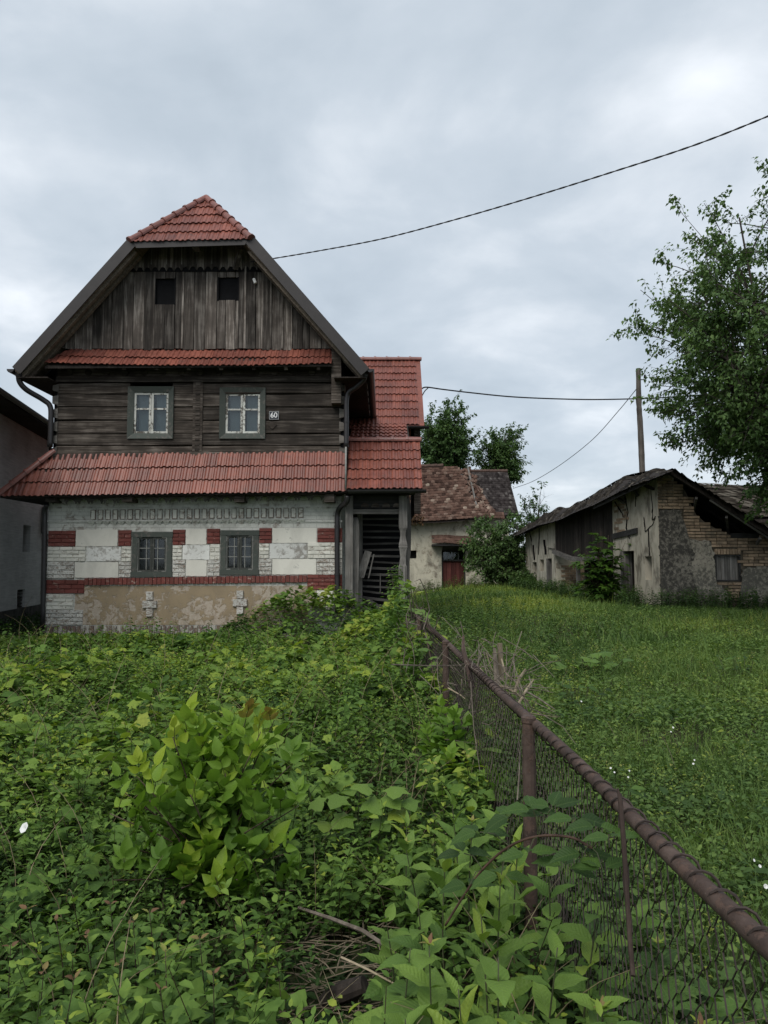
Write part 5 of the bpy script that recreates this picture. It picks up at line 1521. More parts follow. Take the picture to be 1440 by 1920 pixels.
for uu in np.linspace(0.02, 1, 8):
    a = right_surf(uu, 0.0) - Vector((0, 0, 0.12)); b = right_surf(uu, 1.0) - Vector((0, 0, 0.12))
    G().beam(a, b, 0.09, 0.12).build('rafter', M['darkplank'], barn)
P = [right_surf(*q) - Vector((0, 0, 0.05)) for q in ((0, 0), (1, 0), (1, 1), (0, 1))]
G().add(P, [(0, 1, 2, 3)]).build('roof_underside', M['darkplank'], barn)
nq = 14
G().add([left_surf(i / nq, 0) - Vector((0, 0, 0.05)) for i in range(nq + 1)] + [left_surf(i / nq, 1) - Vector((0, 0, 0.05)) for i in range(nq + 1)], [(i, i + 1, nq + 2 + i, nq + 1 + i) for i in range(nq)]).build('roof_underside', M['darkplank'], barn)
# eave purlin, rafters feet, props
for i in range(26):
    t = 0.1 + i * (TE_ - 0.2) / 25
    G().beam(bs(t, low_z(t) - 0.02, 0.44), bs(t, low_z(t) + 0.2, -0.3), 0.07, 0.08).build('rafter_foot', M['darkwood'], barn)
G().beam(bs(-0.35, low_z(0) + 0.0, 0.38), bs(T1 + 0.5, low_z(T1 + .5) - 0.06, 0.40), 0.05, 0.17).build('eave_board', M['darkwood'], barn)
G().beam(bs(bt(1160), bz(1160, 930), 0.1), bs(bt(1176), bz(1176, 943), 0.06), 0.07, 0.07).build('prop', M['greywoodx'], barn)
G().beam(bs(bt(1203), bz(1203, 905), 0.3), bs(bt(1201), bz(1201, 930), 0.05), 0.07, 0.07).build('prop', M['darkwood'], barn)
G().beam(bs(bt(1208), bz(1208, 900), 0.3), bs(bt(1231), bz(1231, 917), 0.05), 0.08, 0.07).build('prop', M['darkwood'], barn)
zv = bez(1240, 882)
G().beam(be_(1.25, zv - 0.78, 0.36), be_(3.0, zv - 1.86, 0.30), 0.05, 0.11).build('verge_board', M['greywoodx'], barn)
G().beam(be_(3.1, zv - 1.84, 0.38), be_(4.3, zv - 2.62, 0.40), 0.05, 0.13).build('verge_board', M['darkplank'], barn)
for sv, dv in ((0.9, .3), (1.7, .5), (2.6, .2)):
    G().beam(be_(sv, zv - 0.2 - sv * .61, 0.3), be_(sv + dv, zv - 0.62 - sv * .61, -0.5), 0.06, 0.07).build('broken_rafter', M['greywoodx'], barn)
end_box(bes(1369), bes(1440), bez(1400, 1009), bez(1400, 1000), 0.03, -0.3).build('wall_plate', M['darkwood'], barn)
G().hexa([be_(0.2, 0.1, -6), be_(3.9, 0.1, -6), be_(3.9, 1.6, -6), be_(0.2, 3.7, -6)], [be_(0.2, 0.1, -6.1), be_(3.9, 0.1, -6.1), be_(3.9, 1.6, -6.1), be_(0.2, 3.7, -6.1)]).build('inner_wall', M['darkplank'], barn)
G().hexa([be_(3.9, 0.1, -0.32), be_(4.2, 0.1, -0.32), be_(4.2, 1.5, -0.32), be_(3.9, 1.5, -0.32)], [be_(3.9, 0.1, -7), be_(4.2, 0.1, -7), be_(4.2, 1.5, -7), be_(3.9, 1.5, -7)]).build('rear_wall', M['mortar'], barn)

# ---- second roof to the right, behind the tree
b2 = thing('rear_barn', 'barn with grey weathered tile roof half hidden behind the leafy tree', 'barn', (13, 27, 0.5))
def b2_surf(u, v):
    x = 10.6 + 9.0 * u - 1.2 * (1 - v) * 0 + 1.6 * (1 - v)
    return (x, 25.0 + 2.6 * v, zt(972, 25.0) + (zt(908, 27.6) - zt(972, 25.0)) * v + 0.05 * math.sin(u * 14))
plain_tiles('roof_tiles', b2_surf, 40, 9, 'mosstile', b2, None, seed=12, lift=0.06, rot=0.1, tone_f=lambda t, u, v: min(1, t + 0.3))
p = [Vector(b2_surf(*q)) - Vector((0, 0, 0.06)) for q in ((0, 0), (1, 0), (1, 1), (0, 1))]
G().hexa(p, [q - Vector((0, 0, 0.08)) for q in p]).build('roof_deck', M['darkplank'], b2)
G().box(12.4, 20, 25.4, 30, 0.2, zt(976, 25)).build('wall', M['barnplaster'], b2)

# =================================================================== utility pole and cables
M['pole'] = mat_grain('grey_pole_wood', (0.028, 0.024, 0.021), (0.070, 0.061, 0.053), (0.14, 0.125, 0.11), 'z', 16, 0.9, 0.8)
M['cable'] = mat_plain('black_cable', (0.014, 0.014, 0.015), 0.6, 0, 0.3, 0.2)
M['wire'] = mat_plain('thin_grey_wire', (0.05, 0.05, 0.052), 0.6, 0.3, 0.3, 0.2)
PY = 23.5
pole = thing('utility_pole', 'bare grey wooden pole rising behind the barn roof', 'pole', (at(1204, 1000, PY).x, PY, 0.4))
pth = [(at(1208, 1000, PY).x, PY, 0.3)] + [tuple(at(a, b, PY)) for a, b in ((1206, 950), (1204, 880), (1202, 830), (1200, 790), (1198.5, 768), (1197.5, 740), (1197, 700), (1196.5, 691))]
g = G(); g.tube(smooth_path(pth, 4), [0.115] * 0 + [0.10 - 0.028 * i / (4 * 8) + (0.012 if i in (22, 23) else 0) + random.uniform(-0.004, 0.004) for i in range(4 * 8 + 1)], 10)
g.build('shaft', M['pole'], pole)
p = at(1196, 712, PY)
G().tube([p + Vector((0.08, 0, 0)), p + Vector((0.22, -0.02, 0.0)), p + Vector((0.22, -0.02, 0.1))], 0.018, 6).build('insulator_hook', M['wire'], pole)
G().tube([p + Vector((0.22, -0.02, 0.05)), p + Vector((0.22, -0.02, 0.16))], [0.045, 0.03], 8).build('insulator', M['black'], pole)

def cable(name, pts, r, label, mat='cable', twist=False, n=12):
    P = smooth_path(pts, n)
    g = G()
    if not twist: g.tube(P, r, 6)
    else:
        # two strands wound round each other
        L = [0.0]
        for a, b in zip(P, P[1:]): L.append(L[-1] + (b - a).length)
        tot = L[-1]; m = int(tot / 0.06); ts = np.linspace(0, tot, m)
        Q = np.array([[np.interp(t, L, [p[k] for p in P]) for k in range(3)] for t in ts])
        for ph in (0, math.pi):
            pa = []
            for t, q in zip(ts, Q):
                a = 2 * math.pi * t / 0.42 + ph
                pa.append(Vector(q) + Vector((0.2 * math.cos(a), 0.4 * math.cos(a), math.sin(a))) * r * 0.75)
            g.tube(pa, r, 5)
    o = g.build(name, M[mat]); tag(o, label, 'cable')
    return o
cable('power_cable', [at(470, 491, 16.5), at(505, 486, 16.2), at(600, 470, 15.6), at(720, 447, 14.8), at(860, 410, 13.9), at(1000, 369, 13.0), at(1150, 322, 12.1), at(1300, 273, 11.2), at(1440, 218, 10.4), at(1640, 132, 9.2), at(1900, 10, 7.8)], 0.0095, 'twisted black cable rising from the gable to the upper right', 'cable', True)
cable('phone_cable', [at(790, 729, 22.0), at(800, 726, 22.0), at(830, 730, 22.2), at(880, 736, 22.5), at(960, 744, 22.9), at(1050, 748, 23.3), at(1130, 749, 23.4), at(1232, 746, 23.5), at(1330, 739, 23.5), at(1460, 725, 23.6), at(1640, 700, 23.8)], 0.021, 'dark level cable from the red wing roof past the bare pole')
cable('guy_wire', [at(1196, 726, PY), at(1160, 770, 26.5), at(1110, 825, 30), at(1050, 872, 35), at(1000, 902, 40), at(962, 916, 44)], 0.013, 'thin grey wire sagging from the bare pole towards the dark roof', 'wire')
o = cable('cable_hook', [at(790, 745, 21.9), at(796, 734, 21.95), at(803, 727, 22.0)], 0.016, 'short curved cable lead hooked to the end of the red wing roof')

# =================================================================== the fence
def mat_rust(name):
    m, nt, out = new_mat(name); k = N(nt)
    v = k.coords((1, 1, 1), False)
    a = k.noise(v, 9, 8, 0.65); b = k.noise(v, 60, 6, 0.7)
    col = k.ramp(a, [(0.3, (0.028, 0.018, 0.014)), (0.5, (0.062, 0.041, 0.033)), (0.7, (0.105, 0.075, 0.061))])
    spk = k.ramp(b, [(0.66, (0, 0, 0)), (0.72, (1, 1, 1))])
    col = k.mixc(k.math('MULTIPLY', spk, 0.6), col, (0.26, 0.22, 0.19))
    fl = k.ramp(k.noise(v, 26, 8, 0.72), [(0.52, (0, 0, 0)), (0.56, (1, 1, 1))])
    col = k.mixc(k.math('MULTIPLY', fl, 0.55), col, (0.098, 0.060, 0.044))
    k.bsdf(out, col, 0.7, k.bump(k.math('ADD', b, k.math('MULTIPLY', fl, -0.8)), 0.6, 0.003), 0.3, 0.0)
    return m
M['rust'] = mat_rust('brown_painted_rusty_steel')
M['mesh'] = mat_plain('rusty_mesh_wire', (0.035, 0.025, 0.021), 0.7, 0.0, 0.3, 0.4, 30)
RZF = CAMZ - 0.68
def rail(Y): return Vector((0.735 - 0.0312 * Y, Y, RZF - 0.004 * max(0, Y - 6)))
fence = thing('chain_link_fence', 'rusty brown chain link fence with pipe top rail running back to the house', 'fence', (0.6, 3.2, 0))
rp = [rail(y) + Vector((0.006 * math.sin(y * 3), 0, 0.006 * math.sin(y * 2.1 + 1))) for y in np.linspace(0.2, 12.4, 60)]
G().tube(rp, 0.0205, 14).build('top_rail', M['rust'], fence, True)
# wire wound round the rail
P = []
tot = 12.0; m = int(tot / 0.0085)
for i in range(m):
    y = 0.25 + tot * i / m
    turn = (y + 0.012 * math.sin(y * 7) + 0.01 * math.sin(y * 17)) / 0.085 * 2 * math.pi
    c = rail(y)
    P.append(c + Vector((math.cos(turn), 0.25 * math.sin(turn * 0.5) * 0.1, math.sin(turn))) * 0.0232)
G().tube(P, 0.0034, 5).build('lashing_wire', M['mesh'], fence)
for i, y in enumerate((3.19 - 2.98, 3.19, 6.25, 9.0, 11.6)):
    c = rail(y); h = 0.028
    lean = (0, 0, 0.0, 0.02, 0.04)[i]
    x0 = c.x - 0.058
    g = G()
    pts = [(-0.3, 1, 1), (0.5, 1, 0.5), (c.z + 0.01, 1, 0), (c.z + 0.014, 1.12, 0), (c.z + 0.034, 1.12, 0), (c.z + 0.042, 0.85, 0)]
    vs = []; fs = []
    N8 = 12
    for (z, f, l) in pts:
        for k in range(N8):
            a = 2 * math.pi * k / N8
            vs.append((x0 + 0.03 + h * f * math.cos(a) + lean * l, y + h * f * math.sin(a), z))
    for a in range(len(pts) - 1):
        for k in range(N8): fs.append((a*N8+k, a*N8+(k+1) % N8, (a+1)*N8+(k+1) % N8, (a+1)*N8+k))
    fs.append(tuple((len(pts)-1)*N8 + k for k in range(N8)))
    g.add(vs, fs).build('post', M['rust'], fence)
# chain link: interlocked zigzag wires
g = G()
cell = 0.066
y = 0.3
i = 0
while y < 11.9:
    off = 0.0
    sx_ = 1 if i % 2 else -1
    pa = []
    c = rail(y)
    hmax = c.z - 0.03
    nseg = int((hmax + 0.02) / (cell / 2))
    for k in range(nseg + 1):
        z = hmax - k * cell / 2
        bulge = 0.03 * math.sin(y * 2.2 + 0.5) * math.sin(math.pi * k / nseg) + 0.025 * math.sin(y * 5 + k * 0.3) * k / nseg
        yy = y + (cell / 2 if ((k + i) % 2) else 0.0) + 0.012 * math.sin(z * 9 + y * 3)
        pa.append(Vector((c.x - 0.01 + bulge + (0.003 if (k + i) % 2 else -0.003), yy, z)))
    g.tube(pa, 0.0021, 3, False)
    y += cell / 2 * 1.0; i += 1
mo = g.build('chain_link', M['mesh'], fence)
mo['kind'] = 'stuff'
# brown stake in the foreground and old wooden stakes along the fence
M['stake'] = mat_grain('dark_brown_stem', (0.020, 0.012, 0.009), (0.050, 0.032, 0.024), (0.12, 0.09, 0.068), 'z', 20, 0.8, 0.5)
M['straw'] = mat_grain('dry_straw_stalk', (0.11, 0.085, 0.055), (0.21, 0.170, 0.115), (0.34, 0.285, 0.205), 'z', 20, 0.9, 0.4, vary=0.45)
M['twig'] = mat_grain('dead_grey_twig', (0.040, 0.032, 0.025), (0.095, 0.078, 0.062), (0.20, 0.17, 0.14), 'z', 22, 0.9, 0.5, vary=0.5)
M['canebrown'] = mat_plain('brown_green_bramble_cane', (0.075, 0.042, 0.028), 0.6, 0, 0.35, 0.35, 20)
st = G().tube([at(1187, 1830, 1.55), at(1181, 1760, 1.60), at(1174, 1650, 1.68), at(1168, 1560, 1.74), at(1163, 1500, 1.80), at(1158, 1478, 1.82)], [0.005, 0.0052, 0.0055, 0.0058, 0.0055, 0.002], 8).build('stem_stake', M['stake'])
tag(st, 'dark broken stem standing upright against the near fence rail', 'stake')
def stick(name, pts, r, mat, label, cat, group=None):
    rr = [r * (1 - 0.55 * i / (len(pts) - 1)) for i in range(len(pts))] if not hasattr(r, '__len__') else r
    o = G().tube(pts, rr, 6).build(name, M[mat])
    return tag(o, label, cat, group)
stick('wooden_stake', [at(886, 1290, 5.0), at(878, 1255, 5.05), at(868, 1218, 5.1), at(869, 1192, 5.15)], [0.022, 0.02, 0.014, 0.008], 'rust', 'short brown stake leaning against the far stretch of rail', 'stake')
stick('wooden_stake', [at(940, 1275, 5.6), at(937, 1206, 5.6)], [0.024, 0.021], 'straw', 'taller of the two broken dry stakes standing behind the rail', 'stake')
stick('wooden_stake', [at(932, 1285, 5.5), at(927, 1215, 5.55)], [0.026, 0.012], 'twig', 'splintered grey stake standing beside the taller dry stake behind the rail', 'stake')

# =================================================================== foliage
def mat_leaf(name, trans=0.32, rough=0.58, spec=0.16, objvar=0.0, tint=None, veins=False):
    """leaf colour from the 'tone' attribute: 0..1 dark to yellow green, above that red tips, stems, straw, petals"""
    m, nt, out = new_mat(name); k = N(nt)
    a = k.n('ShaderNodeAttribute', attribute_name='tone')
    f = k.math('MULTIPLY', a.outputs['Fac'], 0.5)
    if objvar:
        f = k.math('ADD', f, k.math('MULTIPLY', k.math('SUBTRACT', k.rand(), 0.5), objvar))
    col = k.ramp(f, [(0.0, (0.014, 0.030, 0.010)), (0.125, (0.040, 0.082, 0.020)), (0.25, (0.088, 0.162, 0.034)), (0.375, (0.155, 0.245, 0.048)), (0.46, (0.250, 0.315, 0.042)),
                     (0.52, (0.260, 0.270, 0.075)), (0.58, (0.20, 0.105, 0.060)), (0.66, (0.050, 0.034, 0.022)), (0.74, (0.060, 0.085, 0.030)), (0.84, (0.30, 0.245, 0.155)), (0.93, (0.30, 0.30, 0.24)), (1.0, (0.82, 0.82, 0.80))])
    tc = k.n('ShaderNodeTexCoord')
    nz = k.noise(tc.outputs['Object'], 40, 3)
    col = k.mixc(1.0, col, k.ramp(nz, [(0.3, (0.82, 0.84, 0.82)), (0.7, (1.14, 1.12, 1.1))]), 'MULTIPLY')
    nrm = None
    if tint: col = k.mixc(1.0, col, tuple(tint) + (1,), 'MULTIPLY')
    if veins:
        # midrib, side veins and a few brown specks, in the leaf's own length units
        sp = k.n('ShaderNodeSeparateXYZ', {0: tc.outputs['Object']})
        ax = k.math('ABSOLUTE', sp.outputs['X'])
        ph = k.math('SUBTRACT', sp.outputs['Y'], k.math('MULTIPLY', ax, 0.75))
        wv = k.math('SINE', k.math('MULTIPLY', ph, 62.0))
        vein = k.ramp(wv, [(0.86, (0, 0, 0)), (1.0, (1, 1, 1))])
        mid = k.ramp(ax, [(0.010, (1, 1, 1)), (0.022, (0, 0, 0))])
        vv = k.math('MAXIMUM', k.math('MULTIPLY', vein, 0.55), mid)
        col = k.mixc(k.math('MULTIPLY', vv, 0.16), col, (0.20, 0.27, 0.09, 1))
        oi = k.n('ShaderNodeVectorMath', {0: tc.outputs['Object'], 1: k.n('ShaderNodeCombineXYZ', {0: k.math('MULTIPLY', k.rand(), 40.0), 1: 0.0, 2: 0.0}).outputs[0]}, operation='ADD')
        sn = k.noise(oi.outputs[0], 9, 4, 0.7)
        col = k.mixc(k.ramp(sn, [(0.70, (0, 0, 0)), (0.74, (0.8, 0.8, 0.8))]), col, (0.10, 0.075, 0.03, 1))
        nrm = k.bump(k.math('ADD', wv, k.math('MULTIPLY', nz, 1.5)), 0.2, 0.03)
    p = k.bsdf(out, col, rough, nrm, spec)
    tr = k.n('ShaderNodeBsdfTranslucent', {'Color': k.mixc(1.0, col, (1.25, 1.35, 0.75, 1), 'MULTIPLY')})
    mx = k.n('ShaderNodeMixShader', {0: trans, 1: p.outputs[0], 2: tr.outputs[0]})
    nt.links.new(mx.outputs[0], out.inputs[0])
    return m
M['leaf'] = mat_leaf('undergrowth_leaves')
M['leafobj'] = mat_leaf('broad_leaves', 0.30, 0.5, 0.2, 0.10, None, True)
M['compleaf'] = mat_leaf('pinnate_leaves', 0.36, 0.5, 0.18, 0.05, (1.0, 1.06, 0.7))
M['treeleaf'] = mat_leaf('tree_leaves', 0.25, 0.55, 0.2, 0.0, (0.92, 0.88, 1.35))
M['grass'] = mat_leaf('grass_blades', 0.35, 0.6, 0.15, 0.0, (0.98, 0.92, 1.25))
M['petal'] = mat_plain('white_petal', (0.62, 0.62, 0.60), 0.7, 0, 0.2, 0.05)
M['bark'] = mat_grain('grey_brown_bark', (0.020, 0.017, 0.014), (0.055, 0.047, 0.039), (0.105, 0.092, 0.078), 'z', 10, 0.95, 0.9)

# ---- leaf shapes: tip along +Y, upper side +Z, length 1
def ovate(w=0.5, fold=0.16, droop=0.22, hi=True, wave=0.0):
    if hi:
        st = [(0.0, 0.0), (0.24, 0.86), (0.62, 0.88), (1.0, 0.0)]
    else:
        st = [(0.0, 0.0), (0.40, 1.0), (1.0, 0.0)]
    V = []; F = []; idx = []
    for i, (t, h) in enumerate(st):
        z = -droop * t * t
        if h == 0: V.append((0, t, z)); idx.append((len(V) - 1,) * 3)
        else:
            hw = h * w / 2; s = wave * (1 if i % 2 else -1)
            V += [(-hw, t, z + fold * hw * 2 + s), (0, t, z), (hw, t, z + fold * hw * 2 - s)]; idx.append((len(V) - 3, len(V) - 2, len(V) - 1))
    for a, b in zip(idx, idx[1:]):
        for l, r in ((0, 1), (1, 2)):
            q = [a[l], a[r], b[r], b[l]]
            if a[l] == a[r]: F.append((q[0], q[2], q[3]))
            elif b[l] == b[r]: F.append((q[0], q[1], q[2]))
            else: F += [(q[0], q[1], q[2]), (q[0], q[2], q[3])]
    return np.array(V, float), np.array(F, int)
def lobed(seed=0, hi=True):
    r = np.random.default_rng(seed)
    half = [(0.36, -0.10), (0.33, 0.16), (0.60, 0.36), (0.36, 0.52), (0.28, 0.74)] if hi else [(0.36, -0.10), (0.56, 0.34), (0.32, 0.62)]
    pts = [(0, 0.0)] + half + [(0, 1.0)] + [(-x, y) for x, y in half[::-1]]
    V = [(0, 0.30, 0.05)]
    for x, y in pts:
        V.append((x * r.uniform(0.9, 1.1), y + r.uniform(-0.03, 0.03), 0.05 - 0.32 * (x * x + (y - 0.3) ** 2) + r.uniform(-0.05, 0.05)))
    n = len(pts)
    F = [(0, 1 + (i + 1) % n, 1 + i) for i in range(n)]
    F = [(a, c, b) for a, b, c in F]
    return np.array(V, float), np.array(F, int)
def rotm(yaw, pitch, roll):
    """rotation matrices: leaf tip turned to yaw, lifted by pitch, rolled"""
    cy, sy, cp, sp, cr, sr = np.cos(yaw), np.sin(yaw), np.cos(pitch), np.sin(pitch), np.cos(roll), np.sin(roll)
    z = np.zeros_like(cy); o = np.ones_like(cy)
    Rz = np.stack([np.stack([cy, -sy, z], -1), np.stack([sy, cy, z], -1), np.stack([z, z, o], -1)], -2)
    Rx = np.stack([np.stack([o, z, z], -1), np.stack([z, cp, -sp], -1), np.stack([z, sp, cp], -1)], -2)
    Ry = np.stack([np.stack([cr, z, sr], -1), np.stack([z, o, z], -1), np.stack([-sr, z, cr], -1)], -2)
    return Rz @ Rx @ Ry
class Veg:
    """collects triangles with a tone per vertex"""
    def __init__(s): s.V = []; s.F = []; s.T = []; s.n = 0
    def add(s, V, F, T):
        s.V.append(V); s.F.append(F + s.n); s.T.append(T); s.n += len(V)
    def scatter(s, tpl, P, yaw, pitch, roll, scale, tone):
        """tpl: (V, F, T0) ; T0 may be None, else it is added to the tone of the instance"""
        P = np.asarray(P, float); m = len(P)
        if m == 0: return
        V, F = tpl[0], tpl[1]; T0 = tpl[2] if len(tpl) > 2 else None
        R = rotm(np.broadcast_to(yaw, m).astype(float), np.broadcast_to(pitch, m).astype(float), np.broadcast_to(roll, m).astype(float))
        W = np.einsum('mij,nj->mni', R, V) * np.broadcast_to(scale, m)[:, None, None] + P[:, None, :]
        n = len(V)
        FF = (F[None] + (np.arange(m) * n)[:, None, None]).reshape(-1, 3)
        t = np.broadcast_to(tone, m)
        T = np.repeat(t, n) if T0 is None else np.where(T0[None] > 1.05, np.broadcast_to(T0[None], (m, n)), np.clip(T0[None] + t[:, None], 0, 1.05)).ravel()
        s.add(W.reshape(-1, 3), FF, T)
    def obj(s, name, mat, parent=None, smooth=True, origin=None):
        V = np.concatenate(s.V); F = np.concatenate(s.F); T = np.concatenate(s.T)
        return attr_obj(name, V, F, T, M[mat], parent, smooth, origin)
    def tris(s): return sum(len(f) for f in s.F)
OV_HI = [ovate(0.5, 0.18, 0.2), ovate(0.58, 0.12, 0.3, True, 0.02), ovate(0.44, 0.25, 0.12)]
OV_LO = [ovate(0.55, 0.22, 0.15, False), ovate(0.62, 0.15, 0.28, False), ovate(0.48, 0.3, 0.05, False)]
LB_HI = [lobed(i) for i in range(4)]
LB_LO = [lobed(i, False) for i in range(4)]

def stem_tris(path, r0, r1, tone):
    V = []; F = []
    n = len(path)
    for i, p in enumerate(path):
        r = r0 + (r1 - r0) * i / (n - 1)
        for k in range(3):
            a = 2 * math.pi * k / 3
            V.append((p[0] + r * math.cos(a), p[1] + r * math.sin(a), p[2]))
    for i in range(n - 1):
        for k in range(3):
            a, b, c, d = i*3+k, i*3+(k+1) % 3, (i+1)*3+(k+1) % 3, (i+1)*3+k
            F += [(a, b, c), (a, c, d)]
    return np.array(V, float), np.array(F, int), np.full(len(V), tone)
def sprig(seed, nleaf=10, leaves=OV_HI, size=0.055, h=0.35, lean=0.5, tip=0.25, opposite=False, droopy=0.0, redtip=False):
    """one leafy shoot of unit scale in metres, leaves along a curved stem; tone relative"""
    r = np.random.default_rng(seed); v = Veg()
    az = r.uniform(0, 6.28); n = 3
    path = [(lean * h * (i / n) ** 1.6 * math.cos(az), lean * h * (i / n) ** 1.6 * math.sin(az), h * (i / n) * (1 - 0.25 * lean * (i / n))) for i in range(n + 1)]
    v.add(*stem_tris(path, 0.0028, 0.0012, 1.34 if r.random() < 0.5 else 1.46))
    ang = r.uniform(0, 6.28)
    for i in range(nleaf):
        t = 0.22 + 0.78 * (i + 0.5) / nleaf
        k = t * n; a = int(min(k, n - 1)); f = k - a
        p = np.array(path[a]) * (1 - f) + np.array(path[a + 1]) * f
        sc = size * (0.75 + 0.5 * r.random()) * (1.0 - 0.55 * max(0, t - 0.75) / 0.25)
        pit = (0.25 - droopy + 0.7 * max(0, t - 0.6)) + r.normal(0, 0.22)
        L = leaves[r.integers(len(leaves))]
        for s_ in ((0, math.pi) if opposite else (0,)):
            yaw = ang + s_ + r.normal(0, 0.15)
            R = rotm(np.array(yaw), np.array(pit), np.array(r.normal(0, 0.3)))
            W = L[0] @ R.T * sc + p + R @ np.array([0, 0.012, 0])
            tone = tip * max(0, (t - 0.55) / 0.45) + r.normal(0, 0.05)
            if redtip and t > 0.86: T = np.full(len(W), 1.13)
            else: T = np.full(len(W), tone)
            v.add(W, L[1], T)
        ang += 1.57 if opposite else 2.4
    V = np.concatenate(v.V); F = np.concatenate(v.F); T = np.concatenate(v.T)
    return V, F, T
SPR_HI = [sprig(i, 11 + i % 5, OV_HI, 0.046, 0.34 + 0.03 * (i % 5), 0.3 + 0.15 * (i % 4), 0.28, i % 3 == 0) for i in range(12)]
SPR_LO = [sprig(40 + i, 10, OV_LO, 0.056, 0.32 + 0.03 * (i % 5), 0.4 + 0.2 * (i % 4), 0.25) for i in range(10)]

def rand_pts(n, y0, y1, xl, xr):
    """points between two x(Y) limits, uniform in area"""
    out = []
    tot = 0
    while tot < n:
        k = int((n - tot) * 2.2) + 50
        y = RNG.uniform(y0, y1, k)
        a, b = xl(y), xr(y)
        w = b - a; wm = w.max()
        keep = (RNG.random(k) * wm < w)
        y = y[keep]; x = a[keep] + RNG.random(keep.sum()) * w[keep]
        out.append(np.stack([x, y], 1)); tot += len(x)
    return np.concatenate(out)[:n]
def railx(y): return 0.735 - 0.0312 * np.minimum(y, 13)
def gauss(x, y, cx, cy, sx_, sy_): return np.exp(-((x - cx) / sx_) ** 2 - ((y - cy) / sy_) ** 2)
def left_h(x, y):
    h = -0.04 + 0.52 * fbm(x * 1.1 + 3, y * 1.1) + 0.42 * (fbm(x * 3.2 + 8, y * 3.2) - 0.5)
    h = h * (1 - 0.30 * smst(6.0, 3.5, y)) + 0.10 * smst(-0.15, 0.3, x) * smst(3.8, 2.8, y) - 0.12 * gauss(x, y, -0.82, 3.35, 0.5, 0.55)
    h = h + 0.75 * gauss(x, y, -1.35, 16.1, 1.3, 0.75) + 0.30 * gauss(x, y, -3.1, 16.2, 1.2, 0.6) + 0.35 * gauss(x, y, 0.0, 14.4, 0.7, 1.6) + 0.55 * gauss(x, y, 0.25, 11.6, 0.35, 1.3)
    h = h - 0.34 * gauss(x, y, -0.12, 2.85, 0.34, 0.55) - 0.18 * gauss(x, y, -0.1, 4.9, 0.35, 0.5)
    h = h * (1 - 0.80 * smst(13.0, 15.6, y) * smst(-2.4, -4.0, x))
    h = h + (0.22 * smst(3.0, 5.0, y) + 0.30 * smst(6.0, 8.5, y) * smst(15.5, 12.5, y)) * smst(0.5, 0.05, railx(y) - x)
    return np.maximum(h, 0.03)
def right_h(x, y):
    return 0.05 + 0.14 * fbm(x * 0.9 + 30, y * 0.9) + 0.16 * smst(0.5, 0.0, x - railx(y)) * (y < 12) + 0.10 * gauss(x, y, 2.2, 7.5, 0.9, 0.9)
def in_barn(x, y):
    return (x > 7.17 - 0.086 * (y - 19.5) - 0.02) & (y > 19.5 + 0.086 * (x - 7.17) - 0.05) & (y < 33)
def in_house(x, y): return ((x > -7.7) & (x < 0.9) & (y > 16.66)) | ((x < -9.2 - 0.167 * (y - 18))) | ((y > 35.8) & (x < 6))

print('foliage: left yard')
ug = Veg()
# ---- far and middle: vine carpet
lx = lambda y: -(0.57 * y + 0.9)
def layer_z(P, hfun, lo=0.45, hi=1.0):
    u = lo + (hi - lo) * RNG.random(len(P)) ** 0.7
    return ground_z(P[:, 0], P[:, 1]) + hfun(P[:, 0], P[:, 1]) * u
def place_left(n, y0, y1, tpls, size, tone, dens=None, flat=0.35, lift=0.3, lo=0.45, hi=1.0, tvar=0.13, species=None):
    P = rand_pts(n, y0, y1, lx, lambda y: railx(y) - 0.04)
    if species is not None:
        q = fbm(P[:, 0] * 0.8 + species[0], P[:, 1] * 0.8 + species[1], 3)
        P = P[(q > species[2]) == species[3]]
    P = P[~in_house(P[:, 0], P[:, 1])]
    hole = fbm(P[:, 0] * 2.2 + 31, P[:, 1] * 2.2 + 13, 3)
    P = P[(hole > 0.40) | (RNG.random(len(P)) < 0.25)]
    z = layer_z(P, left_h, lo, hi)
    m = len(P)
    pt = fbm(P[:, 0] * 1.6 + 50, P[:, 1] * 1.6 + 7, 3)
    t = tone + (pt - 0.5) * 0.9 + RNG.normal(0, tvar, m)
    hrel = (z - ground_z(P[:, 0], P[:, 1])) / np.maximum(left_h(P[:, 0], P[:, 1]), 0.05)
    which = RNG.integers(len(tpls), size=m)
    yaw = RNG.uniform(0, 6.283, m); pit = RNG.normal(lift - 0.25, flat, m); rol = RNG.normal(0, flat, m)
    sc = size * RNG.uniform(0.6, 1.35, m)
    P3 = np.column_stack([P, z])
    for i, tp in enumerate(tpls):
        k = which == i
        ug.scatter(tp, P3[k], yaw[k], pit[k], rol[k], sc[k], np.clip(t[k], 0, 1))
place_left(20000, 7.0, 16.62, LB_LO, 0.105, 0.66, lo=0.7, hi=1.06, species=(4, 2, 0.44, True))
place_left(15000, 7.0, 16.62, LB_LO, 0.085, 0.46, lo=0.5, species=(4, 2, 0.44, False))
place_left(42000, 7.0, 16.62, OV_LO, 0.063, 0.46, lo=0.3, hi=1.05)
place_left(4500, 3.6, 7.6, LB_HI, 0.085, 0.58, lo=0.75, hi=1.08, species=(4, 2, 0.50, True))
place_left(15000, 3.6, 7.6, OV_LO, 0.052, 0.36, lo=0.2, hi=0.98)
place_left(7000, 1.7, 4.2, OV_HI, 0.046, 0.26, lo=0.1, hi=0.9)
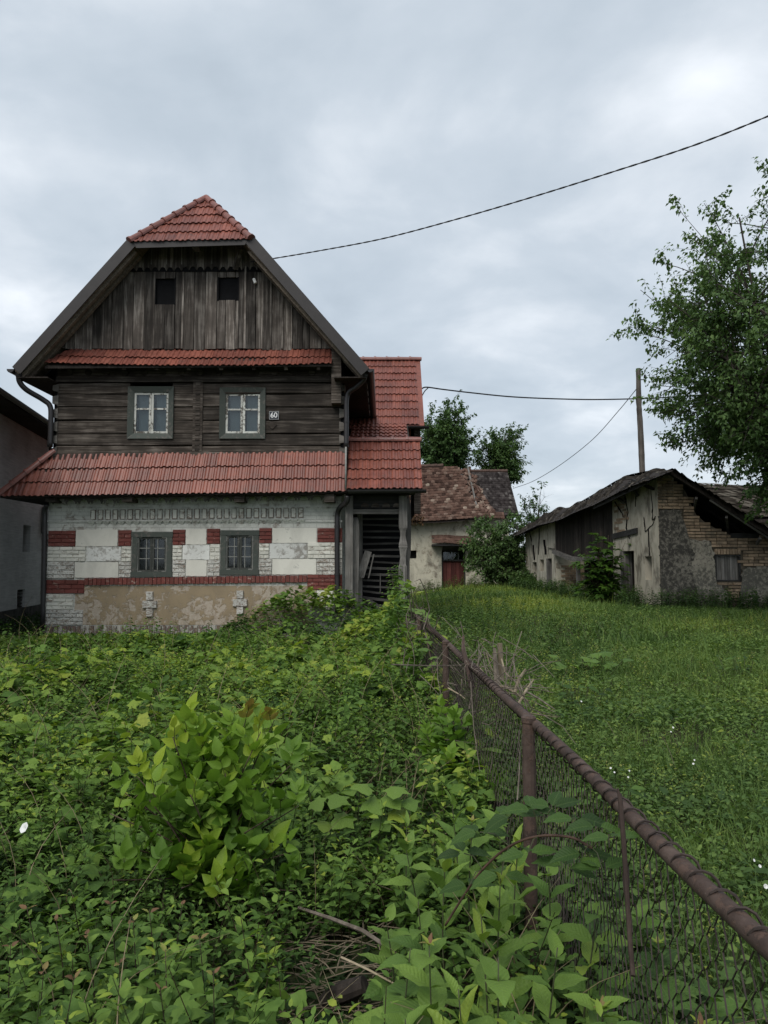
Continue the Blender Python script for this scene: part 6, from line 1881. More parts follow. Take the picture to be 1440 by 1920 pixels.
def sprigs_left(n, y0, y1, tpls, sc, tone, sink=0.30):
    P = rand_pts(n, y0, y1, lx, lambda y: railx(y) - 0.05)
    P = P[~in_house(P[:, 0], P[:, 1])]
    gap = gauss(P[:, 0], P[:, 1], -0.12, 2.85, 0.36, 0.5) + gauss(P[:, 0], P[:, 1], -0.1, 4.9, 0.3, 0.4)
    P = P[RNG.random(len(P)) > gap * 0.95]
    m = len(P)
    z = ground_z(P[:, 0], P[:, 1]) + np.maximum(left_h(P[:, 0], P[:, 1]) - sink * sc, -0.02) * RNG.uniform(0.7, 1.05, m)
    pt = fbm(P[:, 0] * 1.9 + 50, P[:, 1] * 1.9 + 7, 3)
    t = tone + (pt - 0.5) * 0.5 + RNG.normal(0, 0.07, m)
    which = RNG.integers(len(tpls), size=m)
    for i, tp in enumerate(tpls):
        k = which == i
        ug.scatter(tp, np.column_stack([P, z])[k], RNG.uniform(0, 6.28, k.sum()), RNG.normal(0, 0.2, k.sum()), RNG.normal(0, 0.2, k.sum()), sc * RNG.uniform(0.7, 1.25, k.sum()), np.clip(t[k], 0.0, 0.75))
sprigs_left(1800, 1.75, 4.2, SPR_HI, 0.82, 0.30)  # near shoots toned darker, putting the dimmer foreground light into their colour
sprigs_left(2600, 4.0, 8.0, SPR_LO, 1.05, 0.40)
sprigs_left(1500, 8.0, 14.0, SPR_LO, 1.1, 0.50)
# strip between the two houses
P = np.column_stack([RNG.uniform(-9.9, -7.6, 2500), RNG.uniform(16.6, 21.5, 2500)])
P = P[~in_house(P[:, 0], P[:, 1])]
ug.scatter(OV_LO[0], np.column_stack([P, ground_z(P[:, 0], P[:, 1]) + RNG.uniform(0.02, 0.3, len(P))]), RNG.uniform(0, 6.28, len(P)), RNG.normal(0, .4, len(P)), RNG.normal(0, .4, len(P)), 0.08, 0.25)
# other species mixed in: tall pale shoots, nettles, grass tufts, dead stalks, big-leaved patches
def clumps(n, y0, y1, tpls, sc, tone, thr, off, sink=0.15, tv=0.08):
    P = rand_pts(n, y0, y1, lx, lambda y: railx(y) - 0.05)
    q = fbm(P[:, 0] * 1.4 + off, P[:, 1] * 1.4 + off * 2, 3)
    P = P[(q > thr) & ~in_house(P[:, 0], P[:, 1]) & (gauss(P[:, 0], P[:, 1], -0.12, 2.85, 0.36, 0.5) < 0.4) & (gauss(P[:, 0], P[:, 1], -0.82, 3.2, 0.42, 0.5) < 0.5)]
    z = ground_z(P[:, 0], P[:, 1]) + np.maximum(left_h(P[:, 0], P[:, 1]) - sink, -0.02)
    for i, tp in enumerate(tpls):
        Q = np.column_stack([P, z])[i::len(tpls)]; m = len(Q)
        ug.scatter(tp, Q, RNG.uniform(0, 6.28, m), RNG.normal(0, .14, m), RNG.normal(0, .14, m), sc * RNG.uniform(0.65, 1.3, m), np.clip(RNG.normal(tone, tv, m), 0, 0.9))
TALL = [sprig(200 + i, 13, OV_HI, 0.058, 0.42, 0.15 + 0.1 * (i % 3), 0.35, i % 2 == 0, 0.1) for i in range(6)]
BIGS = [sprig(220 + i, 6, LB_HI, 0.085, 0.30, 0.5 + 0.2 * (i % 3), 0.2, False, 0.1) for i in range(6)]
FINE = [sprig(240 + i, 12, OV_LO, 0.031, 0.34, 0.3 + 0.15 * (i % 3), 0.3, True) for i in range(6)]
NETL = [sprig(260 + i, 12, OV_HI, 0.07, 0.46, 0.12, 0.12, True, 0.45) for i in range(5)]
def dry(seed):
    r = np.random.default_rng(seed); az = r.uniform(0, 6.28); h = r.uniform(0.25, 0.5); k = r.uniform(.2, 1.0)
    return stem_tris([(math.cos(az) * h * k * t ** 2, math.sin(az) * h * k * t ** 2, h * t * (1 - .3 * k * t)) for t in np.linspace(0, 1, 6)], 0.0026, 0.0012, 1.68)
DRY = [dry(300 + i) for i in range(6)]
clumps(650, 1.8, 5.0, TALL, 0.95, 0.48, 0.52, 11)  # near clumps likewise darker, weaker foreground light set in the leaf tone
clumps(900, 4.0, 9.0, TALL, 1.0, 0.60, 0.54, 11)
clumps(900, 1.8, 5.5, BIGS, 1.0, 0.44, 0.55, 23)
clumps(1900, 4.5, 10.0, BIGS, 1.3, 0.62, 0.50, 23)
clumps(700, 1.8, 5.0, FINE, 0.9, 0.40, 0.52, 37)
clumps(1100, 4.5, 9.0, FINE, 1.25, 0.56, 0.52, 37)
clumps(300, 1.9, 5.5, NETL, 0.8, 0.34, 0.58, 51)
clumps(700, 5.0, 12.0, NETL, 1.0, 0.40, 0.56, 51)
clumps(260, 1.8, 6.0, DRY, 1.0, 0.0, 0.0, 5, 0.05)
clumps(260, 5.0, 13.0, DRY, 1.3, 0.0, 0.0, 5, 0.0)
print('  tris', ug.tris())
o = ug.obj('undergrowth', 'leaf'); tag(o, 'tangled green undergrowth of vines and brambles filling the front yard', None, None, 'stuff')

print('foliage: field')
fg = Veg()
def grass_clump(seed, n=12, h=0.22, spread=0.06, w=0.006, seg=3):
    r = np.random.default_rng(seed); v = Veg()
    for i in range(n):
        az = r.uniform(0, 6.28); L = h * r.uniform(0.5, 1.25); bend = r.uniform(0.15, 0.9)
        x0, y0 = r.normal(0, spread, 2)
        V = []; F = []
        for k in range(seg + 1):
            t = k / seg
            px_ = x0 + math.cos(az) * L * bend * t * t; py_ = y0 + math.sin(az) * L * bend * t * t; pz_ = L * t * (1 - 0.35 * bend * t)
            ww = w * (1 - t * t) if k < seg else 0
            sxx, syy = -math.sin(az), math.cos(az)
            if k < seg: V += [(px_ - sxx * ww, py_ - syy * ww, pz_), (px_ + sxx * ww, py_ + syy * ww, pz_)]
            else: V.append((px_, py_, pz_))
        for k in range(seg - 1):
            a = k * 2; F += [(a, a+1, a+3), (a, a+3, a+2)]
        a = (seg - 1) * 2; F.append((a, a+1, a+2))
        v.add(np.array(V), np.array(F), np.full(len(V), r.normal(0, 0.07)))
    return np.concatenate(v.V), np.concatenate(v.F), np.concatenate(v.T)
GR_N = [grass_clump(i, 9, 0.20 + 0.03 * (i % 3), 0.05, 0.0042, 2) for i in range(6)]
GR_F = [grass_clump(20 + i, 8, 0.22 + 0.03 * (i % 3), 0.10, 0.009, 2) for i in range(6)]
rx = lambda y: 0.57 * y + 1.0
def field_pts(n, y0, y1):
    P = rand_pts(n, y0, y1, lambda y: railx(y) + 0.03 - 0.5 * smst(12.5, 15, y), rx)
    bad = in_barn(P[:, 0], P[:, 1]) | in_house(P[:, 0], P[:, 1])
    return P[~bad]
def grass(n, y0, y1, tpls, sc, tone):
    P = field_pts(n, y0, y1)
    pn = fbm(P[:, 0] * 0.55 + 12, P[:, 1] * 0.55 + 3, 3)
    P = P[RNG.random(len(P)) < 0.45 + 1.0 * smst(0.35, 0.6, fbm(P[:, 0] * 0.55 + 12, P[:, 1] * 0.55 + 3, 3))]
    m = len(P); z = ground_z(P[:, 0], P[:, 1])
    pt = fbm(P[:, 0] * 0.45 + 70, P[:, 1] * 0.45, 3)
    t = np.clip(tone + (pt - 0.5) * 0.8 + RNG.normal(0, 0.06, m), 0.08, 0.9)
    which = RNG.integers(len(tpls), size=m)
    for i, tp in enumerate(tpls):
        k = which == i
        fg.scatter(tp, np.column_stack([P, z])[k], RNG.uniform(0, 6.28, k.sum()), RNG.normal(0, 0.1, k.sum()), RNG.normal(0, 0.1, k.sum()), sc * RNG.uniform(0.6, 1.3, k.sum()) * (0.7 + 0.6 * fbm(P[k, 0], P[k, 1])), t[k])
grass(3600, 1.8, 6.0, GR_N, 0.74, 0.58)
grass(5000, 6.0, 13.0, GR_N, 0.78, 0.58)
grass(5000, 12.5, 22.0, GR_F, 0.82, 0.64)
grass(4000, 21.0, 36.0, GR_F, 1.1, 0.68)
def field_leaves(n, y0, y1, tpls, size, tone, lo=0.2, hi=1.1, thr=None):
    P = field_pts(n, y0, y1)
    q = fbm(P[:, 0] * 0.9 + 90, P[:, 1] * 0.9 + 40, 3)
    if thr: P = P[q > thr + RNG.normal(0, 0.05, len(P))]
    m = len(P)
    z = layer_z(P, right_h, lo, hi)
    pt = 0.6 * fbm(P[:, 0] * 0.45 + 70, P[:, 1] * 0.45, 3) + 0.4 * fbm(P[:, 0] * 1.3 + 20, P[:, 1] * 1.3 + 9, 3)
    t = np.clip(tone + (pt - 0.5) * 0.9 + RNG.normal(0, 0.09, m), 0.05, 0.92)
    which = RNG.integers(len(tpls), size=m)
    for i, tp in enumerate(tpls):
        k = which == i
        fg.scatter(tp, np.column_stack([P, z])[k], RNG.uniform(0, 6.28, k.sum()), RNG.normal(0.1, 0.35, k.sum()), RNG.normal(0, 0.35, k.sum()), size * RNG.uniform(0.6, 1.4, k.sum()), t[k])
field_leaves(15000, 1.8, 6.5, OV_HI, 0.038, 0.50, thr=0.36)
field_leaves(29000, 5.5, 13.0, OV_LO, 0.048, 0.58, thr=0.36)
field_leaves(29000, 12.0, 24.0, OV_LO, 0.066, 0.68)
field_leaves(18000, 20.0, 36.0, OV_LO, 0.10, 0.72)
field_leaves(5000, 1.8, 9.0, OV_HI, 0.07, 0.34, thr=0.52)
P = field_pts(900, 1.9, 6.0); P = P[fbm(P[:, 0] * 0.9 + 90, P[:, 1] * 0.9 + 40, 3) > 0.42]
for i, tp in enumerate(SPR_HI[:6]):
    Q = P[i::6]; fg.scatter(tp, np.column_stack([Q, ground_z(Q[:, 0], Q[:, 1]) - 0.12]), RNG.uniform(0, 6.28, len(Q)), 0.0, 0.0, RNG.uniform(0.6, 0.95, len(Q)), np.clip(RNG.normal(0.42, 0.1, len(Q)), 0.1, 0.7))
# nettles and tall weeds along the barn foot and round the far end of the fence
def weeds(pts, tpls, sc, tone, hvar=(0.7, 1.3)):
    pts = np.array(pts); m = len(pts)
    for i, tp in enumerate(tpls):
        Q = pts[i::len(tpls)]
        fg.scatter(tp, np.column_stack([Q, ground_z(Q[:, 0], Q[:, 1])]), RNG.uniform(0, 6.28, len(Q)), RNG.normal(0, .1, len(Q)), RNG.normal(0, .1, len(Q)), sc * RNG.uniform(*hvar, len(Q)), np.clip(RNG.normal(tone, 0.08, len(Q)), 0, 0.9))
NET = [sprig(100 + i, 14, OV_LO, 0.085, 0.62, 0.15, 0.15, True, 0.35) for i in range(5)]
pts = []
for t in np.linspace(-0.3, 13, 330): pts.append(tuple(bs(t, 0, RNG.uniform(0.05, 0.95)))[:2])
for s in np.linspace(-0.3, 5, 170): pts.append(tuple(be_(s, 0, RNG.uniform(0.08, 1.0)))[:2])
weeds(pts, NET, 0.85, 0.26)
weeds([(x, 35.2 - 0.4 * RNG.random()) for x in np.linspace(0.8, 6.5, 90)], NET, 0.9, 0.36)
weeds(np.column_stack([RNG.normal(0.85, 0.45, 420), RNG.normal(13.2, 1.5, 420)]), SPR_LO, 1.25, 0.46)
weeds(np.column_stack([RNG.normal(1.6, 0.8, 260), RNG.normal(17.5, 2.0, 260)]), NET, 0.8, 0.40)
def field_clumps(n, y0, y1, tpls, sc, tone, thr, off):
    P = field_pts(n, y0, y1); q = fbm(P[:, 0] * 0.7 + off, P[:, 1] * 0.7 + off * 3, 3); P = P[q > thr]
    for i, tp in enumerate(tpls):
        Q = P[i::len(tpls)]; m = len(Q)
        fg.scatter(tp, np.column_stack([Q, ground_z(Q[:, 0], Q[:, 1]) - 0.06]), RNG.uniform(0, 6.28, m), RNG.normal(0, .12, m), RNG.normal(0, .12, m), sc * RNG.uniform(.6, 1.3, m), np.clip(RNG.normal(tone, .08, m), 0, .9))
field_clumps(900, 2.0, 8.0, FINE, 0.75, 0.62, 0.52, 61)
field_clumps(1000, 7.0, 16.0, FINE, 1.05, 0.70, 0.52, 61)
field_clumps(700, 2.0, 9.0, TALL, 0.6, 0.50, 0.57, 73)
field_clumps(900, 8.0, 20.0, SPR_LO, 0.75, 0.46, 0.56, 73)
field_clumps(700, 9.0, 26.0, GR_N, 1.7, 0.66, 0.56, 83)
field_clumps(300, 3.0, 20.0, DRY, 0.9, 0, 0.45, 5)
# leafy weeds hugging the meadow side of the fence
yy = RNG.uniform(1.5, 9.0, 620); xx = railx(yy) + np.abs(RNG.normal(0.03, 0.22, 620)) + 0.04
weeds(np.column_stack([xx, yy])[:320], TALL + SPR_HI[:6], 0.62, 0.34)
weeds(np.column_stack([xx, yy])[320:], BIGS, 0.8, 0.42)
print('  tris', fg.tris())
o = fg.obj('meadow_grass', 'grass'); tag(o, 'rough green meadow of grass, clover and weeds right of the fence', None, None, 'stuff')

# =================================================================== trees
def bez(a, b, c, n):
    return [a * (1 - t) ** 2 + b * 2 * t * (1 - t) + c * t * t for t in np.linspace(0, 1, n)]
def make_tree(name, label, base, fork_h, cen, rad, n1, n2, n3, leaf, leafn, leafsize, tone, seed, trunk_r=0.16, twig=0.5, hang=0.5, group=None, tips=True, bare=0.0, spreadB=0.42, trunks=1):
    r = np.random.default_rng(seed)
    root = thing(name, label, 'tree' if rad[2] > 0.9 else 'bush', base, group)
    base = np.array(base, float); cen = np.array(cen, float); rad = np.array(rad, float)
    g = G(); v = Veg()
    fork = base + np.array([0, 0, fork_h])
    for k in range(trunks):
        q = base + (np.array([r.normal(0, .15), r.normal(0, .15), 0]) if trunks > 1 else 0)
        g.tube(bez(q - np.array([0, 0, .2]), (q + fork) / 2 + np.array([r.normal(0, .08), r.normal(0, .08), 0]), fork, 6), [trunk_r * (1.25 - 0.35 * i / 5) / trunks ** 0.5 for i in range(6)], 8)
    def inside(p, f=1.0):
        d = (p - cen) / (rad * f); L = np.linalg.norm(d)
        return p if L <= 1 else cen + (p - cen) / L
    LP = []; LD = []
    for i in range(n1):
        # even directions over the crown
        zf = 1 - 1.75 * (i + 0.5) / n1; az = i * 2.399 + r.normal(0, 0.2)
        sxy = math.sqrt(max(0, 1 - zf * zf))
        d = np.array([math.cos(az) * sxy, math.sin(az) * sxy, zf])
        tgt = cen + d * rad * r.uniform(0.55, 0.85)
        mid = (fork + tgt) / 2 + np.array([0, 0, 0.18 * np.linalg.norm(tgt - fork)]) * (1 if tgt[2] < cen[2] else -0.3) + r.normal(0, 0.12, 3) * rad.min() * 0.4
        limb = bez(fork, mid, tgt, 9)
        R0 = trunk_r * r.uniform(0.28, 0.46)
        g.tube(limb, [R0 * (1 - 0.8 * k / 8) + 0.006 for k in range(9)], 6, False)
        for j in range(n2):
            tt = r.uniform(0.3, 1.0); s = limb[int(tt * 8)]
            e = inside(s + r.normal(0, spreadB, 3) * rad + (s - fork) * 0.12, r.uniform(0.86, 1.06))
            br = bez(s, (s + e) / 2 + np.array([0, 0, 0.12 * np.linalg.norm(e - s)]), e, 6)
            rb = R0 * 0.28
            g.tube(br, [rb * (1 - 0.75 * k / 5) + 0.003 for k in range(6)], 4, False)
            isbare = r.random() < bare
            for q in range(n3):
                t2 = r.uniform(0.25, 1.0); k2 = t2 * 5; a = int(min(k2, 4)); p = br[a] * (1 - (k2 - a)) + br[a + 1] * (k2 - a)
                dirv = (e - s) / (np.linalg.norm(e - s) + 1e-6) * 0.7 + r.normal(0, 0.6, 3); dirv[2] += 0.15
                dirv /= np.linalg.norm(dirv)
                te = p + dirv * twig * r.uniform(0.5, 1.2)
                g.tube([p, (p + te) / 2 + np.array([0, 0, 0.03]), te], [0.006, 0.004, 0.002], 3, False)
                if isbare: continue
                m = leafn
                f = r.uniform(0.1, 1.05, m)
                LP.append(p + (te - p) * f[:, None] + r.normal(0, 0.035 * twig / 0.5, (m, 3)))
                LD.append(np.full(m, math.atan2(-dirv[0], dirv[1])))
    P = np.concatenate(LP); D = np.concatenate(LD); m = len(P)
    yaw = D + r.normal(0, 1.1, m); pit = r.normal(-hang, 0.45, m); rol = r.normal(0, 0.5, m)
    tn = tone + r.normal(0, 0.07, m) + 0.25 * (fbm(P[:, 0] * 1.3, P[:, 2] * 1.3 + P[:, 1]) - 0.5)
    which = r.integers(len(leaf), size=m)
    for i, tp in enumerate(leaf):
        k = which == i
        v.scatter(tp, P[k], yaw[k], pit[k], rol[k], leafsize * r.uniform(0.65, 1.3, k.sum()), np.clip(tn[k], 0, 1))
    g.build('trunk', M['bark'], root, True)
    c = v.obj('crown', 'treeleaf', root)
    return root
print('trees')
make_tree('pear_tree', 'tall leafy fruit tree reaching in from the right edge over the barn', (8.5, 14.4, 0.35), 2.3, (8.6, 14.4, 6.3), (3.4, 3.2, 3.65), 36, 13, 9, OV_LO, 23, 0.098, 0.50, 21, 0.12, 0.62, 0.55, None, True, 0.0, 0.40)
make_tree('walnut_tree', 'round dark tree rising behind the shed roof beside the red wing', (4.3, 50, 0.5), 6.6, (4.3, 50, 10.2), (2.1, 2.0, 2.7), 16, 9, 7, OV_LO, 20, 0.20, 0.44, 22, 0.25, 0.8, 0.3)
make_tree('walnut_tree', 'narrower dark tree behind the dark roof with bare twigs on its right', (7.9, 52, 0.5), 6.0, (8.15, 52, 9.3), (1.65, 1.7, 2.3), 14, 9, 7, OV_LO, 18, 0.20, 0.46, 23, 0.22, 0.85, 0.3, None, True, 0.12)
make_tree('leaning_sapling', 'thin half bare sapling at the right end of the dark roof', (9.3, 46, 0.5), 2.4, (9.35, 46, 5.2), (0.95, 0.9, 1.35), 7, 5, 4, OV_LO, 9, 0.19, 0.34, 24, 0.08, 0.6, 0.3, None, True, 0.25)
make_tree('round_tree', 'small round olive green tree in front of the tiled shed door', (5.2, 33, 0.5), 0.5, (5.08, 33, 2.2), (1.78, 1.5, 1.85), 28, 9, 7, OV_LO, 13, 0.125, 0.50, 25, 0.10, 0.35, 0.45, None, True, 0.0, 0.35, 3)
make_tree('low_shrub', 'low green shrub at the far left foot of the barn', (6.15, 31.5, 0.45), 0.2, (6.1, 31.3, 0.85), (0.85, 0.7, 0.6), 10, 6, 5, OV_LO, 11, 0.12, 0.42, 26, 0.03, 0.25, 0.3)

# =================================================================== plants of the foreground, leaf by leaf
def big_leaf(w=0.55, prof='ovate', fold=0.14, droop=0.25, quilt=0.012, curl=0.0):
    tab = {'ovate': [(0, 0), (.08, .42), (.22, .82), (.40, 1.0), (.60, .86), (.78, .54), (.91, .22), (1, 0)],
           'heart': [(0, 0), (-.04, .55), (.12, .98), (.32, 1.0), (.55, .80), (.76, .46), (.90, .18), (1, 0)],
           'long': [(0, 0), (.12, .5), (.30, .9), (.5, 1.0), (.68, .8), (.84, .45), (.94, .2), (1, 0)]}[prof]
    V = []; F = []; rows = []
    for i, (t, h) in enumerate(tab):
        z = -droop * max(t, 0) ** 2
        if h == 0: V.append((0, t, z)); rows.append([len(V) - 1] * 5); continue
        hw = h * w / 2; row = []
        for c, q in ((-1, 1), (-.5, .45), (0, 0), (.5, .45), (1, 1)):
            zz = z + fold * hw * 2 * q - curl * abs(c) ** 3 * hw + (quilt if abs(c) == .5 else 0) * (1 if i % 2 else -0.6) + (quilt * (1 if i % 2 else -1) if abs(c) == 1 else 0)
            V.append((c * hw, t - (0.04 * abs(c) * h if i > 1 else 0), zz)); row.append(len(V) - 1)
        rows.append(row)
    for a, b in zip(rows, rows[1:]):
        for k in range(4):
            q = []
            for i_ in (a[k], a[k+1], b[k+1], b[k]):
                if i_ not in q: q.append(i_)
            if len(q) == 3: F.append(tuple(q))
            elif len(q) == 4: F += [(q[0], q[1], q[2]), (q[0], q[2], q[3])]
    return np.array(V, float), np.array(F, int)
def compound(npair=2, w=0.46, seed=0):
    """pinnate leaf: rachis of length 1 with pairs of leaflets and one at the tip"""
    r = np.random.default_rng(seed); v = Veg()
    v.add(*stem_tris([(0, 0, 0), (0, 0.001, 0)], 0.001, 0.001, 1.46))
    path = np.array([(0, t, -0.10 * t * t) for t in np.linspace(0, 0.62, 5)])
    S = []; Fs = []
    for i, p in enumerate(path):
        for k in range(3):
            a = 2 * math.pi * k / 3; S.append((p[0] + 0.012 * math.cos(a), p[1], p[2] + 0.012 * math.sin(a)))
    for i in range(4):
        for k in range(3):
            a, b, c, d = i*3+k, i*3+(k+1) % 3, (i+1)*3+(k+1) % 3, (i+1)*3+k
            Fs += [(a, b, c), (a, c, d)]
    v.add(np.array(S), np.array(Fs), np.full(len(S), 1.46))
    def put(t, yaw, L):
        lv = big_leaf(w * r.uniform(.9, 1.1), 'ovate', 0.16, 0.18 + r.uniform(-.05, .1), 0.01)
        R = rotm(np.array(yaw), np.array(r.normal(0.05, 0.12)), np.array(r.normal(0, 0.2)))
        v.add(lv[0] @ R.T * L + np.array([0, t, -0.10 * t * t]), lv[1], np.full(len(lv[0]), r.normal(0, 0.03)))
    put(0.60, r.normal(0, .08), 0.62)
    for i in range(npair):
        t = 0.28 + 0.28 * i / max(1, npair - 1)
        for s in (-1, 1): put(t, s * (0.95 - 0.15 * i) + r.normal(0, .08), 0.50 + 0.05 * i)
    return np.concatenate(v.V), np.concatenate(v.F), np.concatenate(v.T)
TONES = [0.16, 0.28, 0.40, 0.52, 0.66, 0.80, 0.92, 1.13]
_lm = {}
def leaf_mesh(kind, tone, var):
    ti = int(np.argmin([abs(tone - t) for t in TONES])); key = (kind, ti, var)
    if key not in _lm:
        r = np.random.default_rng(hash((kind, var)) % 1000 if False else sum(map(ord, kind)) + var * 7)
        T0 = None
        if kind == 'compound': V, F, T0 = compound(1 + var % 2, 0.56, 60 + var)
        elif kind == 'lobed': V, F = lobed(70 + var)
        elif kind == 'heart': V, F = big_leaf(0.78, 'heart', 0.12, 0.25 + 0.1 * var, 0.02, 0.1)
        elif kind == 'long': V, F = big_leaf(0.36, 'long', 0.22, 0.22 + 0.1 * var, 0.014)
        else: V, F = big_leaf(0.52 + 0.05 * (var % 3), 'ovate', 0.14 + 0.05 * (var % 2), 0.2 + 0.12 * (var % 3), 0.02, 0.05)
        T = np.full(len(V), TONES[ti]) if T0 is None else np.where(T0 > 1.05, T0, np.clip(T0 + TONES[ti], 0, 1.15))
        _lm[key] = attr_mesh('leaf', V, F, T, M['compleaf' if kind == 'compound' else 'leafobj'], True)
    return _lm[key]
def add_leaf(parent, p, d, up, size, kind, tone, var=None, name='leaf'):
    p = Vector(p); d = Vector(d).normalized(); up = Vector(up)
    x = d.cross(up)
    x = x.normalized() if x.length > 1e-4 else d.orthogonal().normalized()
    z = x.cross(d)
    Mx = Matrix(((x.x, d.x, z.x, p.x), (x.y, d.y, z.y, p.y), (x.z, d.z, z.z, p.z), (0, 0, 0, 1))) @ Matrix.Scale(size, 4)
    return inst(name, leaf_mesh(kind, tone, random.randrange(4) if var is None else var), Mx, parent)
M['stemgreen'] = mat_plain('green_brown_stem', (0.050, 0.055, 0.026), 0.6, 0, 0.3, 0.3, 20)
def shoot(parent, path, n, size, kind, tone0, tone1, opposite=False, pitch=(0.2, 0.8), r=0.004, mat='stemgreen', t0=0.2, tipred=False, turn=None, taper=0.5):
    """stem along path with n nodes of leaves; pitch: how far leaves rise, from the foot to the tip"""
    P = smooth_path(path, 5)
    G().tube(P, [r * (1 - 0.65 * i / (len(P) - 1)) for i in range(len(P))], 6).build('stem', M[mat], parent, True)
    ang = random.uniform(0, 6.28)
    for i in range(n):
        t = t0 + (1 - t0) * (i + 0.6) / n
        k = min(t, 0.999) * (len(P) - 1); a = int(k); p = P[a].lerp(P[a + 1], k - a)
        pt = pitch[0] + (pitch[1] - pitch[0]) * t + random.gauss(0, 0.15)
        sz = size * random.uniform(0.8, 1.15) * (1 - taper * max(0, (t - 0.65) / 0.35))
        tn = tone0 + (tone1 - tone0) * max(0, (t - 0.3) / 0.7) + random.gauss(0, 0.06)
        if tipred and i >= n - 1: tn = 1.13
        for s in ((0, math.pi) if opposite else (0,)):
            a_ = ang + s + random.gauss(0, 0.15)
            d = Vector((math.cos(a_) * math.cos(pt), math.sin(a_) * math.cos(pt), math.sin(pt)))
            add_leaf(parent, p + d * 0.004, d, (random.gauss(0, .25), random.gauss(-0.15, .25), 1), sz, kind, tn)
        ang += 1.57 + random.gauss(0, .2) if opposite else 2.4 + random.gauss(0, .25)
def gz(x, y): return float(ground_z(x, y))

# ---- yellow-green ash-leaved sapling in the middle of the yard
bx, by = at(395, 1720, 3.55).x, 3.55
sap = thing('sapling_bush', 'bright yellow-green bushy sapling standing alone in the front yard', 'bush', (bx, by, 0))
for (px, py, Y, nn, t1_, red) in [(345, 1338, 3.6, 7, 0.80, 0), (330, 1372, 3.45, 6, 0.92, 0), (455, 1338, 3.65, 7, 0.66, 1), (503, 1340, 3.6, 7, 0.70, 1), (480, 1362, 3.5, 6, 0.80, 0), (268, 1445, 3.5, 6, 0.92, 0), (222, 1515, 3.45, 5, 0.70, 0),
                              (530, 1425, 3.55, 6, 0.45, 0), (420, 1440, 3.45, 6, 0.66, 0), (300, 1400, 3.7, 6, 0.50, 0), (385, 1580, 3.3, 5, 0.80, 0), (345, 1655, 3.2, 4, 0.80, 0), (440, 1640, 3.22, 4, 0.70, 0), (525, 1590, 3.4, 5, 0.70, 0), (470, 1470, 3.4, 6, 0.60, 0), (390, 1400, 3.7, 6, 0.5, 0), (260, 1580, 3.35, 5, 0.4, 0), (500, 1520, 3.3, 5, 0.5, 0), (320, 1530, 3.3, 5, 0.4, 0), (410, 1690, 3.15, 4, 0.7, 0), (240, 1470, 3.6, 6, 0.6, 0), (430, 1375, 3.6, 6, 0.75, 0), (375, 1365, 3.6, 6, 0.7, 0), (290, 1490, 3.35, 6, 0.7, 0), (360, 1480, 3.3, 6, 0.75, 0), (545, 1500, 3.5, 5, 0.5, 0), (230, 1640, 3.3, 5, 0.4, 0), (300, 1640, 3.2, 5, 0.45, 0), (480, 1700, 3.2, 4, 0.4, 0), (550, 1660, 3.3, 4, 0.4, 0)]:
    tip = at(px + (px - 390) * 0.10, py + 10, Y)
    b = Vector((bx + random.gauss(0, .05), by + random.gauss(0, .05), 0.0))
    mid = b.lerp(tip, 0.5) + Vector((-(tip.x - bx) * 0.15, -(tip.y - by) * .1, 0.06))
    shoot(sap, [b, mid, tip], nn + 2, 0.195, 'compound', 0.42, min(0.95, t1_ + 0.08), False, (0.40, 1.3), 0.006, 'stake', 0.25, bool(red), taper=0.35)

# ---- darker sapling against the fence
fx0, fy0 = 0.47, 4.75
sap2 = thing('fence_sapling', 'dark green sapling crowding the fence beyond the near post', 'bush', (fx0, fy0, 0))
for (px, py, Y, nn) in [(825, 1330, 4.8, 6), (850, 1345, 4.7, 6), (800, 1370, 4.85, 6), (880, 1345, 4.75, 5), (905, 1420, 4.5, 5), (840, 1420, 4.5, 6), (790, 1440, 4.6, 5), (870, 1470, 4.35, 5), (820, 1480, 4.4, 5), (915, 1470, 4.3, 4)]:
    tip = at(px, py + 10, Y); b = Vector((fx0 + random.gauss(0, .06), fy0 + random.gauss(0, .06), 0))
    shoot(sap2, [b, b.lerp(tip, 0.55) + Vector((0, 0, 0.04)), tip], nn, 0.17, 'ovate' if nn % 2 else 'compound', 0.34, 0.66, True, (0.2, 1.1), 0.006, 'stake', 0.3, taper=0.4)

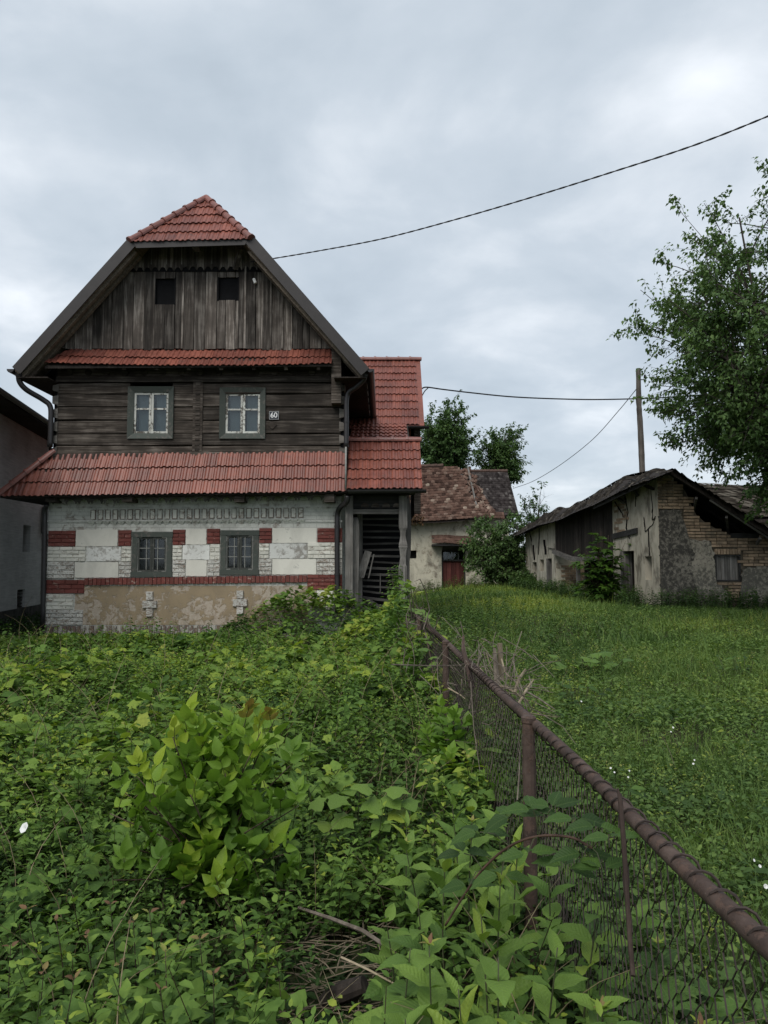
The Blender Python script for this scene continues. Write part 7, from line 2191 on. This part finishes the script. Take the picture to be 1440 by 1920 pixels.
# ---- broad-leaved weeds at the lower right, left of the fence
weeds_spec = [(0.34, 2.95, 0.62, 'ovate'), (0.22, 2.70, 0.60, 'long'), (0.50, 2.78, 0.62, 'long'), (0.12, 2.45, 0.55, 'ovate'), (0.38, 2.42, 0.64, 'long'), (0.56, 2.30, 0.60, 'ovate'), (0.28, 2.15, 0.64, 'long'),
              (0.46, 2.02, 0.62, 'ovate'), (0.14, 2.05, 0.60, 'ovate'), (0.32, 1.84, 0.70, 'heart'), (0.50, 1.74, 0.60, 'ovate'), (0.18, 1.78, 0.62, 'long'), (0.05, 2.20, 0.52, 'heart'), (0.42, 1.62, 0.66, 'heart'), (0.56, 1.58, 0.60, 'ovate'),
              (0.26, 1.62, 0.62, 'ovate'), (0.62, 1.86, 0.56, 'ovate'), (0.10, 1.62, 0.58, 'ovate'), (0.44, 3.15, 0.58, 'ovate'), (0.30, 3.25, 0.60, 'long'), (0.16, 3.05, 0.52, 'ovate'), (0.02, 2.72, 0.42, 'ovate'), (0.54, 2.58, 0.60, 'ovate'), (0.05, 1.9, 0.55, 'ovate'),
              (0.20, 1.46, 0.55, 'ovate'), (0.36, 1.44, 0.58, 'ovate'), (0.50, 1.40, 0.55, 'heart'), (0.62, 1.42, 0.6, 'ovate'), (0.08, 3.3, 0.5, 'long'), (0.40, 3.42, 0.55, 'ovate'), (0.57, 1.48, 0.50, 'ovate'), (0.63, 1.66, 0.46, 'ovate'), (0.60, 2.08, 0.50, 'ovate'), (0.52, 1.92, 0.52, 'ovate'), (0.45, 1.30, 0.48, 'ovate'), (0.60, 1.30, 0.46, 'heart')]
meadow_spec = [(0.80, 1.75, 0.36, 'ovate'), (0.92, 2.05, 0.34, 'ovate'), (0.78, 2.30, 0.40, 'ovate'), (1.02, 1.80, 0.30, 'ovate'), (0.86, 2.60, 0.36, 'ovate'), (0.74, 1.98, 0.42, 'ovate'), (0.76, 2.85, 0.38, 'ovate'), (0.98, 2.40, 0.30, 'ovate'), (0.74, 1.55, 0.40, 'heart'), (0.88, 1.45, 0.34, 'ovate'), (0.80, 3.3, 0.32, 'ovate'), (1.0, 3.0, 0.28, 'ovate')]
for i, (x, y, h, kd) in enumerate(weeds_spec + meadow_spec):
    nm = {'ovate': 'broadleaf_weed', 'long': 'upright_weed', 'heart': 'heart_leaved_weed'}[kd]
    lb = {'ovate': 'broad-leaved green weed in the clump left of the near fence', 'long': 'upright weed with narrow bright green leaves in the clump left of the near fence', 'heart': 'weed with large round heart-shaped leaves at the foot of the near fence'}[kd]
    where = 'at the bottom edge of the picture' if y < 1.66 else ('under the bramble arch' if x > 0.3 and y > 1.95 and y < 2.7 else ('beside the near fence post' if y >= 2.7 and x > 0.26 else ('on the side towards the brushwood' if x < 0.2 else 'in the middle of the clump by the dark stem')))
    lb = {'ovate': 'broad-leaved green weed ', 'long': 'upright weed with narrow bright leaves ', 'heart': 'weed with large round heart-shaped leaves '}[kd] + where
    if x > 0.7: lb = ('dark weed with large round leaves ' if kd == 'heart' else 'dark broad-leaved weed ') + ('seen through the mesh near the bottom right corner' if y < 1.9 else ('seen through the mesh right of the near post' if y > 2.5 else 'seen through the mesh behind the dark stem'))
    w = thing(nm, lb, 'plant', (x, y, gz(x, y)), 'weeds behind the mesh' if x > 0.7 else 'weeds in the clump left of the near fence')
    b = Vector((x, y, gz(x, y)))
    tip = b + Vector((random.gauss(0, .05), random.gauss(-0.02, .05), h))
    sz = {'ovate': 0.135, 'long': 0.14, 'heart': 0.165}[kd]
    shoot(w, [b, b.lerp(tip, .5) + Vector((random.gauss(0, .02), random.gauss(0, .02), 0)), tip], {'ovate': 6, 'long': 7, 'heart': 4}[kd], sz, kd, 0.30 if x > 0.7 else 0.52, 0.42 if x > 0.7 else {'ovate': 0.70, 'long': 0.86, 'heart': 0.58}[kd], True, {'ovate': (-0.2, 0.8), 'long': (0.3, 1.25), 'heart': (-0.2, 0.5)}[kd], 0.0045, 'stemgreen', 0.25, taper=0.5)
    if kd == 'ovate' and i % 4 == 0:
        for k in range(5):
            a = k * 1.256; d = Vector((math.cos(a) * .6, math.sin(a) * .6, .8)); add_leaf(w, tip, d, (0, 0, 1), 0.035, 'long', 1.13 if k % 2 else 0.92)

# ---- slender red-tipped seedlings at the lower left
for i, (px, py, Y) in enumerate([(206, 1690, 2.55), (280, 1705, 2.45), (342, 1692, 2.6), (374, 1755, 2.4), (162, 1748, 2.45), (105, 1722, 2.6), (250, 1722, 2.55), (82, 1815, 2.25), (310, 1780, 2.3), (225, 1800, 2.2), (50, 1700, 2.7), (140, 1830, 2.15), (400, 1820, 2.2), (20, 1770, 2.4), (300, 1850, 2.1)]):
    tip = at(px, py, Y); b = Vector((tip.x + random.gauss(0, .03), tip.y + .05, gz(tip.x, tip.y)))
    w = thing('red_tipped_seedling', 'slender seedling with reddish top leaves ' + ('below the bright sapling' if px > 235 else ('near the lower left corner' if px < 120 else 'in front of the dark weeds at lower left')), 'plant', tuple(b), 'red-tipped seedlings at the lower left')
    shoot(w, [b, b.lerp(tip, .5) + Vector((random.gauss(0, .02), 0, 0)), tip], 12, 0.058, 'ovate', 0.34, 0.55, True, (-0.1, 0.75), 0.003, 'stake', 0.25, True, taper=0.55)

# ---- arching bramble cane with its three-fold leaves
br = thing('bramble_cane', 'brown arching bramble cane with grey-green leaves before the near post', 'plant', tuple(at(835, 1735, 2.25)))
cp = [at(835, 1735, 2.3), at(868, 1682, 2.28), at(905, 1630, 2.25), at(955, 1587, 2.2), at(1010, 1568, 2.15), at(1070, 1570, 2.1), at(1110, 1590, 2.05)]
G().tube(smooth_path(cp, 5), 0.0038, 6).build('cane', M['canebrown'], br, True)
for (px, py, Y, sz) in [(1000, 1520, 2.15, .085), (960, 1530, 2.2, .08), (1035, 1515, 2.15, .08), (1080, 1535, 2.1, .085), (1120, 1550, 2.05, .08), (1095, 1600, 2.05, .085), (1060, 1625, 2.1, .08), (900, 1560, 2.25, .08), (870, 1600, 2.28, .075), (990, 1600, 2.1, .08), (940, 1640, 2.15, .08), (1130, 1630, 2.0, .075), (880, 1660, 2.2, .075), (1150, 1570, 1.95, .07)]:
    c = at(px, py, Y)
    for k in (-1, 0, 1):
        a = random.uniform(-.4, .4) + k * 1.15 + 1.57
        d = Vector((math.cos(a), math.sin(a) * 0.8 - .3, 0.05 + random.gauss(0, .12)))
        add_leaf(br, c + d * 0.012, d, (random.gauss(0, .2), -0.35, 1), sz, 'ovate', random.choice((0.16, 0.28, 0.28, 0.4)))
    q = min(cp, key=lambda v: (v - c).length)
    G().tube([q, (q + c) / 2 + Vector((0, 0, 0.015)), c], 0.0016, 4).build('leaf_stalk', M['stemgreen'], br)

# ---- wild vine climbing the far end of the fence, and a patch of it in the yard
vine = thing('wild_vine', 'wild vine with pale lobed leaves climbing the far end of the fence', 'plant', (0.4, 9.5, 0))
for st_ in ([(0.42, 10.9, 0.2), (0.36, 10.5, 0.9), (0.42, 9.5, 1.02), (0.46, 8.3, 1.0), (0.5, 7.6, 0.75)], [(0.36, 11.3, 0.2), (0.30, 11.0, 1.0), (0.36, 10.6, 1.25), (0.5, 10.3, 1.2)], [(0.4, 8.6, 0.1), (0.38, 8.4, 0.6), (0.42, 7.7, 0.85), (0.44, 7.0, 0.7), (0.46, 6.6, 0.4)], [(0.34, 11.8, 0.1), (0.28, 11.6, 1.1), (0.38, 11.4, 1.35)], [(0.3, 9.6, 0.1), (0.3, 9.4, 0.5), (0.33, 8.9, 0.8), (0.36, 8.2, 0.6)]):
    shoot(vine, st_, 13, 0.125, 'lobed', 0.58, 0.80, False, (0.0, 0.3), 0.006, 'canebrown', 0.15, taper=0.3)
vp = thing('wild_vine', 'patch of large yellow-green lobed vine leaves low in the yard', 'plant', tuple(at(680, 1560, 4.0)))
for (px, py, sz) in [(655, 1530, .13), (690, 1500, .14), (720, 1495, .13), (610, 1540, .10), (705, 1535, .12), (640, 1492, .12), (735, 1520, .12), (612, 1562, .08), (675, 1470, .12), (745, 1475, .12), (590, 1500, .10), (760, 1500, .11)]:
    c = at(px, py, 3.95); a = random.uniform(0, 6.28)
    add_leaf(vp, c, (math.cos(a) * .6, -0.7, -0.15), (random.gauss(0, .25), -0.45, 1), sz, 'lobed', random.choice((0.52, 0.66, 0.66, 0.8)))
    G().tube([c, c + Vector((random.gauss(0, .03), 0.05, -0.2))], 0.002, 4).build('leaf_stalk', M['stemgreen'], vp)

# ---- big soft-leaved clumps in the meadow
for (px, py, Y, n, sz, tn, nm, lb) in [(1090, 1222, 10.4, 16, 0.17, 0.58, 'vine_clump', 'pale lobed-leaf clump in the meadow behind the dry stakes'), (1075, 1285, 8.2, 22, 0.12, 0.26, 'dock_clump', 'dark leafy clump in the meadow right of the dry stakes'), (1150, 1425, 4.6, 18, 0.075, 0.36, 'clover_clump', 'low leafy clump with white blossom just right of the rail'), (1390, 1235, 10.0, 20, 0.12, 0.3, 'dock_clump', 'dark leafy clump in the meadow near the right edge')]:
    c = at(px, py, Y); c.z = gz(c.x, c.y)
    w = thing(nm, lb, 'plant', tuple(c))
    for k in range(n):
        a = random.uniform(0, 6.28); rr = abs(random.gauss(0, 0.22)) * Y / 8
        p = c + Vector((math.cos(a) * rr, math.sin(a) * rr, random.uniform(0.12, 0.30)))
        add_leaf(w, p, (math.cos(a), math.sin(a), random.uniform(-.1, .4)), (random.gauss(0, .2), -.3, 1), sz * random.uniform(.7, 1.2), 'lobed' if 'vine' in nm else 'ovate', tn + random.gauss(0, .08))
        G().tube([c + Vector((math.cos(a) * rr * .6, math.sin(a) * rr * .6, 0)), p], 0.003, 4).build('leaf_stalk', M['stemgreen'], w)

# ---- dark soft shrub in the barn doorway
sh_c = Vector((6.15, 21.3, gz(6.15, 21.3)))
shr = thing('barn_shrub', 'dark large-leaved shrub growing in front of the open barn bay', 'bush', tuple(sh_c))
for k in range(40):
    a = random.uniform(0, 6.28); rr = random.uniform(0.05, 0.80); hh = random.uniform(0.6, 2.3) * (1 - 0.2 * (rr / 0.80))
    tip = sh_c + Vector((math.cos(a) * rr, math.sin(a) * rr * 0.7, hh))
    shoot(shr, [sh_c, sh_c.lerp(tip, .5) + Vector((0, 0, .1)), tip], 6, 0.36, 'compound', 0.18, 0.34, False, (-0.35, 0.15), 0.012, 'stake', 0.3, taper=0.25)

# ---- dry stalks thrown over the fence
dl = 'dry broken stalk in the tangle lying over the fence beyond the near post'
for (a, b, Ya, Yb, r) in [((735, 1246), (895, 1247), 6.3, 5.2, .006), ((895, 1247), (985, 1345), 5.2, 4.2, .007), ((862, 1246), (1010, 1360), 5.6, 4.0, .005), ((880, 1330), (905, 1212), 4.9, 5.2, .006), ((890, 1340), (898, 1208), 4.8, 5.3, .005), ((950, 1300), (1030, 1390), 4.6, 3.6, .005), ((960, 1330), (1045, 1345), 4.3, 4.4, .005),
                          ((975, 1290), (1040, 1330), 5.0, 4.6, .006), ((900, 1280), (990, 1315), 5.0, 4.6, .010), ((965, 1300), (985, 1255), 4.7, 4.9, .012), ((940, 1235), (968, 1280), 5.6, 5.0, .007), ((912, 1225), (925, 1260), 5.6, 5.4, .005), ((850, 1320), (870, 1265), 5.0, 5.0, .005), ((972, 1320), (1000, 1275), 4.5, 4.8, .008), ((840, 1290), (872, 1310), 5.2, 5.0, .005), ((970, 1500), (973, 1370), 3.5, 3.7, .004)]:
    p, q = at(*a, Ya), at(*b, Yb)
    m = p.lerp(q, .5) + Vector((random.gauss(0, .015), random.gauss(0, .015), random.gauss(0, .015)))
    stick('dry_stalk', [p, m, q], [r, r * .9, r * .6], random.choice(('straw', 'straw', 'twig')), dl, 'stalk', 'dry stalks over the fence')
tw = G(); rr = np.random.default_rng(77)
for k in range(150):
    y = rr.uniform(4.0, 6.2); c = rail(y) + Vector((rr.normal(0.10, 0.16), 0, rr.normal(-0.10, 0.12)))
    a = rr.normal(0.9, 0.9); L = rr.uniform(.12, .5); d = Vector((math.cos(a) * .6, -math.sin(a), rr.normal(-0.1, .45))) * L
    tw.tube([c - d / 2, c + Vector(rr.normal(0, .02, 3)), c + d / 2], [.003, .0026, .0015], 4, False)
for k in range(130):
    y = rr.uniform(7.5, 12.2); c = rail(y) + Vector((rr.normal(-0.05, 0.07), 0, rr.normal(-0.25, 0.25)))
    a = rr.normal(1.3, 0.8); L = rr.uniform(.2, .7); d = Vector((rr.normal(0, .25), -math.cos(a), math.sin(a))) * L
    tw.tube([c - d / 2, c + Vector(rr.normal(0, .05, 3)), c + d / 2], [.006, .005, .003], 4, False)
o = tw.build('dead_twigs', M['twig']); tag(o, 'tangle of thin dead twigs caught on the fence beyond the near post', None, None, 'stuff')
# ---- brushwood on the ground at the bottom, a dead branch and a charred log
tg = G(); rr = np.random.default_rng(31)
for k in range(260):
    x, y = rr.normal(-0.16, 0.22), rr.normal(2.78, 0.36); z = gz(x, y) + abs(rr.normal(0.02, 0.05)); a = rr.normal(0.4, 0.7); L = rr.uniform(.06, .32)
    d = Vector((math.cos(a), math.sin(a), rr.normal(0, .15))) * L
    p = Vector((x, y, z)); tg.tube([p - d / 2, p + Vector((0, 0, .01)), p + d / 2], [.0028, .0025, .0015], 4, False)
o = tg.build('brushwood', M['straw']); tag(o, 'dry brushwood littering the ground at the bottom of the yard', None, None, 'stuff')
stick('dead_branch', [at(560, 1702, 3.2), at(620, 1722, 3.05), at(680, 1745, 2.9), at(740, 1785, 2.75)], [.006, .007, .008, .007], 'twig', 'long pale dead branch lying across the weeds above the brushwood', 'branch')
stick('dead_branch', [at(640, 1795, 2.75), at(690, 1818, 2.65), at(740, 1845, 2.6)], [.004, .004, .003], 'straw', 'short pale dead branch lying just behind the charred log', 'branch')
lg = G().tube([at(606, 1878, 2.85), at(625, 1866, 2.83), at(650, 1858, 2.8), at(684, 1846, 2.78)], [.022, .036, .036, .03], 10).build('charred_log', M['darkplank']); tag(lg, 'short blackened log lying among the brushwood', 'log')

# ---- white bindweed flowers
def flower_mesh():
    V = []; F = []; n = 12
    prof = [(0.06, -0.8), (0.12, -0.45), (0.28, -0.18), (0.62, 0.0), (1.0, 0.05)]
    for r_, z in prof:
        for k in range(n):
            a = 2 * math.pi * k / n; q = r_ * (1 + (0.05 if k % 2 else -0.05) * (r_ > .9)); V.append((q * math.cos(a), q * math.sin(a), z))
    for i in range(len(prof) - 1):
        for k in range(n): F.append((i*n+k, i*n+(k+1) % n, (i+1)*n+(k+1) % n, (i+1)*n+k))
    return mesh_of('bindweed_flower', V, F, M['petal'], True)
FM = flower_mesh()
def flower(px, py, Y, r, label, group=None, up=(0, -0.85, 0.55)):
    p = at(px, py, Y); z = Vector(up).normalized() + Vector((random.gauss(0, .3), random.gauss(0, .2), 0)); 
    o = bpy.data.objects.new('bindweed_flower', FM); COL.objects.link(o)
    o.location = p; o.rotation_euler = z.to_track_quat('Z', 'Y').to_euler(); o.scale = (r, r, r)
    tag(o, label, 'flower', group); return o
flower(45, 1552, 3.25, 0.022, 'large white bindweed flower among dark leaves at the left edge')
flower(84, 1278, 9.2, 0.036, 'round white bindweed flower facing out of the vine carpet at left')
flower(1425, 1624, 2.85, 0.006, 'lower of two small white blossoms at the right edge of the meadow')
flower(1414, 1613, 2.9, 0.0055, 'upper of two small white blossoms at the right edge of the meadow')
flower(1436, 1662, 2.6, 0.008, 'white blossom cut by the right edge of the picture')
flower(576, 1322, 7.4, 0.030, 'white flower standing above the leaves behind the bright sapling')
for (px, py, Y, r) in [(187, 1205, 14.6, .05), (168, 1218, 14, .045), (185, 1228, 13.4, .05), (195, 1243, 12.8, .04), (30, 1255, 11.5, .06), (195, 1324, 7.6, .035), (9, 1357, 6.8, .03), (340, 1240, 12.6, .04), (290, 1235, 12.6, .035), (565, 1334, 7.2, .02), (412, 1210, 14, .05), (738, 1186, 12.8, .05)]:
    flower(px, py, Y, r, 'small white bindweed flower dotted on the far vine carpet', 'bindweed flowers on the vine carpet')
for (px, py, Y, r) in [(1145, 1440, 4.3, .006), (1152, 1448, 4.2, .005), (1180, 1445, 4.1, .005), (1178, 1457, 4.1, .005), (1262, 1364, 5.2, .007), (1258, 1372, 5.1, .005), (1090, 1315, 6.6, .008), (1302, 1425, 4.4, .005), (1300, 1432, 4.4, .006), (1224, 1560, 3.2, .006)]:
    flower(px, py, Y, r, 'tiny white blossom in the meadow right of the rail', 'white blossoms in the meadow')

# ---- dead creeper hanging on the left end of the shed roof
dc = Veg(); rr = np.random.default_rng(91)
P = []
for k in range(900):
    u = rr.uniform(0.40, 0.52); v = rr.random() ** 1.5 * 0.55 - 0.03
    if rr.random() < (u - 0.40) / 0.12 * 0.9 and v > 0.1: continue
    p = Vector(shed_surf(u, max(0, v))); P.append((p.x, p.y - 0.06, p.z + 0.06 + min(0, v) * 8))
P = np.array(P); m = len(P)
dc.scatter(OV_LO[0], P, rr.uniform(0, 6.28, m), rr.normal(-.5, .5, m), rr.normal(0, .5, m), rr.uniform(.06, .13, m), np.where(rr.random(m) < .8, 1.30, 1.15))
o = dc.obj('dead_creeper', 'leaf'); tag(o, 'withered brown creeper clinging to the left end of the shed roof', 'plant')
